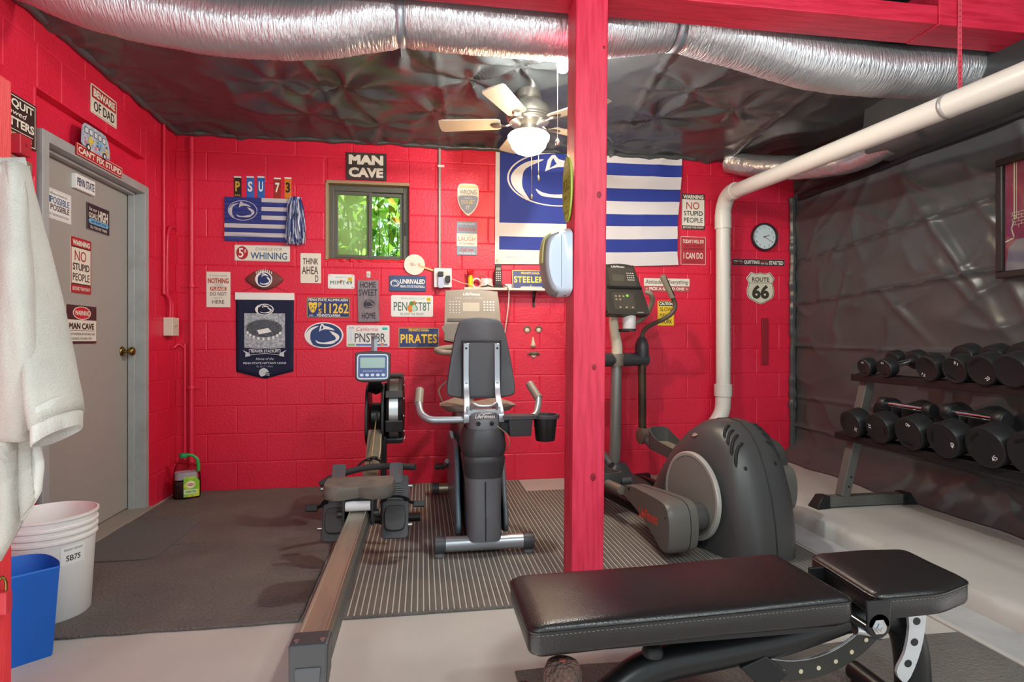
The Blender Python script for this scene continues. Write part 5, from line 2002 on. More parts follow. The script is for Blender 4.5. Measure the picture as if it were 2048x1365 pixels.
# black side cheeks
for s in (-1, 1):
    q = B()
    prof_ = spl2([(1.98, .50), (1.96, .62), (2.0, .76), (2.10, .82), (2.26, .80), (2.34, .66), (2.30, .50), (2.15, .44)], 4)
    q.prism(prof_, -.008, .008)
    q.xf(Matrix.Translation((s * .046 - .004, 0, 0)) @ Matrix.Rotation(R(90), 4, 'Z'))
    q.obj('cheek', BLKPL, r, smooth=30, bevel=.004)
q = B()
q.lathe([(.075, -.03), (.085, -.026), (.085, .026), (.075, .03)], 26, mat=Matrix.Translation((-.004, 2.15, .62)) @ Matrix.Rotation(R(90), 4, 'Y'))
q.obj('chain_wheel', BLKMET, r)
# flywheel drum on the right
wc = Vector((.098, 2.20, .655))
q = B()
RYM = Matrix.Rotation(R(90), 4, 'Y')
q.lathe([(.02, -.045), (.17, -.045), (.205, -.035), (.212, -.02)], 44, mat=Matrix.Translation(wc) @ RYM, cap=False)
q.lathe([(.212, .032), (.200, .052), (.17, .062), (.06, .066), (.02, .066)], 44, mat=Matrix.Translation(wc) @ RYM, cap=False)
fl_ = q.obj('flywheel_cage', BLKPL, r, smooth=40)
q = B()
q.lathe([(.209, -.021), (.209, .033)], 56, mat=Matrix.Translation(wc) @ RYM, cap=False)
q.obj('steel_band', STEEL, fl_, smooth=40)
for a, wd in ((150, .022), (200, .035), (232, .022), (100, .02), (60, .02)):
    q = B()
    q.rings([[tuple(wc + Vector((x, (rr_) * cos(R(a)) - t * sin(R(a)), rr_ * sin(R(a)) + t * cos(R(a))))) for t, rr_ in ((-wd, .212), (wd, .212), (wd, .226), (-wd, .226))] for x in (-.040, .058)])
    q.obj('cage_clamp', DCHAR, fl_, smooth=0, bevel=.003)
for k in range(7):
    a = R(90 + k * 32)
    q = B()
    q.lathe([(.008, 0), (.008, .006), (.001, .007)], 8, mat=Matrix.Translation(wc + Vector((.062, .185 * cos(a), .185 * sin(a)))) @ RYM)
    q.obj('bolt', STEEL, fl_)
# monitor on its arm
q = B()
q.tube(spline([(0, 2.06, .78), (0, 1.99, .83), (0, 1.93, .87), (0, 1.89, .93)], 4), [.045, .045, .044, .042, .040, .036, .034, .034, .034, .032, .030, .028, .028], 4, flat=.5)
q.obj('monitor_arm', BLKMET, r, smooth=30)
MZ, MY = .935, 1.83
mo = q = B()
q.prism([(x, z) for x, z in spl2([(-.095, .055), (-.088, .080), (0, .088), (.088, .080), (.095, .055), (.094, -.05), (.075, -.078), (0, -.084), (-.075, -.078), (-.094, -.05)], 3)], -.018, .022)
q.xf(Matrix.Translation((0, MY, MZ)) @ Matrix.Rotation(R(-8), 4, 'X'))
mon = q.obj('monitor', DCHAR, r, smooth=30, bevel=.004)
MM = Matrix.Translation((0, MY, MZ)) @ Matrix.Rotation(R(-8), 4, 'X')


def mpart(poly, y, nm, mt, n=1):
    q = B()
    q.prism(poly, y - .0012, y)
    q.xf(MM)
    return q.obj(nm, mt, mon, smooth=0)


mpart(rrect(.168, .140, .018), -.0182, 'silver_bezel', SILVER)
mpart(rrect(.156, .126, .012, cz=.001), -.0194, 'blue_face', M('monitor_blue', '#41578f', .35))
mpart(rrect(.134, .058, .004, cz=.022), -.0206, 'screen', M('lcd_screen', '#8fb0a8', .25))
t = text(mon, 'ENDURANCE', 0, -.024, .10, .008, M('monitor_ink', '#c9cfe2', .4), -.0212, .0, space=1.4)
t.data.transform(MM)
for k in range(5):
    q = B()
    q.prism(ell((k - 2) * .029, -.046, .010, .0075, 14), -.0225, -.0200)
    q.xf(MM)
    q.obj('button', SILVER, mon, smooth=0)
q = B()
q.tube(spline([(0, 1.86, 1.0), (.004, 1.865, 1.045), (.004, 1.87, 1.105), (.004, 1.85, 1.112), (.004, 1.815, 1.108)], 3), .017, 4, flat=.25)
q.obj('device_hook', M('grey_hook', '#7d8288', .35, .4), r, smooth=0)
# handle with chain
q = B()
hy_ = 1.66
hp = [(-.245, hy_ - .06, .345), (-.18, hy_ - .03, .377), (-.08, hy_, .402), (.02, hy_, .415), (.12, hy_ - .02, .420), (.235, hy_ - .06, .420)]
q.tube(spline(hp, 5), .0165, 14)
q.obj('handle', M('foam_grip', '#2e2d2f', .7, bump=('noise', 200, .2)), r)
q = B()
q.tube(spline([(-.075, hy_ + .0, .405), (-.05, hy_ + .035, .432), (0, hy_ + .06, .45), (.05, hy_ + .04, .436), (.075, hy_ + .0, .412)], 4), .006, 8)
q.tube([(0, hy_ + .0, .41), (0, hy_ + .06, .45)], .007, 8)
q.lathe([(.018, -.006), (.02, 0), (.018, .006)], 12, mat=Matrix.Translation((-.012, hy_ + .045, .445)))
q.lathe([(.018, -.006), (.02, 0), (.018, .006)], 12, mat=Matrix.Translation((.014, hy_ + .055, .452)))
q.obj('handle_yoke', BLKMET, r)
q = B()
q.tube([(0, hy_ + .06, .452), (.004, 2.08, .66)], .0038, 6)
q.obj('chain', M('chain_brass', '#b3a27c', .35, .8), r)
# foot plates, straps, pedals
for s in (-1, 1):
    m = Matrix.Translation((s * .140, 1.44, .262)) @ Matrix.Rotation(R(61), 4, 'X')
    q = B()
    q.add([], [])
    pl_ = rrect(.128, .31, .02)
    q.prism([(x, z) for x, z in pl_], -.012, .0)
    q.xf(m @ Matrix.Rotation(R(-90), 4, 'X') @ Matrix.Rotation(R(90), 4, 'X') @ Matrix.Rotation(R(-90), 4, 'X'))
    fp = q.obj('foot_plate', DCHAR, r, smooth=0, bevel=.004)
    mm = m @ Matrix.Rotation(R(-90), 4, 'X')
    q = B()
    q.prism(rrect(.066, .105, .012, cz=.165), -.020, -.012)
    for k in range(8):
        q.prism(rrect(.086, .007, .001, 2, cz=.112 - k * .011), -.016, -.011)
    q.xf(mm)
    q.obj('toe_plate', CHAR, fp, smooth=0, bevel=.001)
    q = B()
    for a in (-.018, .018):
        for b in (.185, .170, .155):
            q.prism(rrect(.010, .005, .001, 2, cx=a, cz=b), -.0206, -.0198)
    q.xf(mm)
    q.obj('toe_holes', M('hole_red', '#8a2a35', .6), fp, smooth=0)
    q = B()
    q.prism(spl2([(-.045, -.01), (-.048, -.09), (-.03, -.118), (.03, -.118), (.048, -.09), (.045, -.01), (.0, .0)], 3), -.034, -.013)
    q.xf(mm)
    q.obj('heel_cup', M('heel_dark', '#353335', .45), fp, smooth=30, bevel=.004)
    q = B()
    q.tube([mm @ Vector(p) for p in spline([(-.062, -.010, .02), (-.045, -.050, .03), (0, -.060, .035), (.045, -.050, .03), (.062, -.010, .02), (.095, -.015, .01), (.125, -.01, .0)] if s > 0 else [(.062, -.010, .02), (.045, -.050, .03), (0, -.060, .035), (-.045, -.050, .03), (-.062, -.010, .02), (-.085, -.015, .01), (-.11, -.01, -.01)], 3)], .016, 4, flat=.14)
    q.obj('strap', M('black_webbing', '#1d1d1f', .7), fp, smooth=0)
    q = B()
    q.prism(rrect(.055, .030, .004, cx=s * .115, cz=.005), -.028, -.006)
    q.xf(mm)
    q.obj('buckle', BLKPL, fp, smooth=0, bevel=.003)
    q = B()
    for b in (.10, -.09):
        q.tube([mm @ Vector((s * .062, -.004, b)), mm @ Vector((s * .082, -.004, b))], .009, 10)
    q.obj('axle_stub', STEEL, fp)

# ================================================================== recumbent bike
bx, by = .313, 2.925
r = thing('exercise_bike', 'recumbent exercise bike seen from behind with a charcoal backrest', 'exercise bike', (bx, by, .012))
ZB = .012
q = B()
q.tube([(-.20, 0, .055), (.20, 0, .055)], .037, 20)
q.obj('rear_stabilizer', SILVER, r)
for s in (-1, 1):
    q = B()
    q.tube([(s * .195, 0, .055), (s * .250, 0, .055)], .041, 20)
    ec = q.obj('end_cap', CHAR, r, bevel=.004)
    q = B()
    q.lathe([(.026, 0), (.026, .010), (.012, .014), (.012, .02)], 16, mat=Matrix.Translation((s * .225, 0, 0)))
    q.obj('levelling_foot', M('foot_grey', '#77777a', .4), ec)
BIKE = M('bike_grey_plastic', '#65666b', .38, bump=('noise', 220, .06))
BIKED = M('bike_dark_plastic', '#3a3a3d', .42)
TEAL_ = M('bike_blue_panel', '#5d7480', .35)


def sup(w, d, z, cy=0, n=24, e=.6, cx=0):
    out = []
    for k in range(n):
        a = 2 * pi * k / n
        out.append((cx + w * abs(cos(a)) ** e * (1 if cos(a) >= 0 else -1), cy + d * abs(sin(a)) ** e * (1 if sin(a) >= 0 else -1), z))
    return out


# rear column in three covers
q = B()
q.rings([sup(.085, .10, .075, .04), sup(.087, .10, .10, .04), sup(.086, .11, .22, .06), sup(.092, .13, .34, .09), sup(.098, .14, .385, .10)])
q.obj('column_cover', BIKE, r, smooth=50)
q = B()
q.box(-.002, -.064, .08, .002, -.058, .20)
q.box(-.002, -.054, .20, .002, -.046, .37)
q.obj('cover_seam', BLKPL, r, smooth=0)
q = B()
q.rings([sup(.098, .142, .383, .10), sup(.110, .148, .46, .10), sup(.113, .15, .475, .10), sup(.105, .143, .49, .10), sup(.110, .148, .50, .10), sup(.118, .152, .535, .10), sup(.108, .145, .60, .10), sup(.096, .135, .625, .10)])
q.obj('column_boot', BIKED, r, smooth=45)
q = B()
q.rings([sup(.085, .125, .62, .10), sup(.083, .12, .665, .10), sup(.080, .115, .70, .11), sup(.055, .09, .715, .12)])
cp = q.obj('column_cap', BIKE, r, smooth=50)
text(cp, 'LifeFitness', .0, .692, .10, .020, WHITE, -.026, .015, .25)
for s in (-1, 1):
    q = B()
    q.lathe([(.012, 0), (.012, .004), (.005, .005), (.001, .002)], 14, mat=Matrix.Translation((s * .034, -.018, .655)) @ RXM)
    q.obj('bolt', BLKMET, cp)
# long body rail and front drive housing
q = B()
q.rings([[(x * w_, y, z0 + (z1 - z0) * t) for x, t in ((-1, .15), (-.85, 0), (.85, 0), (1, .15), (1, .8), (.7, 1), (-.7, 1), (-1, .8))] for y, w_, z0, z1 in ((.12, .09, .05, .62), (.4, .09, .05, .50), (.75, .10, .05, .48), (1.0, .11, .04, .56), (1.25, .11, .04, .62), (1.36, .08, .06, .5))])
q.obj('body_shell', BIKED, r, smooth=40, bevel=.01)
for s in (-1, 1):
    q = B()
    q.prism(spl2([(.10, .07), (.16, .28), (.24, .44), (.42, .50), (.7, .47), (.98, .47), (1.2, .30), (1.15, .09), (.6, .045)], 4), -.012, .012)
    q.xf(Matrix.Translation((s * .124, 0, 0)) @ Matrix.Rotation(R(90), 4, 'Z'))
    q.obj('side_panel', TEAL_ if s < 0 else BIKE, r, smooth=30, bevel=.008)
q = B()
q.lathe([(.17, -.014), (.18, 0), (.17, .014)], 36, mat=Matrix.Translation((.165, .98, .27)) @ RYM)
q.obj('crank_disc', BIKED, r, smooth=40)
for s, dy_, dz_ in ((1, .05, -.14), (-1, .13, -.06)):
    q = B()
    q.tube([(s * .145, .98, .27), (s * .15, .98 + dy_, .27 + dz_)], .016, 10)
    pk = q.obj('crank_arm', SILVER, r)
    q = B()
    q.box(s * .19 - .035, .98 + dy_ - .05, .27 + dz_ - .014, s * .19 + .035, .98 + dy_ + .05, .27 + dz_ + .014)
    q.obj('pedal', BLKPL, pk, smooth=0, bevel=.006)
q = B()
q.tube([(-.20, 1.12, .055), (.20, 1.12, .055)], .036, 18)
q.obj('front_stabilizer', M('warm_steel', '#b4a892', .35, .8), r)
q = B()
q.tube([(-.24, 1.12, .055), (-.195, 1.12, .055)], .040, 18)
q.obj('end_cap', CHAR, r)
# seat
SY = .30
q = B()
rings = []
for y, w_, zc_, th in ((-.03, .10, .683, .012), (0, .17, .693, .024), (.12, .215, .683, .028), (.26, .21, .683, .030), (.36, .15, .693, .028), (.42, .08, .683, .012)):
    rings.append([(x * w_, SY + y - .1, zc_ + .028 * x * x + th * t) for x, t in ((-1, 0), (-.8, -.8), (0, -1), (.8, -.8), (1, 0), (.8, .8), (.4, .75), (0, .6), (-.4, .75), (-.8, .8))])
q.rings(rings)
q.obj('seat', TAUPE, r, smooth=70)
q = B()
q.box(-.075, .10, .625, .075, .40, .66)
q.obj('seat_bracket', SILVER, r, smooth=0, bevel=.006)
q = B()
for s in (-1, 1):
    q.box(s * .075 - .012, .03, .675, s * .075 + .012, .10, .735)
q.box(-.085, .02, .690, .085, .06, .720)
q.tube(spline([(-.065, .02, .72), (-.062, .0, .755), (-.03, -.01, .742), (.03, -.01, .742), (.062, .0, .755), (.065, .02, .72)], 3), .007, 8)
q.obj('seat_frame', SILVER, r, smooth=30, bevel=.003)
# backrest with its two bars
q = B()
BBY = .16
top_ = spl2([(-.100, .415), (0, .43), (.100, .415), (.128, .36), (.150, .27), (.175, .12), (.182, .04), (.165, .012), (.08, .0), (0, -.002), (-.08, .0), (-.165, .012), (-.182, .04), (-.175, .12), (-.150, .27), (-.128, .36)], 3)
cz0 = .765
rings = []
for y, s in ((.0, .97), (.006, 1.0), (.035, 1.0), (.055, .96), (.065, .85)):
    rings.append([((x) * s, BBY + y + .04 * (z / .43), cz0 + .21 + (z - .21) * s) for x, z in reversed(top_)])
q.rings(rings)
bk = q.obj('backrest', M('backrest_charcoal', '#4e5054', .55, bump=('noise', 160, .08)), r, smooth=40)
q = B()
q.prism([(-.098, .775), (.098, .775), (.098, 1.06), (-.098, 1.06)], BBY - .0035, BBY + .03)
q.obj('back_panel', M('backrest_panel', '#57595d', .6, bump=('noise', 200, .1)), bk, smooth=0, bevel=.003)
q = B()
o_ = [(-.105, .768), (-.100, .768), (-.100, 1.066), (.100, 1.066), (.100, .768), (.105, .768), (.105, 1.071), (-.105, 1.071)]
q.prism(o_, BBY - .0045, BBY + .02)
q.obj('panel_groove', M('groove_dark', '#26272a', .6), bk, smooth=0)
for s in (-1, 1):
    q = B()
    x0 = s * .082
    pts = spline([(x0 + s * .008, .03, .655), (x0 + s * .006, .03, .70), (x0 + s * .0, .10, .77), (x0 - s * .0, BBY - .022, .84), (x0, BBY - .014, .95), (x0 - s * .001, BBY - .014, 1.055)], 4)
    q.rings([[p + Vector((a, b, 0)) for a, b in ((-.0145, -.011), (.0145, -.011), (.0145, .011), (-.0145, .011))] for p in pts])
    br = q.obj('back_bar', SILVER, r, smooth=30, bevel=.002)
    for z in (1.03, .845):
        q = B()
        q.lathe([(.006, 0), (.006, .003), (.003, .003), (.002, .001)], 12, mat=Matrix.Translation((x0, BBY - .0255 - (.004 if z < .9 else 0), z)) @ RXM)
        q.obj('bolt', M('bolt_dark', '#3c4048', .3, .8), br)
# side handles
q = B()
pts = spline([(-.325, .20, .80), (-.328, .16, .755), (-.315, .09, .70), (-.27, .06, .672), (-.20, .055, .668), (0, .055, .668), (.20, .055, .668), (.27, .07, .68), (.300, .13, .72), (.31, .17, .76)], 5)
q.tube(pts, .0175, 14)
q.obj('side_handlebar', SILVER, r)
for a, b in (((-.322, .215, .815), (-.328, .150, .742)), ((.275, .26, .835), (.312, .17, .757))):
    q = B()
    q.tube([Vector(a), Vector(a).lerp(Vector(b), .06), Vector(b)], [.016, .023, .023], 14)
    q.obj('hand_grip', TAUPE, r)
# bottle holder
q = B()
x0, y0, z0, z1 = .120, -.02, .585, .690
q.rings([[(x, y, z) for x, y in ((x0 - e, y0 - e), (x0 + .125 + e, y0 - e), (x0 + .125 + e, y0 + .10 + e), (x0 - e, y0 + .10 + e))] for z, e in ((z0, -.008), (z1, 0), (z1, -.006), (z0 + .01, -.014))])
hd = q.obj('tray', BIKED, r, smooth=0, bevel=.004)
q = B()
q.lathe([(.047, .555), (.050, .56), (.062, .675), (.056, .675), (.046, .566), (.001, .566)], 28, mat=Matrix.Translation((.318, .03, 0)), cap=False)
q.obj('cup', BLKPL, hd, smooth=40)
q = B()
q.lathe([(.060, .672), (.072, .672), (.074, .680), (.072, .690), (.062, .690), (.060, .672)], 28, mat=Matrix.Translation((.318, .03, 0)), cap=False)
q.box(.095, -.026, .674, .262, .086, .690)
q.obj('tray_rim', CHAR, hd, smooth=40)
q = B()
q.box(.08, .02, .60, .13, .07, .655)
q.obj('tray_arm', BLKPL, hd, smooth=0, bevel=.004)
# console on its mast
q = B()
q.tube(spline([(0, 1.12, .50), (0, 1.10, .75), (0, 1.12, .95), (0, 1.14, 1.10)], 4), .045, 14)
q.obj('console_mast', SILVER, r)
CM = Matrix.Translation((.03, 1.10, 1.235)) @ Matrix.Rotation(R(-14), 4, 'X')
q = B()
cpoly = spl2([(-.180, .165), (-.165, .182), (0, .192), (.165, .180), (.182, .160), (.195, 0), (.195, -.14), (.17, -.175), (0, -.19), (-.17, -.175), (-.19, -.14), (-.187, 0)], 3)
q.prism(cpoly, -.02, .035)
q.xf(CM)
cn = q.obj('console', M('console_taupe', '#857c70', .4), r, smooth=30, bevel=.008)


def cpart(poly, y, th, nm, mt):
    q = B()
    q.prism(poly, y - th, y)
    q.xf(CM)
    return q.obj(nm, mt, cn, smooth=0, bevel=0)


cpart(rrect(.115, .062, .004, cx=-.005, cz=.065), -.020, .001, 'screen', M('console_screen', '#b5b0a2', .2))
cpart(rrect(.34, .020, .004, cz=-.03), -.020, .006, 'ledge', M('ledge_dark', '#4a4540', .5))
cpart(spl2([(-.18, -.06), (.18, -.06), (.188, -.13), (.165, -.168), (0, -.182), (-.165, -.168), (-.184, -.13)], 3), -.020, .004, 'lower_panel', M('console_lower', '#6b655c', .35))
for kx, cols, rows in ((.118, 4, 4), (-.118, 4, 5)):
    q = B()
    for a in range(cols):
        for b in range(rows):
            q.prism(ell(kx + (a - 1.5) * .021, .072 + (b - 1.5) * -.020, .007 if kx > 0 else .004, .006 if kx > 0 else .004, 8), -.0225, -.0200)
    q.xf(CM)
    q.obj('key_buttons', M('console_keys', '#d5d3cf', .4), cn, smooth=0)
t = text(cn, 'LifeFitness', 0, .158, .12, .020, WHITE, -.0215, .015, .25)
t.data.transform(CM)
t = text(cn, 'TIME  LEVEL  SPEED', -.02, .128, .2, .006, M('console_keys'), -.0215, 0)
t.data.transform(CM)
q = B()
q.tube(spline([(-.03, 1.02, 1.05), (-.10, .96, 1.03), (-.18, .88, 1.02), (-.22, .80, 1.01), (-.20, .74, 1.0), (-.15, .75, .995), (-.09, .85, .99), (-.03, .98, .99)], 4), .018, 12)
q.obj('front_handlebar', TAUPE, r)
q = B()
q.tube(spline([(-.20, .26, .74), (-.22, .28, .80), (-.17, .32, .845), (-.10, .34, .83), (-.06, .34, .76)], 4), .004, 6)
q.tube(spline([(.06, .0, .64), (.11, -.03, .60), (.12, -.03, .54), (.10, .04, .50)], 4), .003, 6)
q.obj('cable', M('cable_tan', '#8a7a64', .5), r)

# ================================================================== elliptical trainer
EA = R(10)
P0_ = Vector((1.695, 2.587, .012))
r = thing('elliptical_trainer', 'large charcoal elliptical trainer with a domed rear drive housing', 'elliptical trainer', P0_, (0, 0, EA))
# local: x right, y forward (towards the wall), z up
HT = [(0, .03), (.012, .16), (.04, .30), (.08, .42), (.13, .53), (.19, .60), (.26, .642), (.34, .655), (.44, .640), (.54, .585), (.64, .50), (.74, .38), (.82, .25), (.88, .10), (.90, .03)]
HWD = [(0, .085), (.012, .115), (.04, .15), (.08, .178), (.13, .198), (.19, .212), (.30, .222), (.5, .222), (.7, .215), (.82, .20), (.90, .17)]
EBODY = M('elliptical_charcoal', '#434141', .36, bump=('noise', 230, .08), spec=.5)


def esurf(s, ph, lift=0.0):
    h, w_ = lerp_tab(HT, s), lerp_tab(HWD, s)
    e = .62
    x = (w_ + lift) * (abs(cos(ph)) ** e) * (1 if cos(ph) >= 0 else -1)
    z = (h + lift) * (max(sin(ph), 0) ** e)
    return Vector((x, s, z))


q = B()
S_ = [0, .005, .012, .025, .04, .06, .08, .105, .13, .16, .19, .225, .26, .30, .34, .39, .44, .49, .54, .59, .64, .69, .74, .78, .82, .85, .88, .90]
q.rings([[esurf(s, pi * k / 36) for k in range(37)] for s in S_])
q.obj('drive_housing', EBODY, r, smooth=60)
q = B()
q.tube([esurf(s, pi / 2, .0005) for s in S_[:20]], .0035, 6)
q.obj('seam', M('seam_black', '#141415', .6), r)
q = B()
for side, (a0, a1) in ((1, (100, 127)), (-1, (80, 60))):
    q = B()
    for j, s in enumerate((.155, .185, .215, .245)):
        q.tube([esurf(s - .035 * (k / 10) ** 2 + (j * .002), R(a0 + (a1 - a0) * (k / 10) * (1 - .12 * j)), .0005) for k in range(11)], [.002] + [.0085] * 9 + [.002], 6)
    o = q.obj('vent_slots', M('vent_black', '#0f0f10', .7), r)
    o['kind'] = 'stuff'
for a in (112, 76):
    q = B()
    p = esurf(.098, R(a), .001)
    q.lathe([(.011, .0), (.009, .001), (.001, .001)], 12, mat=Matrix.Translation(p) @ Matrix.Rotation(R(68), 4, 'X'))
    q.obj('screw_recess', M('vent_black'), r)
p = esurf(.42, R(126), .001)
q = B()
q.lathe([(.020, 0), (.018, .001), (.001, .0012)], 16, mat=Matrix.Translation(p) @ Matrix.Rotation(R(-35), 4, 'Y'))
q.obj('badge', M('badge_rose', '#8d6f6c', .5), r)
# side discs, cranks and arms on both sides
DS, DZ = .335, .262
for s in (-1, 1):
    dx = s * .232
    if s > 0:
        continue
    q = B()
    q.lathe([(.220, 0), (.227, .006), (.227, .020), (.220, .026), (.206, .026), (.202, .022)], 56, mat=Matrix.Translation((dx, DS, DZ)) @ Matrix.Rotation(s * R(90), 4, 'Y'))
    q.obj('disc_rim', M('disc_rim_silver', '#b9b6b0', .3, .4), r, smooth=40)
    q = B()
    q.lathe([(.204, .0235), (.10, .0255), (.001, .026)], 56, mat=Matrix.Translation((dx, DS, DZ)) @ Matrix.Rotation(s * R(90), 4, 'Y'), cap=False)
    q.obj('drive_disc', M('disc_grey', '#77726d', .45), r, smooth=40)
# right drum
q = B()
q.lathe([(.115, 0), (.125, .02), (.125, .11), (.118, .125), (.09, .135), (.001, .138)], 40, mat=Matrix.Translation((.24, .43, .39)) @ RYM)
q.obj('crank_cover', EBODY, r, smooth=40)
# left arm housing with lettering
q = B()
ax0, ax1 = -.52, -.36
apoly = [(-.02, .085), (.02, .045), (.10, .04), (.25, .085), (.45, .135), (.66, .165), (.74, .175), (.755, .20), (.74, .235), (.62, .262), (.42, .275), (.22, .285), (.05, .285), (-.015, .25), (-.035, .17)]
apoly = [(.13 + (a + .02) * .60 / .775, b) for a, b in apoly]
ap = spl2(apoly, 3)
rings = []
ac = (.44, .17)
axt = lambda x, a: (a - .13) * (.17 if x < -.45 else .02)
for x, sc_ in ((ax0, .93), (ax0 + .012, .985), (ax0 + .03, 1), (ax1 - .02, 1), (ax1, .99)):
    rings.append([(x + axt(x, a), ac[0] + (a - ac[0]) * (1 - (1 - sc_) * .4), ac[1] + (b - ac[1]) * sc_) for a, b in ap])
q.rings([list(reversed(t)) for t in rings])
arm = q.obj('pedal_arm_cover', M('arm_charcoal', '#5c5853', .42, bump=('noise', 220, .08)), r, smooth=40)
t = text(arm, 'LifeFitness', 0, 0, .25, .056, M('logo_red_orange', '#e0402a', .4), 0, .02, .2)
t.data.transform(Matrix.Translation((ax0 + axt(-.5, .385) - .0015, .385, .165)) @ Matrix.Rotation(R(-6), 4, 'X') @ Matrix.Rotation(R(-90 - 9.6), 4, 'Z'))
q = B()
q.rings([[(ax1 - .045 + o_ + axt(ax1, a), ac[0] + (a - ac[0]) * k_, ac[1] + (b - ac[1]) * (k_ + .006)) for a, b in ap] for o_, k_ in ((-.003, .99), (-.0015, 1.004), (.0015, 1.004), (.003, .99))], close=False)
q.obj('arm_seam', M('seam_black'), arm, smooth=0)
for a, b in ((.165, .215), (.66, .232)):
    q = B()
    q.lathe([(.010, 0), (.008, .001), (.001, .001)], 12, mat=Matrix.Translation((ax0 + axt(-.5, a) - .0002, a, b)) @ Matrix.Rotation(R(-90), 4, 'Y'))
    q.obj('screw_recess', M('vent_black'), arm)
q = B()
q.tube([(-.365, DS - .09, .18), (-.225, DS - .09, .18)], .07, 24)
q.obj('crank_hub', EBODY, r)
q = B()
q.tube([(-.43, .74, .205), (-.42, 1.0, .20), (-.41, 1.12, .20)], .026, 14)
q.obj('pedal_tube', M('worn_tube', '#8a8276', .4, .4), r)
# right arm, mostly behind
q = B()
q.rings([[(x - ax0 + .26, a + .12, b + .10) for a, b in ap] for x in (ax0, ax0 + .10)])
q.obj('pedal_arm_cover', MATS['arm_charcoal'], r, smooth=40)


def pedal(px_, py_, pz_, ang):
    q = B()
    m = Matrix.Translation((px_, py_, pz_)) @ Matrix.Rotation(R(ang), 4, 'X')
    oval = spl2([(-.075, -.17), (.075, -.17), (.085, -.05), (.08, .13), (.055, .17), (-.055, .17), (-.08, .13), (-.085, -.05)], 3)
    n_ = len(oval)
    vs, fs = [], []
    for (s_, z_) in ((.95, -.035), (1.0, 0), (1.03, .045), (.96, .045), (.92, .006)):
        vs += [(x * s_, y * s_, z_ + (.05 * max(0, (y + .02) / .17) ** 2 if z_ > .02 else 0)) for x, y in oval]
    for a in range(4):
        fs += [(a * n_ + i, a * n_ + (i + 1) % n_, (a + 1) * n_ + (i + 1) % n_, (a + 1) * n_ + i) for i in range(n_)]
    fs += [tuple(reversed(range(n_))), tuple(range(4 * n_, 5 * n_))]
    q.add(vs, fs)
    q.xf(m)
    pd = q.obj('pedal', M('pedal_grey', '#4d4c4b', .45), r, smooth=45)
    q = B()
    ov = [(x * .90, y * .90) for x, y in oval]
    q.add([(x, y, .0075) for x, y in ov], [tuple(range(len(ov)))])
    q.xf(m)
    q.obj('tread', M('pedal_tread', '#85796a', .75, bump=('noise', 120, .3)), pd, smooth=0)


pedal(-.40, 1.10, .205, -4)
pedal(.19, 1.17, .335, 6)
q = B()
q.tube([(-.32, .95, .20), (-.25, .95, .20)], .022, 12)
q.obj('pedal_pivot', CHAR, r)
# mast, crossbar and console
my = 1.58
q = B()
q.tube([(0, my + .05, .06), (0, my + .02, .30), (0, my, .90), (0, my, .97)], [.045, .043, .040, .040], 18)
q.obj('mast', M('mast_grey', '#8b8a87', .35, .5), r)
q = B()
q.tube(spline([(0, my, .93), (.0, my - .01, 1.02), (-.03, my - .03, 1.13), (-.045, my - .04, 1.22), (-.03, my - .05, 1.30)], 5), [.043 - .0006 * k for k in range(21)], 16)
q.obj('mast_neck', M('neck_cream', '#cfc5b0', .4, var=(6, '#b78f56', .62, .75)), r)
q = B()
q.tube([(0, my, .885), (0, my, .96), (0, my, .975)], [.054, .060, .052], 18)
q.obj('mast_collar', M('collar_bronze', '#6a6257', .4), r)
q = B()
q.tube([(-.27, my, .93), (-.262, my, .93), (.255, my, .93), (.268, my, .93)], [.03, .052, .048, .03], 18)
q.obj('crossbar', DCHAR, r, smooth=50)
q = B()
q.rings([sup(.22, .20, .0, my - .02), sup(.22, .20, .03, my - .02), sup(.10, .10, .10, my), sup(.06, .07, .17, my)])
q.obj('front_base', DCHAR, r, smooth=40)
q = B()
q.box(-.24, .25, .02, -.19, my, .06)
q.box(.19, .25, .02, .24, my, .06)
q.tube([(-.30, my + .04, .035), (.30, my + .04, .035)], .032, 14)
q.obj('floor_frame', BLKMET, r, smooth=0, bevel=.005)
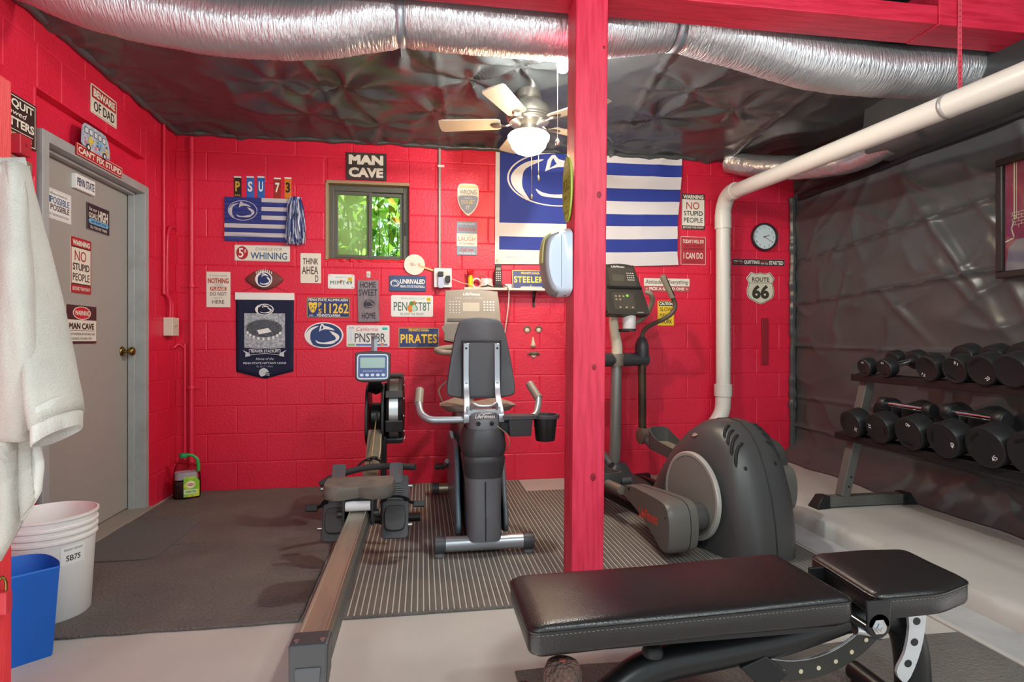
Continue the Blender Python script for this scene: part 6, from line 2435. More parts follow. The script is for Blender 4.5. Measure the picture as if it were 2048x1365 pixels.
for s in (-1, 1):
    ax = s * .215
    q = B()
    q.lathe([(.048, -.01), (.052, .03), (.050, .08), (.036, .125), (.020, .145)], 20, mat=Matrix.Translation((ax, my, .955)))
    hb = q.obj('arm_boot', DCHAR, r, smooth=50)
    q = B()
    if s > 0:
        pts = [(ax, my, 1.07), (ax + .004, my - .01, 1.13), (ax + .03, my - .05, 1.18), (ax + .105, my - .15, 1.235), (ax + .150, my - .19, 1.29), (ax + .150, my - .20, 1.345), (ax + .13, my - .205, 1.38)]
    else:
        pts = [(ax, my, 1.07), (ax - .004, my + .0, 1.13), (ax - .03, my - .02, 1.18), (ax - .105, my - .06, 1.235), (ax - .150, my - .08, 1.29), (ax - .150, my - .085, 1.345), (ax - .13, my - .09, 1.38)]
    q.tube(spline(pts, 5), .0165, 12)
    q.obj('moving_arm', M('arm_bronze', '#5f574c', .4, .3), hb)
    q = B()
    a, b = Vector(pts[-1]), Vector(pts[-1]) + Vector((-s * .10, -.02, .155))
    q.tube([a, a.lerp(b, .04), a.lerp(b, .08), a.lerp(b, .96), b], [.017, .024, .021, .024, .020], 14)
    q.obj('hand_grip', M('grip_bronze', '#7b7160', .5), hb)
    q = B()
    q.tube([a.lerp(b, .1) + Vector((.010, -.017, 0)), a.lerp(b, .9) + Vector((.010, -.017, 0))], .006, 6)
    q.obj('sensor_strip', BLKPL, hb)
    q = B()
    zl = .345
    q.tube([(ax, my, .90), (ax, my - .005, .42)], .030, 14)
    q.obj('lower_arm', M('rusty_tube', '#4b3a2c', .45, .4, var=(8, '#2f2622', .4, .7)), r)
    q = B()
    q.tube([(ax - .035, my - .02, .36), (ax - .03, my - .02, .36), (ax + .03, my - .02, .36), (ax + .035, my - .02, .36)], [.04, .060, .060, .04], 20)
    q.obj('arm_joint', M('joint_bronze', '#5b5148', .4), r, smooth=50)
    q = B()
    q.tube([(ax, my - .03, .355), (ax + s * .0, my - .15, .30), (ax - s * .02, my - .28, .31 if s > 0 else .22)], .028, 12)
    q.obj('link_arm', CHAR, r)
EM = Matrix.Translation((-.01, my - .115, 1.425)) @ Matrix.Rotation(R(-20), 4, 'X')
q = B()
epoly = spl2([(-.115, .175), (-.10, .20), (0, .21), (.10, .20), (.118, .175), (.165, -.12), (.160, -.17), (.14, -.185), (-.14, -.185), (-.160, -.17), (-.165, -.12)], 3)
q.prism(epoly, -.022, .04)
q.xf(EM)
cn = q.obj('console', M('console_dark', '#3b3833', .4), r, smooth=30, bevel=.008)


def epart(poly, y, th, nm, mt):
    q = B()
    q.prism(poly, y - th, y)
    q.xf(EM)
    return q.obj(nm, mt, cn, smooth=0)


epart(rrect(.21, .15, .01, cz=.105), -.022, .001, 'upper_face', M('console_face', '#4a453f', .35))
epart(rrect(.095, .055, .004, cx=-.03, cz=.095), -.023, .001, 'screen', M('console_lcd', '#57544b', .2))
epart(rrect(.28, .016, .003, cz=.018), -.022, .012, 'ledge', BLKPL)
epart(rrect(.17, .13, .008, cx=-.02, cz=-.085), -.022, .001, 'lower_face', M('console_face'))
q = B()
for a in range(4):
    for b in range(4):
        q.prism(rrect(.009, .007, .002, 2, cx=.045 + a * .016, cz=.135 - b * .018), -.0250, -.0225)
q.xf(EM)
q.obj('key_buttons', M('console_keys'), cn, smooth=0)
q = B()
for a, b in ((-.08, -.05), (-.05, -.05), (-.02, -.05), (-.08, -.075), (-.05, -.075), (-.06, -.135), (-.01, -.135), (.04, -.135)):
    q.prism(ell(a, b, .008, .007, 10), -.0255, -.0230)
q.xf(EM)
q.obj('round_buttons', M('button_tan', '#a39878', .4), cn, smooth=0)
q = B()
q.prism(ell(.012, -.045, .011, .010, 14), -.0262, -.0230)
q.xf(EM)
q.obj('go_button', M('go_green', '#7fd14a', .35), cn, smooth=0)
t = text(cn, 'LifeFitness', -.02, .185, .11, .016, WHITE, -.0235, .015, .25)
t.data.transform(EM)
t = text(cn, 'LIFEPULSE', .095, -.172, .05, .007, WHITE, -.0235, .01)
t.data.transform(EM)
q = B()
q.tube(spline([(.105, my - .23, 1.415), (.135, my - .25, 1.40), (.165, my - .22, 1.35), (.170, my - .16, 1.28), (.14, my - .10, 1.22), (.08, my - .06, 1.19)], 5), .018, 12)
q.obj('fixed_handle', M('grip_bronze'), r)
cupz = 1.155
cu_ = thing('white_cup', 'white cup in the holder under the elliptical console', 'cup', r.matrix_basis @ Vector((.030, my - .13, cupz)))
q = B()
q.lathe([(.044, 0), (.048, .005), (.050, .11), (.046, .11), (.043, .01), (.001, .008)], 28, cap=False)
q.obj('cup_wall', WPLAST, cu_)
q = B()
q.lathe([(.050, -.015), (.052, -.002), (.030, -.001)], 24, mat=Matrix.Translation((.030, my - .13, cupz)))
q.tube([(.030, my - .13, cupz - .01), (-.01, my - .06, cupz - .01)], .012, 8)
q.obj('cup_holder', DCHAR, r)
# ================================================================== dumbbell rack
r = thing('dumbbell_rack', 'two tier dumbbell rack with grey posts along the black sheet wall', 'rack', (2.62, 3.15, .09))
o0 = Vector((2.62, 3.15, .09))
RG = M('rack_grey', '#6b6965', .38, .3)
Y0_, Y1_ = 1.55, 3.15


def shp(x, y, z):
    return Vector((x, y, z)) - o0


def bar(a, b, w_, h_, u=Vector((0, 1, 0))):
    a, b = Vector(a), Vector(b)
    d = (b - a).normalized()
    u = (u - d * u.dot(d)).normalized()
    v = d.cross(u)
    return [[p + u * (w_ / 2) * sx + v * (h_ / 2) * sy - o0 for sx, sy in ((-1, -1), (1, -1), (1, 1), (-1, 1))] for p in (a, b)]


for y in (Y1_, Y0_):
    q = B()
    q.rings(bar((2.34, y, .128), (2.91, y, .128), .06, .06))
    ft = q.obj('foot', RG, r, smooth=0, bevel=.003)
    for x, s in ((2.345, -1), (2.905, 1)):
        q = B()
        q.rings([[shp(x + s * a, y + b, z) for a, b in ((-.035, -.036), (e, -.036 - e2), (e, .036 + e2), (-.035, .036))] for z, e, e2 in ((.091, .055, .010), (.10, .052, .008), (.150, .022, 0), (.164, .012, 0))])
        q.obj('foot_cap', RUBBER, ft, smooth=0, bevel=.003)
    q = B()
    q.rings(bar((2.485, y, .155), (2.665, y, .885), .06, .055))
    up = q.obj('upright', RG, r, smooth=0, bevel=.003)
    for x, z in ((2.505, .215), (2.52, .272)):
        q = B()
        q.lathe([(.007, 0), (.006, .0015), (.001, .0015)], 8, mat=Matrix.Translation(shp(x, y - .0302, z)) @ RXM)
        q.obj('bolt', BLKMET, up)
LOW = ((2.475, .520), (2.80, .600))
UPP = ((2.585, .868), (2.90, .945))
for (a, b) in (LOW, UPP):
    q = B()
    d = Vector((b[0] - a[0], 0, b[1] - a[1])).normalized()
    n_ = Vector((-d.z, 0, d.x))
    for t0, t1 in ((0, .07), (.27, .335)):
        p0, p1 = Vector((a[0], 0, a[1])) + d * t0, Vector((a[0], 0, a[1])) + d * t1
        q.rings([[p + Vector((0, y, 0)) + n_ * s_ - o0 for p, s_ in ((p0, 0), (p1, 0), (p1, .004), (p0, .004))] for y in (Y0_ - .35, Y1_ + .055)])
    p0 = Vector((a[0], 0, a[1]))
    q.rings([[p0 + Vector((dx, y, dz)) - o0 for dx, dz in ((0, .012), (0, -.030), (.006, -.030), (.006, .012))] for y in (Y0_ - .35, Y1_ + .055)])
    q.obj('tray_rail', M('tray_black', '#1d1c1c', .35), r, smooth=0, bevel=.002)


DBR = M('dumbbell_urethane', '#201f20', .42, bump=('noise', 160, .1))
DBF = M('dumbbell_face', '#272627', .45)


def dumbbell(label, fx, y, tray, rad, hl, gl, num, roll, group, grip_r=.016):
    """axis lies across the tray; fx = distance of the front face before the tray's front edge"""
    (ax_, az_), (bx_, bz_) = tray
    d = Vector((bx_ - ax_, 0, bz_ - az_)).normalized()
    n_ = Vector((-d.z, 0, d.x))
    base = Vector((ax_, y, az_)) + d * (-fx) + n_ * (rad + .0065)
    total = 2 * hl + gl
    ang = math.atan2(d.z, d.x)
    root = thing('dumbbell', label, 'dumbbell', base, (0, -ang, 0), group)
    # local x along the handle, from the front face inwards
    for a, s in ((0, 1), (total, -1)):
        q = B()
        prof_ = [(rad * .84, 0.0015), (rad * .90, 0), (rad * .96, .002), (rad, .010), (rad, hl - .014), (rad * .93, hl - .004), (rad * .70, hl), (grip_r * 1.6, hl), (grip_r * 1.5, hl + .014)]
        q.lathe(prof_, 36, mat=Matrix.Translation((a, 0, 0)) @ Matrix.Rotation(s * R(90), 4, 'Y'))
        hd_ = q.obj('head', DBR, root, smooth=45)
        q = B()
        q.lathe([(rad * .84, .0012), (rad * .80, .003), (.001, .003)], 36, mat=Matrix.Translation((a, 0, 0)) @ Matrix.Rotation(s * R(90), 4, 'Y'), cap=False)
        if s > 0:
            c_, s_ = cos(R(roll)), sin(R(roll))
            pent = [(-.42, .18), (.30, .30), (.42, -.34), (.02, -.42), (-.28, -.10)]
            o_ = [(rad * (u * c_ - v * s_), rad * (u * s_ + v * c_)) for u, v in pent]
            i_ = [(u * .94, v * .94) for u, v in o_]
            nn = len(o_)
            # local face plane: y to the left, z up as seen from the front (-x)
            q.add([(.0016, -u, v) for u, v in o_ + i_], [(k, (k + 1) % nn, nn + (k + 1) % nn, nn + k) for k in range(nn)], 1)
        fc_ = q.obj('face', [DBF, DBR], hd_, smooth=45)
        if s > 0 and num:
            t = text(hd_, num, 0, -rad * .60, rad * .16 * len(num), rad * .22, M('number_white', '#d9d9d6', .5), 0, .01, name='number')
            t.data.transform(Matrix.Translation((.0005, 0, 0)) @ Matrix.Rotation(R(-90), 4, 'Z') @ Matrix.Rotation(R(-roll), 4, 'Y'))
            t = text(hd_, 'HAMPTON', 0, rad * .62, rad * .62, rad * .16, M('embossed_dark', '#161516', .35), 0, .01, name='embossed_mark')
            t.data.transform(Matrix.Translation((.001, 0, 0)) @ Matrix.Rotation(R(-90), 4, 'Z') @ Matrix.Rotation(R(-roll), 4, 'Y'))
    q = B()
    q.tube([(hl, 0, 0), (hl + gl * .25, 0, 0), (hl + gl * .5, 0, 0), (hl + gl * .75, 0, 0), (hl + gl, 0, 0)], [grip_r * .9, grip_r, grip_r * 1.08, grip_r, grip_r * .9], 16)
    q.obj('grip', CHROME, root)
    return root


def row_y(px, py, tray, fx):
    x = tray[0][0] - fx
    return on_x(px, py, x).y


UG, LG = 'dumbbells on the upper tier of the rack', 'dumbbells on the lower tier of the rack'
dumbbell('ten pound dumbbell nearest the back wall on the upper tier', .010, row_y(1731, 729, UPP, .01), UPP, .052, .062, .125, '10', 180, UG)
dumbbell('ten pound dumbbell with an exposed chrome grip on the upper tier', .010, row_y(1771, 731, UPP, .01), UPP, .054, .062, .125, '10', 180, UG)
dumbbell('dumbbell on the upper tier with a low left white number beside the gap', .012, row_y(1858, 732, UPP, .012), UPP, .068, .085, .125, '15', -35, UG)
dumbbell('dumbbell on the upper tier marked with an upside down white 15', .012, row_y(1913, 738, UPP, .012), UPP, .068, .085, .125, '15', 150, UG)
dumbbell('twenty pound dumbbell on the upper tier with a white 20 at lower right', .015, row_y(1968, 741, UPP, .015), UPP, .074, .092, .125, '20', 35, UG)
dumbbell('dumbbell on the upper tier at the picture edge with a plain pentagon face', .015, row_y(2026, 748, UPP, .015), UPP, .077, .095, .125, '', 10, UG)
dumbbell('thirty five pound dumbbell at the wall end of the lower tier', .020, row_y(1705, 837, LOW, .02), LOW, .080, .095, .125, '35', 60, LG)
dumbbell('thirty five pound dumbbell second on the lower tier with a sideways number', .015, row_y(1760, 848, LOW, .015), LOW, .082, .100, .125, '35', -100, LG)
dumbbell('forty pound dumbbell on the lower tier with an upside down 40', .015, row_y(1823, 858, LOW, .015), LOW, .086, .105, .125, '40', 165, LG)
dumbbell('forty pound dumbbell on the lower tier with the 40 at the right', .018, row_y(1892, 872, LOW, .018), LOW, .087, .105, .125, '40', 75, LG)
dumbbell('forty five pound dumbbell on the lower tier', .020, row_y(1977, 887, LOW, .02), LOW, .093, .110, .125, '45', 42, LG)
dumbbell('dumbbell of the lower tier cut off by the picture edge', .020, row_y(2068, 903, LOW, .02), LOW, .097, .112, .125, '50', 20, LG)


def small_db(label, pa, pb, z, x, rad, hl):
    a, b = on_x(*pa, x), on_x(*pb, x)
    dv = b - a
    L = dv.length
    root = thing('dumbbell', label, 'dumbbell', a, (0, 0, 0), 'small dumbbells lying across the lower tier')
    root.rotation_euler = dv.to_track_quat('X', 'Z').to_euler()
    for o_, s in ((0, 1), (L, -1)):
        q = B()
        q.lathe([(rad * .85, 0), (rad, .006), (rad, hl - .008), (rad * .8, hl), (.015, hl)], 28, mat=Matrix.Translation((o_, 0, 0)) @ Matrix.Rotation(s * R(90), 4, 'Y'))
        q.obj('head', DBR, root, smooth=45)
    q = B()
    q.tube([(hl, 0, 0), (L - hl, 0, 0)], .014, 14)
    q.obj('grip', CHROME, root)


small_db('small dumbbell lying across two thirty five pound dumbbells', (1762, 806), (1868, 822), 0, 2.60, .036, .05)
small_db('small dumbbell lying across the forty pound dumbbells on the lower tier', (1890, 822), (2016, 842), 0, 2.60, .040, .055)

# ================================================================== weight bench
r = thing('weight_bench', 'black padded adjustable weight bench in the foreground', 'weight bench', (.65, 1.44, .010))
o0 = Vector((.65, 1.44, .010))


def pad(name, corners, z0, z1, tilt=None):
    """corners: outline in x, y; rounded upholstered pad with welt"""
    cx_ = sum(p[0] for p in corners) / len(corners)
    cy_ = sum(p[1] for p in corners) / len(corners)
    rings = []
    for z, ins in ((z0, .012), (z0 + .006, .003), (z0 + .014, 0), (z1 - .018, 0), (z1 - .008, .004), (z1 - .002, .014), (z1 + .002, .04)):
        ring = []
        for x, y in corners:
            v = Vector((x - cx_, y - cy_))
            L = v.length
            k = max(0, (L - ins * 1.15) / L)
            x2, y2 = cx_ + v.x * k, cy_ + v.y * k
            zz = z + (tilt(x2, y2) if tilt else 0)
            ring.append(Vector((x2, y2, zz)) - o0)
        rings.append(ring)
    q = B()
    q.rings(rings)
    o = q.obj(name, VINYL, r, smooth=60)
    q = B()
    w_ = []
    for x, y in corners:
        v = Vector((x - cx_, y - cy_))
        k = (v.length - .001) / v.length
        w_.append(Vector((cx_ + v.x * k, cy_ + v.y * k, z1 - .013 + (tilt(x, y) if tilt else 0))) - o0)
    q.tube(w_, .0032, 6, close=True)
    q.obj('welt', VINYL, o)
    q = B()
    n_ = len(corners)
    for i in range(n_):
        a, b = w_[i], w_[(i + 1) % n_]
        L = (b - a).length
        m_ = int(L / .010)
        d = (b - a).normalized()
        out = Vector((d.y, -d.x, 0)) if False else (((a + b) / 2) - Vector((cx_ - o0.x, cy_ - o0.y, a.z))).normalized()
        for k in range(m_):
            p = a + d * (k + .2) * L / max(m_, 1) + Vector((0, 0, -.007)) + Vector((out.x, out.y, 0)) * .0014
            e = p + d * .005
            q.add([p, e, e + Vector((0, 0, .0011)), p + Vector((0, 0, .0011))], [(0, 1, 2, 3)])
    st_ = q.obj('stitching', M('stitch_grey', '#77726c', .7), o, smooth=0)
    st_['kind'] = 'stuff'
    return o


def rcorners(pts, r_, n=5):
    out = []
    k = len(pts)
    for i in range(k):
        a, p, b = (Vector(pts[(i - 1) % k]), Vector(pts[i]), Vector(pts[(i + 1) % k]))
        u, v = (a - p).normalized(), (b - p).normalized()
        s, e = p + u * r_, p + v * r_
        for q_ in range(n + 1):
            t = q_ / n
            out.append(tuple((s * (1 - t) ** 2 + p * 2 * t * (1 - t) + e * t * t)))
    # add in-between points along the straight sides
    res = []
    for i in range(len(out)):
        a, b = Vector(out[i]), Vector(out[(i + 1) % len(out)])
        m_ = max(1, int((b - a).length / .08))
        for q_ in range(m_):
            res.append(tuple(a.lerp(b, q_ / m_)))
    return res


pad('back_pad', rcorners([(.236, 1.277), (1.058, 1.293), (1.050, 1.604), (.236, 1.580)], .028), .372, .440, lambda x, y: (x - .24) * .012)
pad('seat_pad', rcorners([(1.112, 1.290), (1.290, 1.284), (1.425, 1.330), (1.440, 1.560), (1.30, 1.585), (1.135, 1.580)], .030), .384, .452, lambda x, y: (x - 1.1) * .02)
# backboards
q = B()
q.box(.27 - .65, 1.31 - 1.44, .352, 1.02 - .65, 1.57 - 1.44, .363)
q.obj('pad_board', BLKPL, r, smooth=0)
# spine tube, curved down to the rear
q = B()
sp = spline([(.345, 1.405, .00), (.36, 1.405, .08), (.40, 1.405, .145), (.47, 1.405, .20), (.575, 1.41, .253), (.76, 1.415, .275), (.94, 1.42, .294), (1.12, 1.43, .33)], 6)
rings = []
q.tube([p - o0 for p in sp], .042, 18)
q.obj('spine_tube', BLKMET, r)
q = B()
q.lathe([(.026, 0), (.027, .010), (.021, .022), (.016, .026), (.009, .026), (.008, .016), (.001, .014)], 22, mat=Matrix.Translation(Vector((.575, 1.40, .290)) - o0))
q.obj('rubber_bumper', RUBBER, r)
q = B()
q.tube([Vector((.30, 1.10, .04)) - o0, Vector((.30, 1.72, .04)) - o0], .026, 14)
q.obj('rear_foot', BLKMET, r)
# worn textured rubber grip standing at the low end
q = B()
mt_ = Matrix.Translation(Vector((.318, 1.30, .086)) - o0)
q.lathe([(.030, 0), (.032, .17), (.040, .19), (.044, .215), (.044, .24), (.036, .258), (.022, .264), (.001, .265)], 24, mat=mt_)
gp = q.obj('rubber_grip', M('worn_brown_rubber', '#4e3c36', .75, bump=('voro', 120, .9), var=(30, '#6b4b42', .45, .7)), r, smooth=50)
q = B()
q.lathe([(.009, .2655), (.006, .267), (.001, .267)], 12, mat=mt_)
q.obj('cap_mark', M('rust_red_mark', '#8d4a42', .6), gp)
# hinge bracket and bolt
for y in (1.285, 1.50):
    q = B()
    q.prism([(1.085 - .65, .362), (1.145 - .65, .362), (1.150 - .65, .43), (1.08 - .65, .43)], y - 1.44, y - 1.44 + .008)
    q.lathe([(.032, 0), (.032, .008)], 20, mat=Matrix.Translation((1.115 - .65, y - 1.44 + .008, .367)) @ RXM)
    q.obj('hinge_bracket', BLKMET, r, smooth=0, bevel=.003)
q = B()
q.lathe([(.020, 0), (.020, .003), (.014, .003), (.014, .010), (.008, .010), (.008, .016), (.001, .016)], 6, mat=Matrix.Translation((1.113 - .65, 1.285 - 1.44 - .0005, .366)) @ RXM)
q.obj('hinge_bolt', CHROME, r, smooth=20)
q = B()
q.tube([Vector((1.06, 1.30, .365)) - o0, Vector((1.13, 1.30, .345)) - o0, Vector((1.13, 1.56, .345)) - o0, Vector((1.06, 1.56, .365)) - o0], .012, 10)
q.obj('seat_hinge', STEEL, r)
# perforated adjustment arc
q = B()
ac_, r0, r1 = (.97, .520), .282, .332
angs = [R(236 + (316 - 236) * k / 32) for k in range(33)]
o_ = [(ac_[0] - .65 + r1 * cos(a), ac_[1] + r1 * sin(a)) for a in angs]
i_ = [(ac_[0] - .65 + r0 * cos(a), ac_[1] + r0 * sin(a)) for a in angs]
q.prism(o_ + i_[::-1], 1.385 - 1.44, 1.395 - 1.44)
arc = q.obj('adjustment_arc', M('arc_dark', '#3a3937', .35, .5), r, smooth=0, bevel=.001)
q = B()
for k in range(8):
    a = R(242 + k * 9.5)
    q.lathe([(.006, 0), (.006, .0015), (.001, .0015)], 10, mat=Matrix.Translation((ac_[0] - .65 + .308 * cos(a), 1.3848 - 1.44, ac_[1] + .308 * sin(a))) @ RXM)
q.obj('pin_holes', M('lit_hole', '#d8cfb4', .25, .7), arc)  # pale discs: the light in the holes is put into their colour
q = B()
q.tube([(p[0], 1.39 - 1.44, p[1]) for p in i_], .0045, 6)
q.obj('arc_edge', STEEL, arc)
q = B()
q.prism([(.80 - .65, .24), (.87 - .65, .265), (.93 - .65, .215), (.875 - .65, .165)], 1.375 - 1.44, 1.405 - 1.44)
q.obj('arc_plate', BLKMET, r, smooth=0, bevel=.003)
# front leg with its perforated sector
q = B()
sp = spline([(1.13, 1.435, .33), (1.22, 1.435, .335), (1.31, 1.435, .30), (1.345, 1.435, .20), (1.35, 1.435, .0)], 6)
q.tube([p - o0 for p in sp], .044, 18)
q.obj('leg', BLKMET, r)
q = B()
sec_ = spl2([(1.275, .375), (1.325, .372), (1.325, .30), (1.305, .225), (1.270, .165), (1.240, .195), (1.265, .245), (1.278, .31)], 3)
q.prism([(a - .65, b) for a, b in sec_], 1.37 - 1.44, 1.378 - 1.44)
se = q.obj('seat_sector', M('sector_silver', '#c3c5c8', .35, .5), r, smooth=0)
q = B()
for a, b in ((1.300, .325), (1.293, .27), (1.274, .215)):
    q.prism(ell(a - .65, b, .011, .010, 14), 1.3690 - 1.44, 1.3700 - 1.44)
q.obj('sector_holes', BLKMET, se, smooth=0)
q = B()
q.tube([Vector((1.145, 1.36, .165)) - o0, Vector((1.23, 1.26, .13)) - o0], .020, 14)
q.obj('foot_peg', BLKMET, r)
q = B()
q.tube([Vector((1.35, 1.20, .04)) - o0, Vector((1.35, 1.66, .04)) - o0], .030, 14)
q.obj('front_foot', BLKMET, r)
q = B()
q.box(.30 - .65, 1.40 - 1.44, .02, 1.35 - .65, 1.45 - 1.44, .05)
q.obj('floor_beam', BLKMET, r, smooth=0, bevel=.004)

# ================================================================== bucket, bin, jug
bc = Vector((-1.445, 2.55, .0112))
r = thing('bucket', 'white plastic pail with ribbed rim and a printed white sticker', 'bucket', bc)
q = B()
q.lathe([(.001, .0), (.130, 0), (.133, .004), (.149, .30), (.156, .302), (.156, .310), (.150, .314), (.150, .326), (.157, .328), (.157, .336), (.151, .340), (.151, .352), (.158, .354), (.158, .362), (.153, .366), (.154, .384), (.160, .388), (.160, .396), (.154, .398), (.150, .392), (.146, .30), (.129, .010), (.001, .008)], 48, cap=False)
q.obj('pail', M('pail_white', '#e4dfdc', .4), r, smooth=40)
q = B()
n_ = 10
a0, a1 = R(-48), R(-14)
vs = []
for z, rr_ in ((.215, .1445), (.285, .1497)):
    for k in range(n_ + 1):
        a = a0 + (a1 - a0) * k / n_
        vs.append((rr_ * cos(a), rr_ * sin(a), z))
q.add(vs, [(k, k + 1, n_ + 2 + k, n_ + 1 + k) for k in range(n_)])
stk = q.obj('sticker', WHITE, r, smooth=60)


def wrap(t, am, rad0, zc):
    for v in t.data.vertices:
        a = am + v.co.x / rad0
        z = zc + v.co.z
        rr_ = rad0 + (z - .25) * .0745 * .9 + .0006
        v.co = (rr_ * cos(a), rr_ * sin(a), z)


t = text(stk, 'SB75', 0, 0, .052, .022, BLACK, 0, .01)
wrap(t, R(-31), .1472, .240)
t = text(stk, 'SMART BLEND', 0, 0, .066, .008, GREY, 0, .01)
wrap(t, R(-31), .1472, .273)

r = thing('waste_bin', 'blue plastic wastebasket with a curved front standing by the left red post', 'bin', (-1.395, 2.235, 0), (0, 0, R(38)))
q = B()
BLP = M('blue_plastic', '#1763c4', .35)
sh = [(-.20, -.10), (.09, -.115), (.122, -.10), (.130, -.04), (.11, .06), (.06, .105), (-.02, .118), (-.20, .10)]
shp_ = spl2(sh, 4)
rings = []
for z, s in ((0, .84), (.006, .86), (.30, 1.0), (.302, 1.01), (.308, 1.0), (.304, .985), (.02, .84), (.012, .82)):
    rings.append([(x * s, y * s, z) for x, y in shp_])
q.rings(rings)
q.obj('bin_shell', BLP, r, smooth=40)

jp = Vector((-1.585, 4.29, .0115))
r = thing('jug', 'clear plastic jug with green cap and handle and a bright green label', 'jug', jp, (0, 0, R(20)))
q = B()
q.rings([sup(.062, .055, z, n=28, e=.7) if w_ is None else sup(w_, d_, z, cy=0, n=28, e=.7, cx=cx_) for z, w_, d_, cx_ in ((0, .078, .055, 0), (.01, .084, .060, 0), (.10, .086, .062, 0), (.17, .080, .058, 0), (.215, .062, .048, -.008), (.245, .034, .032, -.018), (.262, .022, .022, -.022), (.278, .021, .021, -.022))])
q.obj('jug_wall', glass('clear_jug', '#f3ecea', gloss=.12), r, smooth=60)
q = B()
q.rings([sup(.075, .052, .004, n=24, e=.7), sup(.081, .057, .012, n=24, e=.7), sup(.083, .059, .105, n=24, e=.7), sup(.079, .056, .118, n=24, e=.7)])
q.obj('liquid', M('dark_tea_scraps', '#2b1815', .5, bump=('noise', 60, .6), var=(50, '#4d3230', .45, .65)), r, smooth=60)
q = B()
q.rings([sup(.070, .052, .128, n=24, e=.7, cx=-.004), sup(.068, .050, .175, n=24, e=.7, cx=-.006)])
q.obj('paper_inside', M('pale_paper', '#b9bcc6', .7), r, smooth=60)
q = B()
q.lathe([(.026, .274), (.027, .278), (.027, .296), (.024, .302), (.001, .303)], 24, mat=Matrix.Translation((-.022, 0, 0)))
q.obj('cap', M('cap_green', '#1d8f52', .35), r)
q = B()
q.tube(spline([(-.012, -.004, .290), (.03, -.012, .286), (.058, -.016, .262), (.068, -.018, .22), (.066, -.02, .175)], 4), [.010] * 8 + [.012] * 9, 8)
q.obj('handle', M('handle_green', '#37a14a', .35), r)
q = B()
lab = []
for z, z_ in ((.014, 0), (.150, 1)):
    for k in range(9):
        x = -.02 + .095 * k / 8
        y = -.0635 * max(0.0, 1 - (abs(x) / .090) ** 3.2) ** (1 / 3.2)
        lab.append((x, y - .001, z if (k < 7 or z_ == 0) else z - .016 * (k - 6)))
q.add(lab, [(k, k + 1, 9 + k + 1, 9 + k) for k in range(8)])
lb = q.obj('label_sheet', M('label_lime', '#8cc63a', .45, var=(22, '#d8d83c', .5, .62)), r, smooth=60)
q = B()
q.flat(ell(.022, .098, .026, .026, 24), -.0655, 0)
q.flat(ell(.022, .098, .022, .009, 20), -.0660, 1)
q.flat(rrect(.080, .030, .004, cx=.022, cz=.050), -.0650, 2)
q.obj('label_print', [M('label_cream', '#f2ecc0', .5), M('label_red', '#c8382c', .5), M('label_pale', '#d5eab8', .5)], lb, smooth=0)
text(lb, 'LIPTON', .022, .098, .036, .010, WHITE, -.0664, .03)
text(lb, 'GREEN TEA', .022, .050, .066, .014, GREEN, -.0656, .03)

# ================================================================== left red post with hook, robe and padlock
GX = -1.02
r = thing('red_post', 'red-painted wooden post at the left edge with a robe hanging on it', 'post', (GX, 1.60, 0))
q = B()
q.box(-.14, -.05, 0, 0, .05, 1.735)
q.obj('timber', M('warm_red_wood', '#dc3a40', .55, bump=('noise', 30, .3), var=(8, '#cf2a35', .4, .7), stretch=(6, 6, .5)), r, smooth=0, bevel=.006)  # red paint, a little more orange than the middle post
hk = thing('robe_hook', 'white plastic hook at the top of the left red post', 'hook', (GX - .02, 1.55, 1.56))
q = B()
q.prism(rrect(.05, .09, .008), -.006, 0)
q.tube(spline([(0, -.006, -.03), (0, -.03, -.045), (0, -.05, -.03), (0, -.052, -.005)], 4), .010, 10)
q.obj('hook_body', WPLAST, hk, smooth=40, bevel=.002)
pk = thing('padlock', 'red padlock with a brass shackle hung on the left red post', 'padlock', (GX + .0, 1.585, .475))
q = B()
q.box(.002, -.012, -.055, .034, .012, .0)
q.obj('lock_body', M('lock_red', '#b9303a', .4), pk, smooth=0, bevel=.004)
q = B()
q.tube(spline([(.010, 0, -.002), (.010, 0, .022), (.018, 0, .034), (.026, 0, .022), (.026, 0, -.002)], 4), .0032, 8)
q.obj('shackle', BRASS, pk)
q = B()
q.box(.0, -.014, .012, .004, .014, .05)
q.obj('hasp', BRASS, pk, smooth=0)

# bathrobe: body panel with folds, sleeve, cuff, hem
ROBE = M('robe_waffle', '#bdb7af', .9, bump=('noise', 210, .5), var=(3, '#aeaaa4', .4, .7), stretch=(1, 1, 2.2))
ROBEB = M('robe_band', '#c2beb8', .9, bump=('noise', 240, .3))
HK = Vector((GX + .012, 1.49, 1.545))
r = thing('bathrobe', 'pale grey knitted bathrobe hanging from the hook with one sleeve down', 'bathrobe', HK)
RYp = 1.44       # distance plane of the cloth


def rb_pt(px, py, dy=0.0):
    return on_y(px - 9, py, RYp + dy) - HK


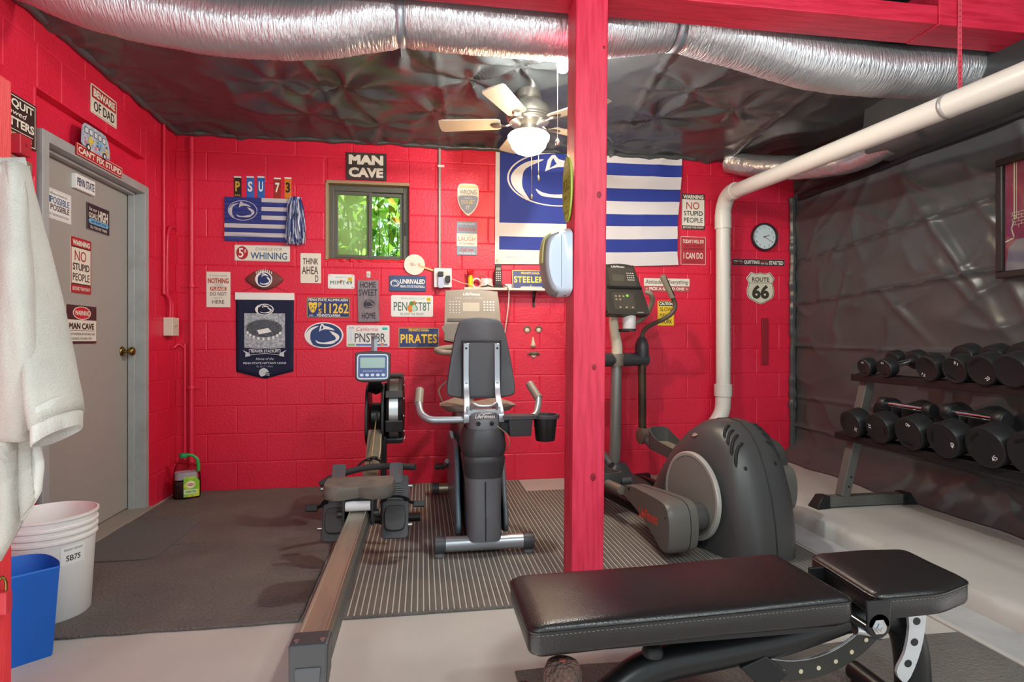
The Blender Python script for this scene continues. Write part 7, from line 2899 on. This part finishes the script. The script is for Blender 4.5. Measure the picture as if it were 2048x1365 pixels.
LEFTE = [(318, 4), (400, -40), (500, -70), (700, -110), (900, -110), (1120, -40)]
RIGHTE = [(318, 58), (380, 76), (480, 98), (600, 105), (700, 84), (780, 62), (860, 74), (930, 88), (985, 82), (1040, 48), (1120, 2)]
nu, nv = 44, 70
vs = []
for j in range(nv + 1):
    py = 318 + (1120 - 318) * j / nv
    a, b = lerp_tab(LEFTE, py), lerp_tab(RIGHTE, py)
    for i in range(nu + 1):
        t = i / nu
        px = a + (b - a) * t
        hang = min(1, (py - 318) / 300)
        fold = .012 * hang * sin(px * .075 + py * .004) + .006 * hang * sin(px * .16 - py * .006 + 1) + .016 * noise.noise(Vector((px * .012, py * .005, 3)))
        edge = -.02 * (1 - abs(2 * t - 1) ** 4) * (.3 + hang)
        vs.append(rb_pt(px, py, edge + fold + .02))
body_vs = list(vs)
q = B()
q.add(vs, [(j * (nu + 1) + i, j * (nu + 1) + i + 1, (j + 1) * (nu + 1) + i + 1, (j + 1) * (nu + 1) + i) for j in range(nv) for i in range(nu)])
o = q.obj('robe_body', ROBE, r, smooth=180)
md = o.modifiers.new('s', 'SOLIDIFY')
md.thickness = .010
# sleeve: a flattened tube falling to the cuff
SL = [(330, 36, 58), (400, 44, 72), (500, 58, 93), (600, 68, 111), (700, 78, 131), (760, 86, 144), (800, 92, 152), (838, 102, 158)]
rings = []
ns = 28
for py, a, b in SL:
    cxp_, hwp = (a + b) / 2, (b - a) / 2
    c_ = on_y(cxp_ - 9, py, RYp - .035)
    e_ = on_y(b - 12, py, RYp - .035)
    hw_ = (e_ - c_).length
    dp = .022 + .055 * min(1, (py - 318) / 450)
    ring = []
    for k in range(ns):
        an = 2 * pi * k / ns
        w = 1 + .07 * sin(3 * an + py * .01) + .05 * noise.noise(Vector((k * .5, py * .01, 1)))
        zz = c_.z + (.020 * cos(an) if py > 780 else 0)
        ring.append(Vector((c_.x + hw_ * w * cos(an), c_.y + dp * w * sin(an) + .02 * sin(py * .012) * .3, zz)) - HK)
    rings.append(ring)
# smooth the sleeve lengthways
rings2 = []
for i in range(len(rings) - 1):
    for t in (0, .5):
        rings2.append([a_.lerp(b_, t) for a_, b_ in zip(rings[i], rings[i + 1])])
rings2.append(rings[-1])
q = B()
q.rings(rings2, cap=False)
o = q.obj('sleeve', ROBE, r, smooth=180)
md = o.modifiers.new('s', 'SOLIDIFY')
md.thickness = .006
# cuff band round the mouth of the sleeve, lifted at the right
q = B()
c0 = rings[-1]
cu_rings = []
for dz, g_ in ((.035, 1.03), (.0, 1.07), (-.035, 1.06), (-.036, .98), (.0, .97)):
    ctr = sum(c0, Vector()) / ns
    cu_rings.append([Vector((ctr.x + (p.x - ctr.x) * g_, ctr.y + (p.y - ctr.y) * g_, p.z + dz)) for p in c0])
q.rings(cu_rings, cap=False)
q.obj('cuff', ROBEB, r, smooth=60)
# front panel hanging before the sleeve
q = B()
FPL = [(324, 14), (450, 10), (600, 4), (720, 0), (880, -6)]
FPR = [(324, 46), (400, 57), (500, 66), (600, 75), (680, 84), (740, 88), (800, 82), (880, 62)]
vs = []
for j in range(41):
    py = 324 + (880 - 324) * j / 40
    a, b = lerp_tab(FPL, py), lerp_tab(FPR, py)
    for i in range(17):
        t = i / 16
        hang = min(1, (py - 318) / 200)
        fade = 1 - max(0, (py - 700) / 180) ** 1.5
        vs.append(rb_pt(a + (b - a) * t, py, -.030 - (.015 + .065 * hang) * fade + .05 * hang * (2 * t - 1) ** 4 + .006 * noise.noise(Vector((t * 3, py * .01, 5)))))
q.add(vs, [(j * 17 + i, j * 17 + i + 1, (j + 1) * 17 + i + 1, (j + 1) * 17 + i) for j in range(40) for i in range(16)])
o = q.obj('front_panel', ROBE, r, smooth=180)
md = o.modifiers.new('s', 'SOLIDIFY')
md.thickness = .008
# hem edge
q = B()
q.tube([body_vs[j * (nu + 1) + nu] for j in range(45, nv + 1)], .010, 8)
q.obj('hem', ROBEB, r, smooth=180)

# ================================================================== shrubs outside the window
LEAFA = M('leaf_green', '#85c040', .45, emit=0)
LEAFB = M('leaf_light_green', '#9ccf4c', .45)
LEAFD = M('leaf_deep_green', '#3f7a22', .5)
LEAFY = M('leaf_yellow', '#d8b43a', .5)
rn = random.Random(11)


def leaf_mesh(mt):
    me = bpy.data.meshes.new('leaf')
    pts = [(0, 0, 0), (.25, .16, .02), (.55, .20, .0), (1, 0, -.10), (.55, -.20, .0), (.25, -.16, .02), (.5, 0, -.035)]
    me.from_pydata(pts, [], [(0, 6, 1), (1, 6, 2), (2, 6, 3), (3, 6, 4), (4, 6, 5), (5, 6, 0)])
    me.materials.append(mt)
    return me


LM = [leaf_mesh(m) for m in (LEAFA, LEAFB, LEAFD, LEAFA, LEAFB)]
LMY = leaf_mesh(LEAFY)
shrub = thing('shrub', 'leafy green shrub outside the clear half of the window', 'shrub', (-.33, 5.45, -.1))
q = B()
for k in range(9):
    x = rn.uniform(-.5, .5)
    q.tube(spline([(x * .4, rn.uniform(-.1, .1), 0), (x * .8, 0, .9), (x, rn.uniform(-.2, .2), 1.5), (x * 1.2 + rn.uniform(-.1, .1), rn.uniform(-.2, .2), 2.7)], 4), [.012 - .0008 * i for i in range(13)], 6)
q.obj('stems', M('stem_brown', '#5d5a35', .7), shrub)
for k in range(290):
    o = bpy.data.objects.new('leaf', rn.choice(LM))
    COL.objects.link(o)
    o.parent = shrub
    o.location = (rn.uniform(-.42, .34), rn.uniform(-.3, .4), rn.uniform(1.75, 2.75))
    s = rn.uniform(.07, .17)
    o.scale = (s, s * rn.uniform(.8, 1.3), s)
    o.rotation_euler = (rn.uniform(-.9, .9), rn.uniform(-.2, 1.2), rn.uniform(0, 6.28))
for (px, py, ang) in ((783, 436, -.5), (776, 398, -.9)):
    p = on_y(px, py, 5.12) - Vector((-.33, 5.45, -.1))
    o = bpy.data.objects.new('leaf', LMY)
    COL.objects.link(o)
    o.parent = shrub
    o.location = p
    o.scale = (.12, .12, .12)
    o.rotation_euler = (1.2, .5, ang)
back = thing('shrub', 'mass of blurred light green bushes filling the view outside the window', 'shrub', (-.2, 6.2, -.1))
q = B()
for k in range(12):
    x = rn.uniform(-1.5, 1.5)
    q.tube([(x, 0, 0), (x * 1.05, .05, 2.6)], [.03, .01], 6)
q.obj('stems', M('stem_brown'), back)
q = B()
for k in range(5200):
    p = Vector((rn.uniform(-1.7, 1.7), rn.uniform(-.35, .6), rn.uniform(.7, 3.0)))
    s = rn.uniform(.08, .22)
    e = Euler((rn.uniform(-1.2, 1.2), rn.uniform(-.4, 1.3), rn.uniform(0, 6.28))).to_matrix()
    q.add([p + e @ Vector(v) * s for v in ((0, 0, 0), (.45, .22, 0), (1, 0, -.1), (.45, -.22, 0))], [(0, 1, 2, 3)], k % 3)
o = q.obj('leaf_mass', [M('far_leaf', '#b4da74', .5), M('far_leaf_pale', '#d3eaa6', .5), M('far_leaf_deep', '#8fc052', .5)], back, smooth=0)
o['kind'] = 'stuff'
g = B()
g.box(-4, YW + .3, -.3, 5, 9, -.1)
struct(g.obj('ground_outside', M('leaf_litter', '#6f6a48', .9), smooth=0))
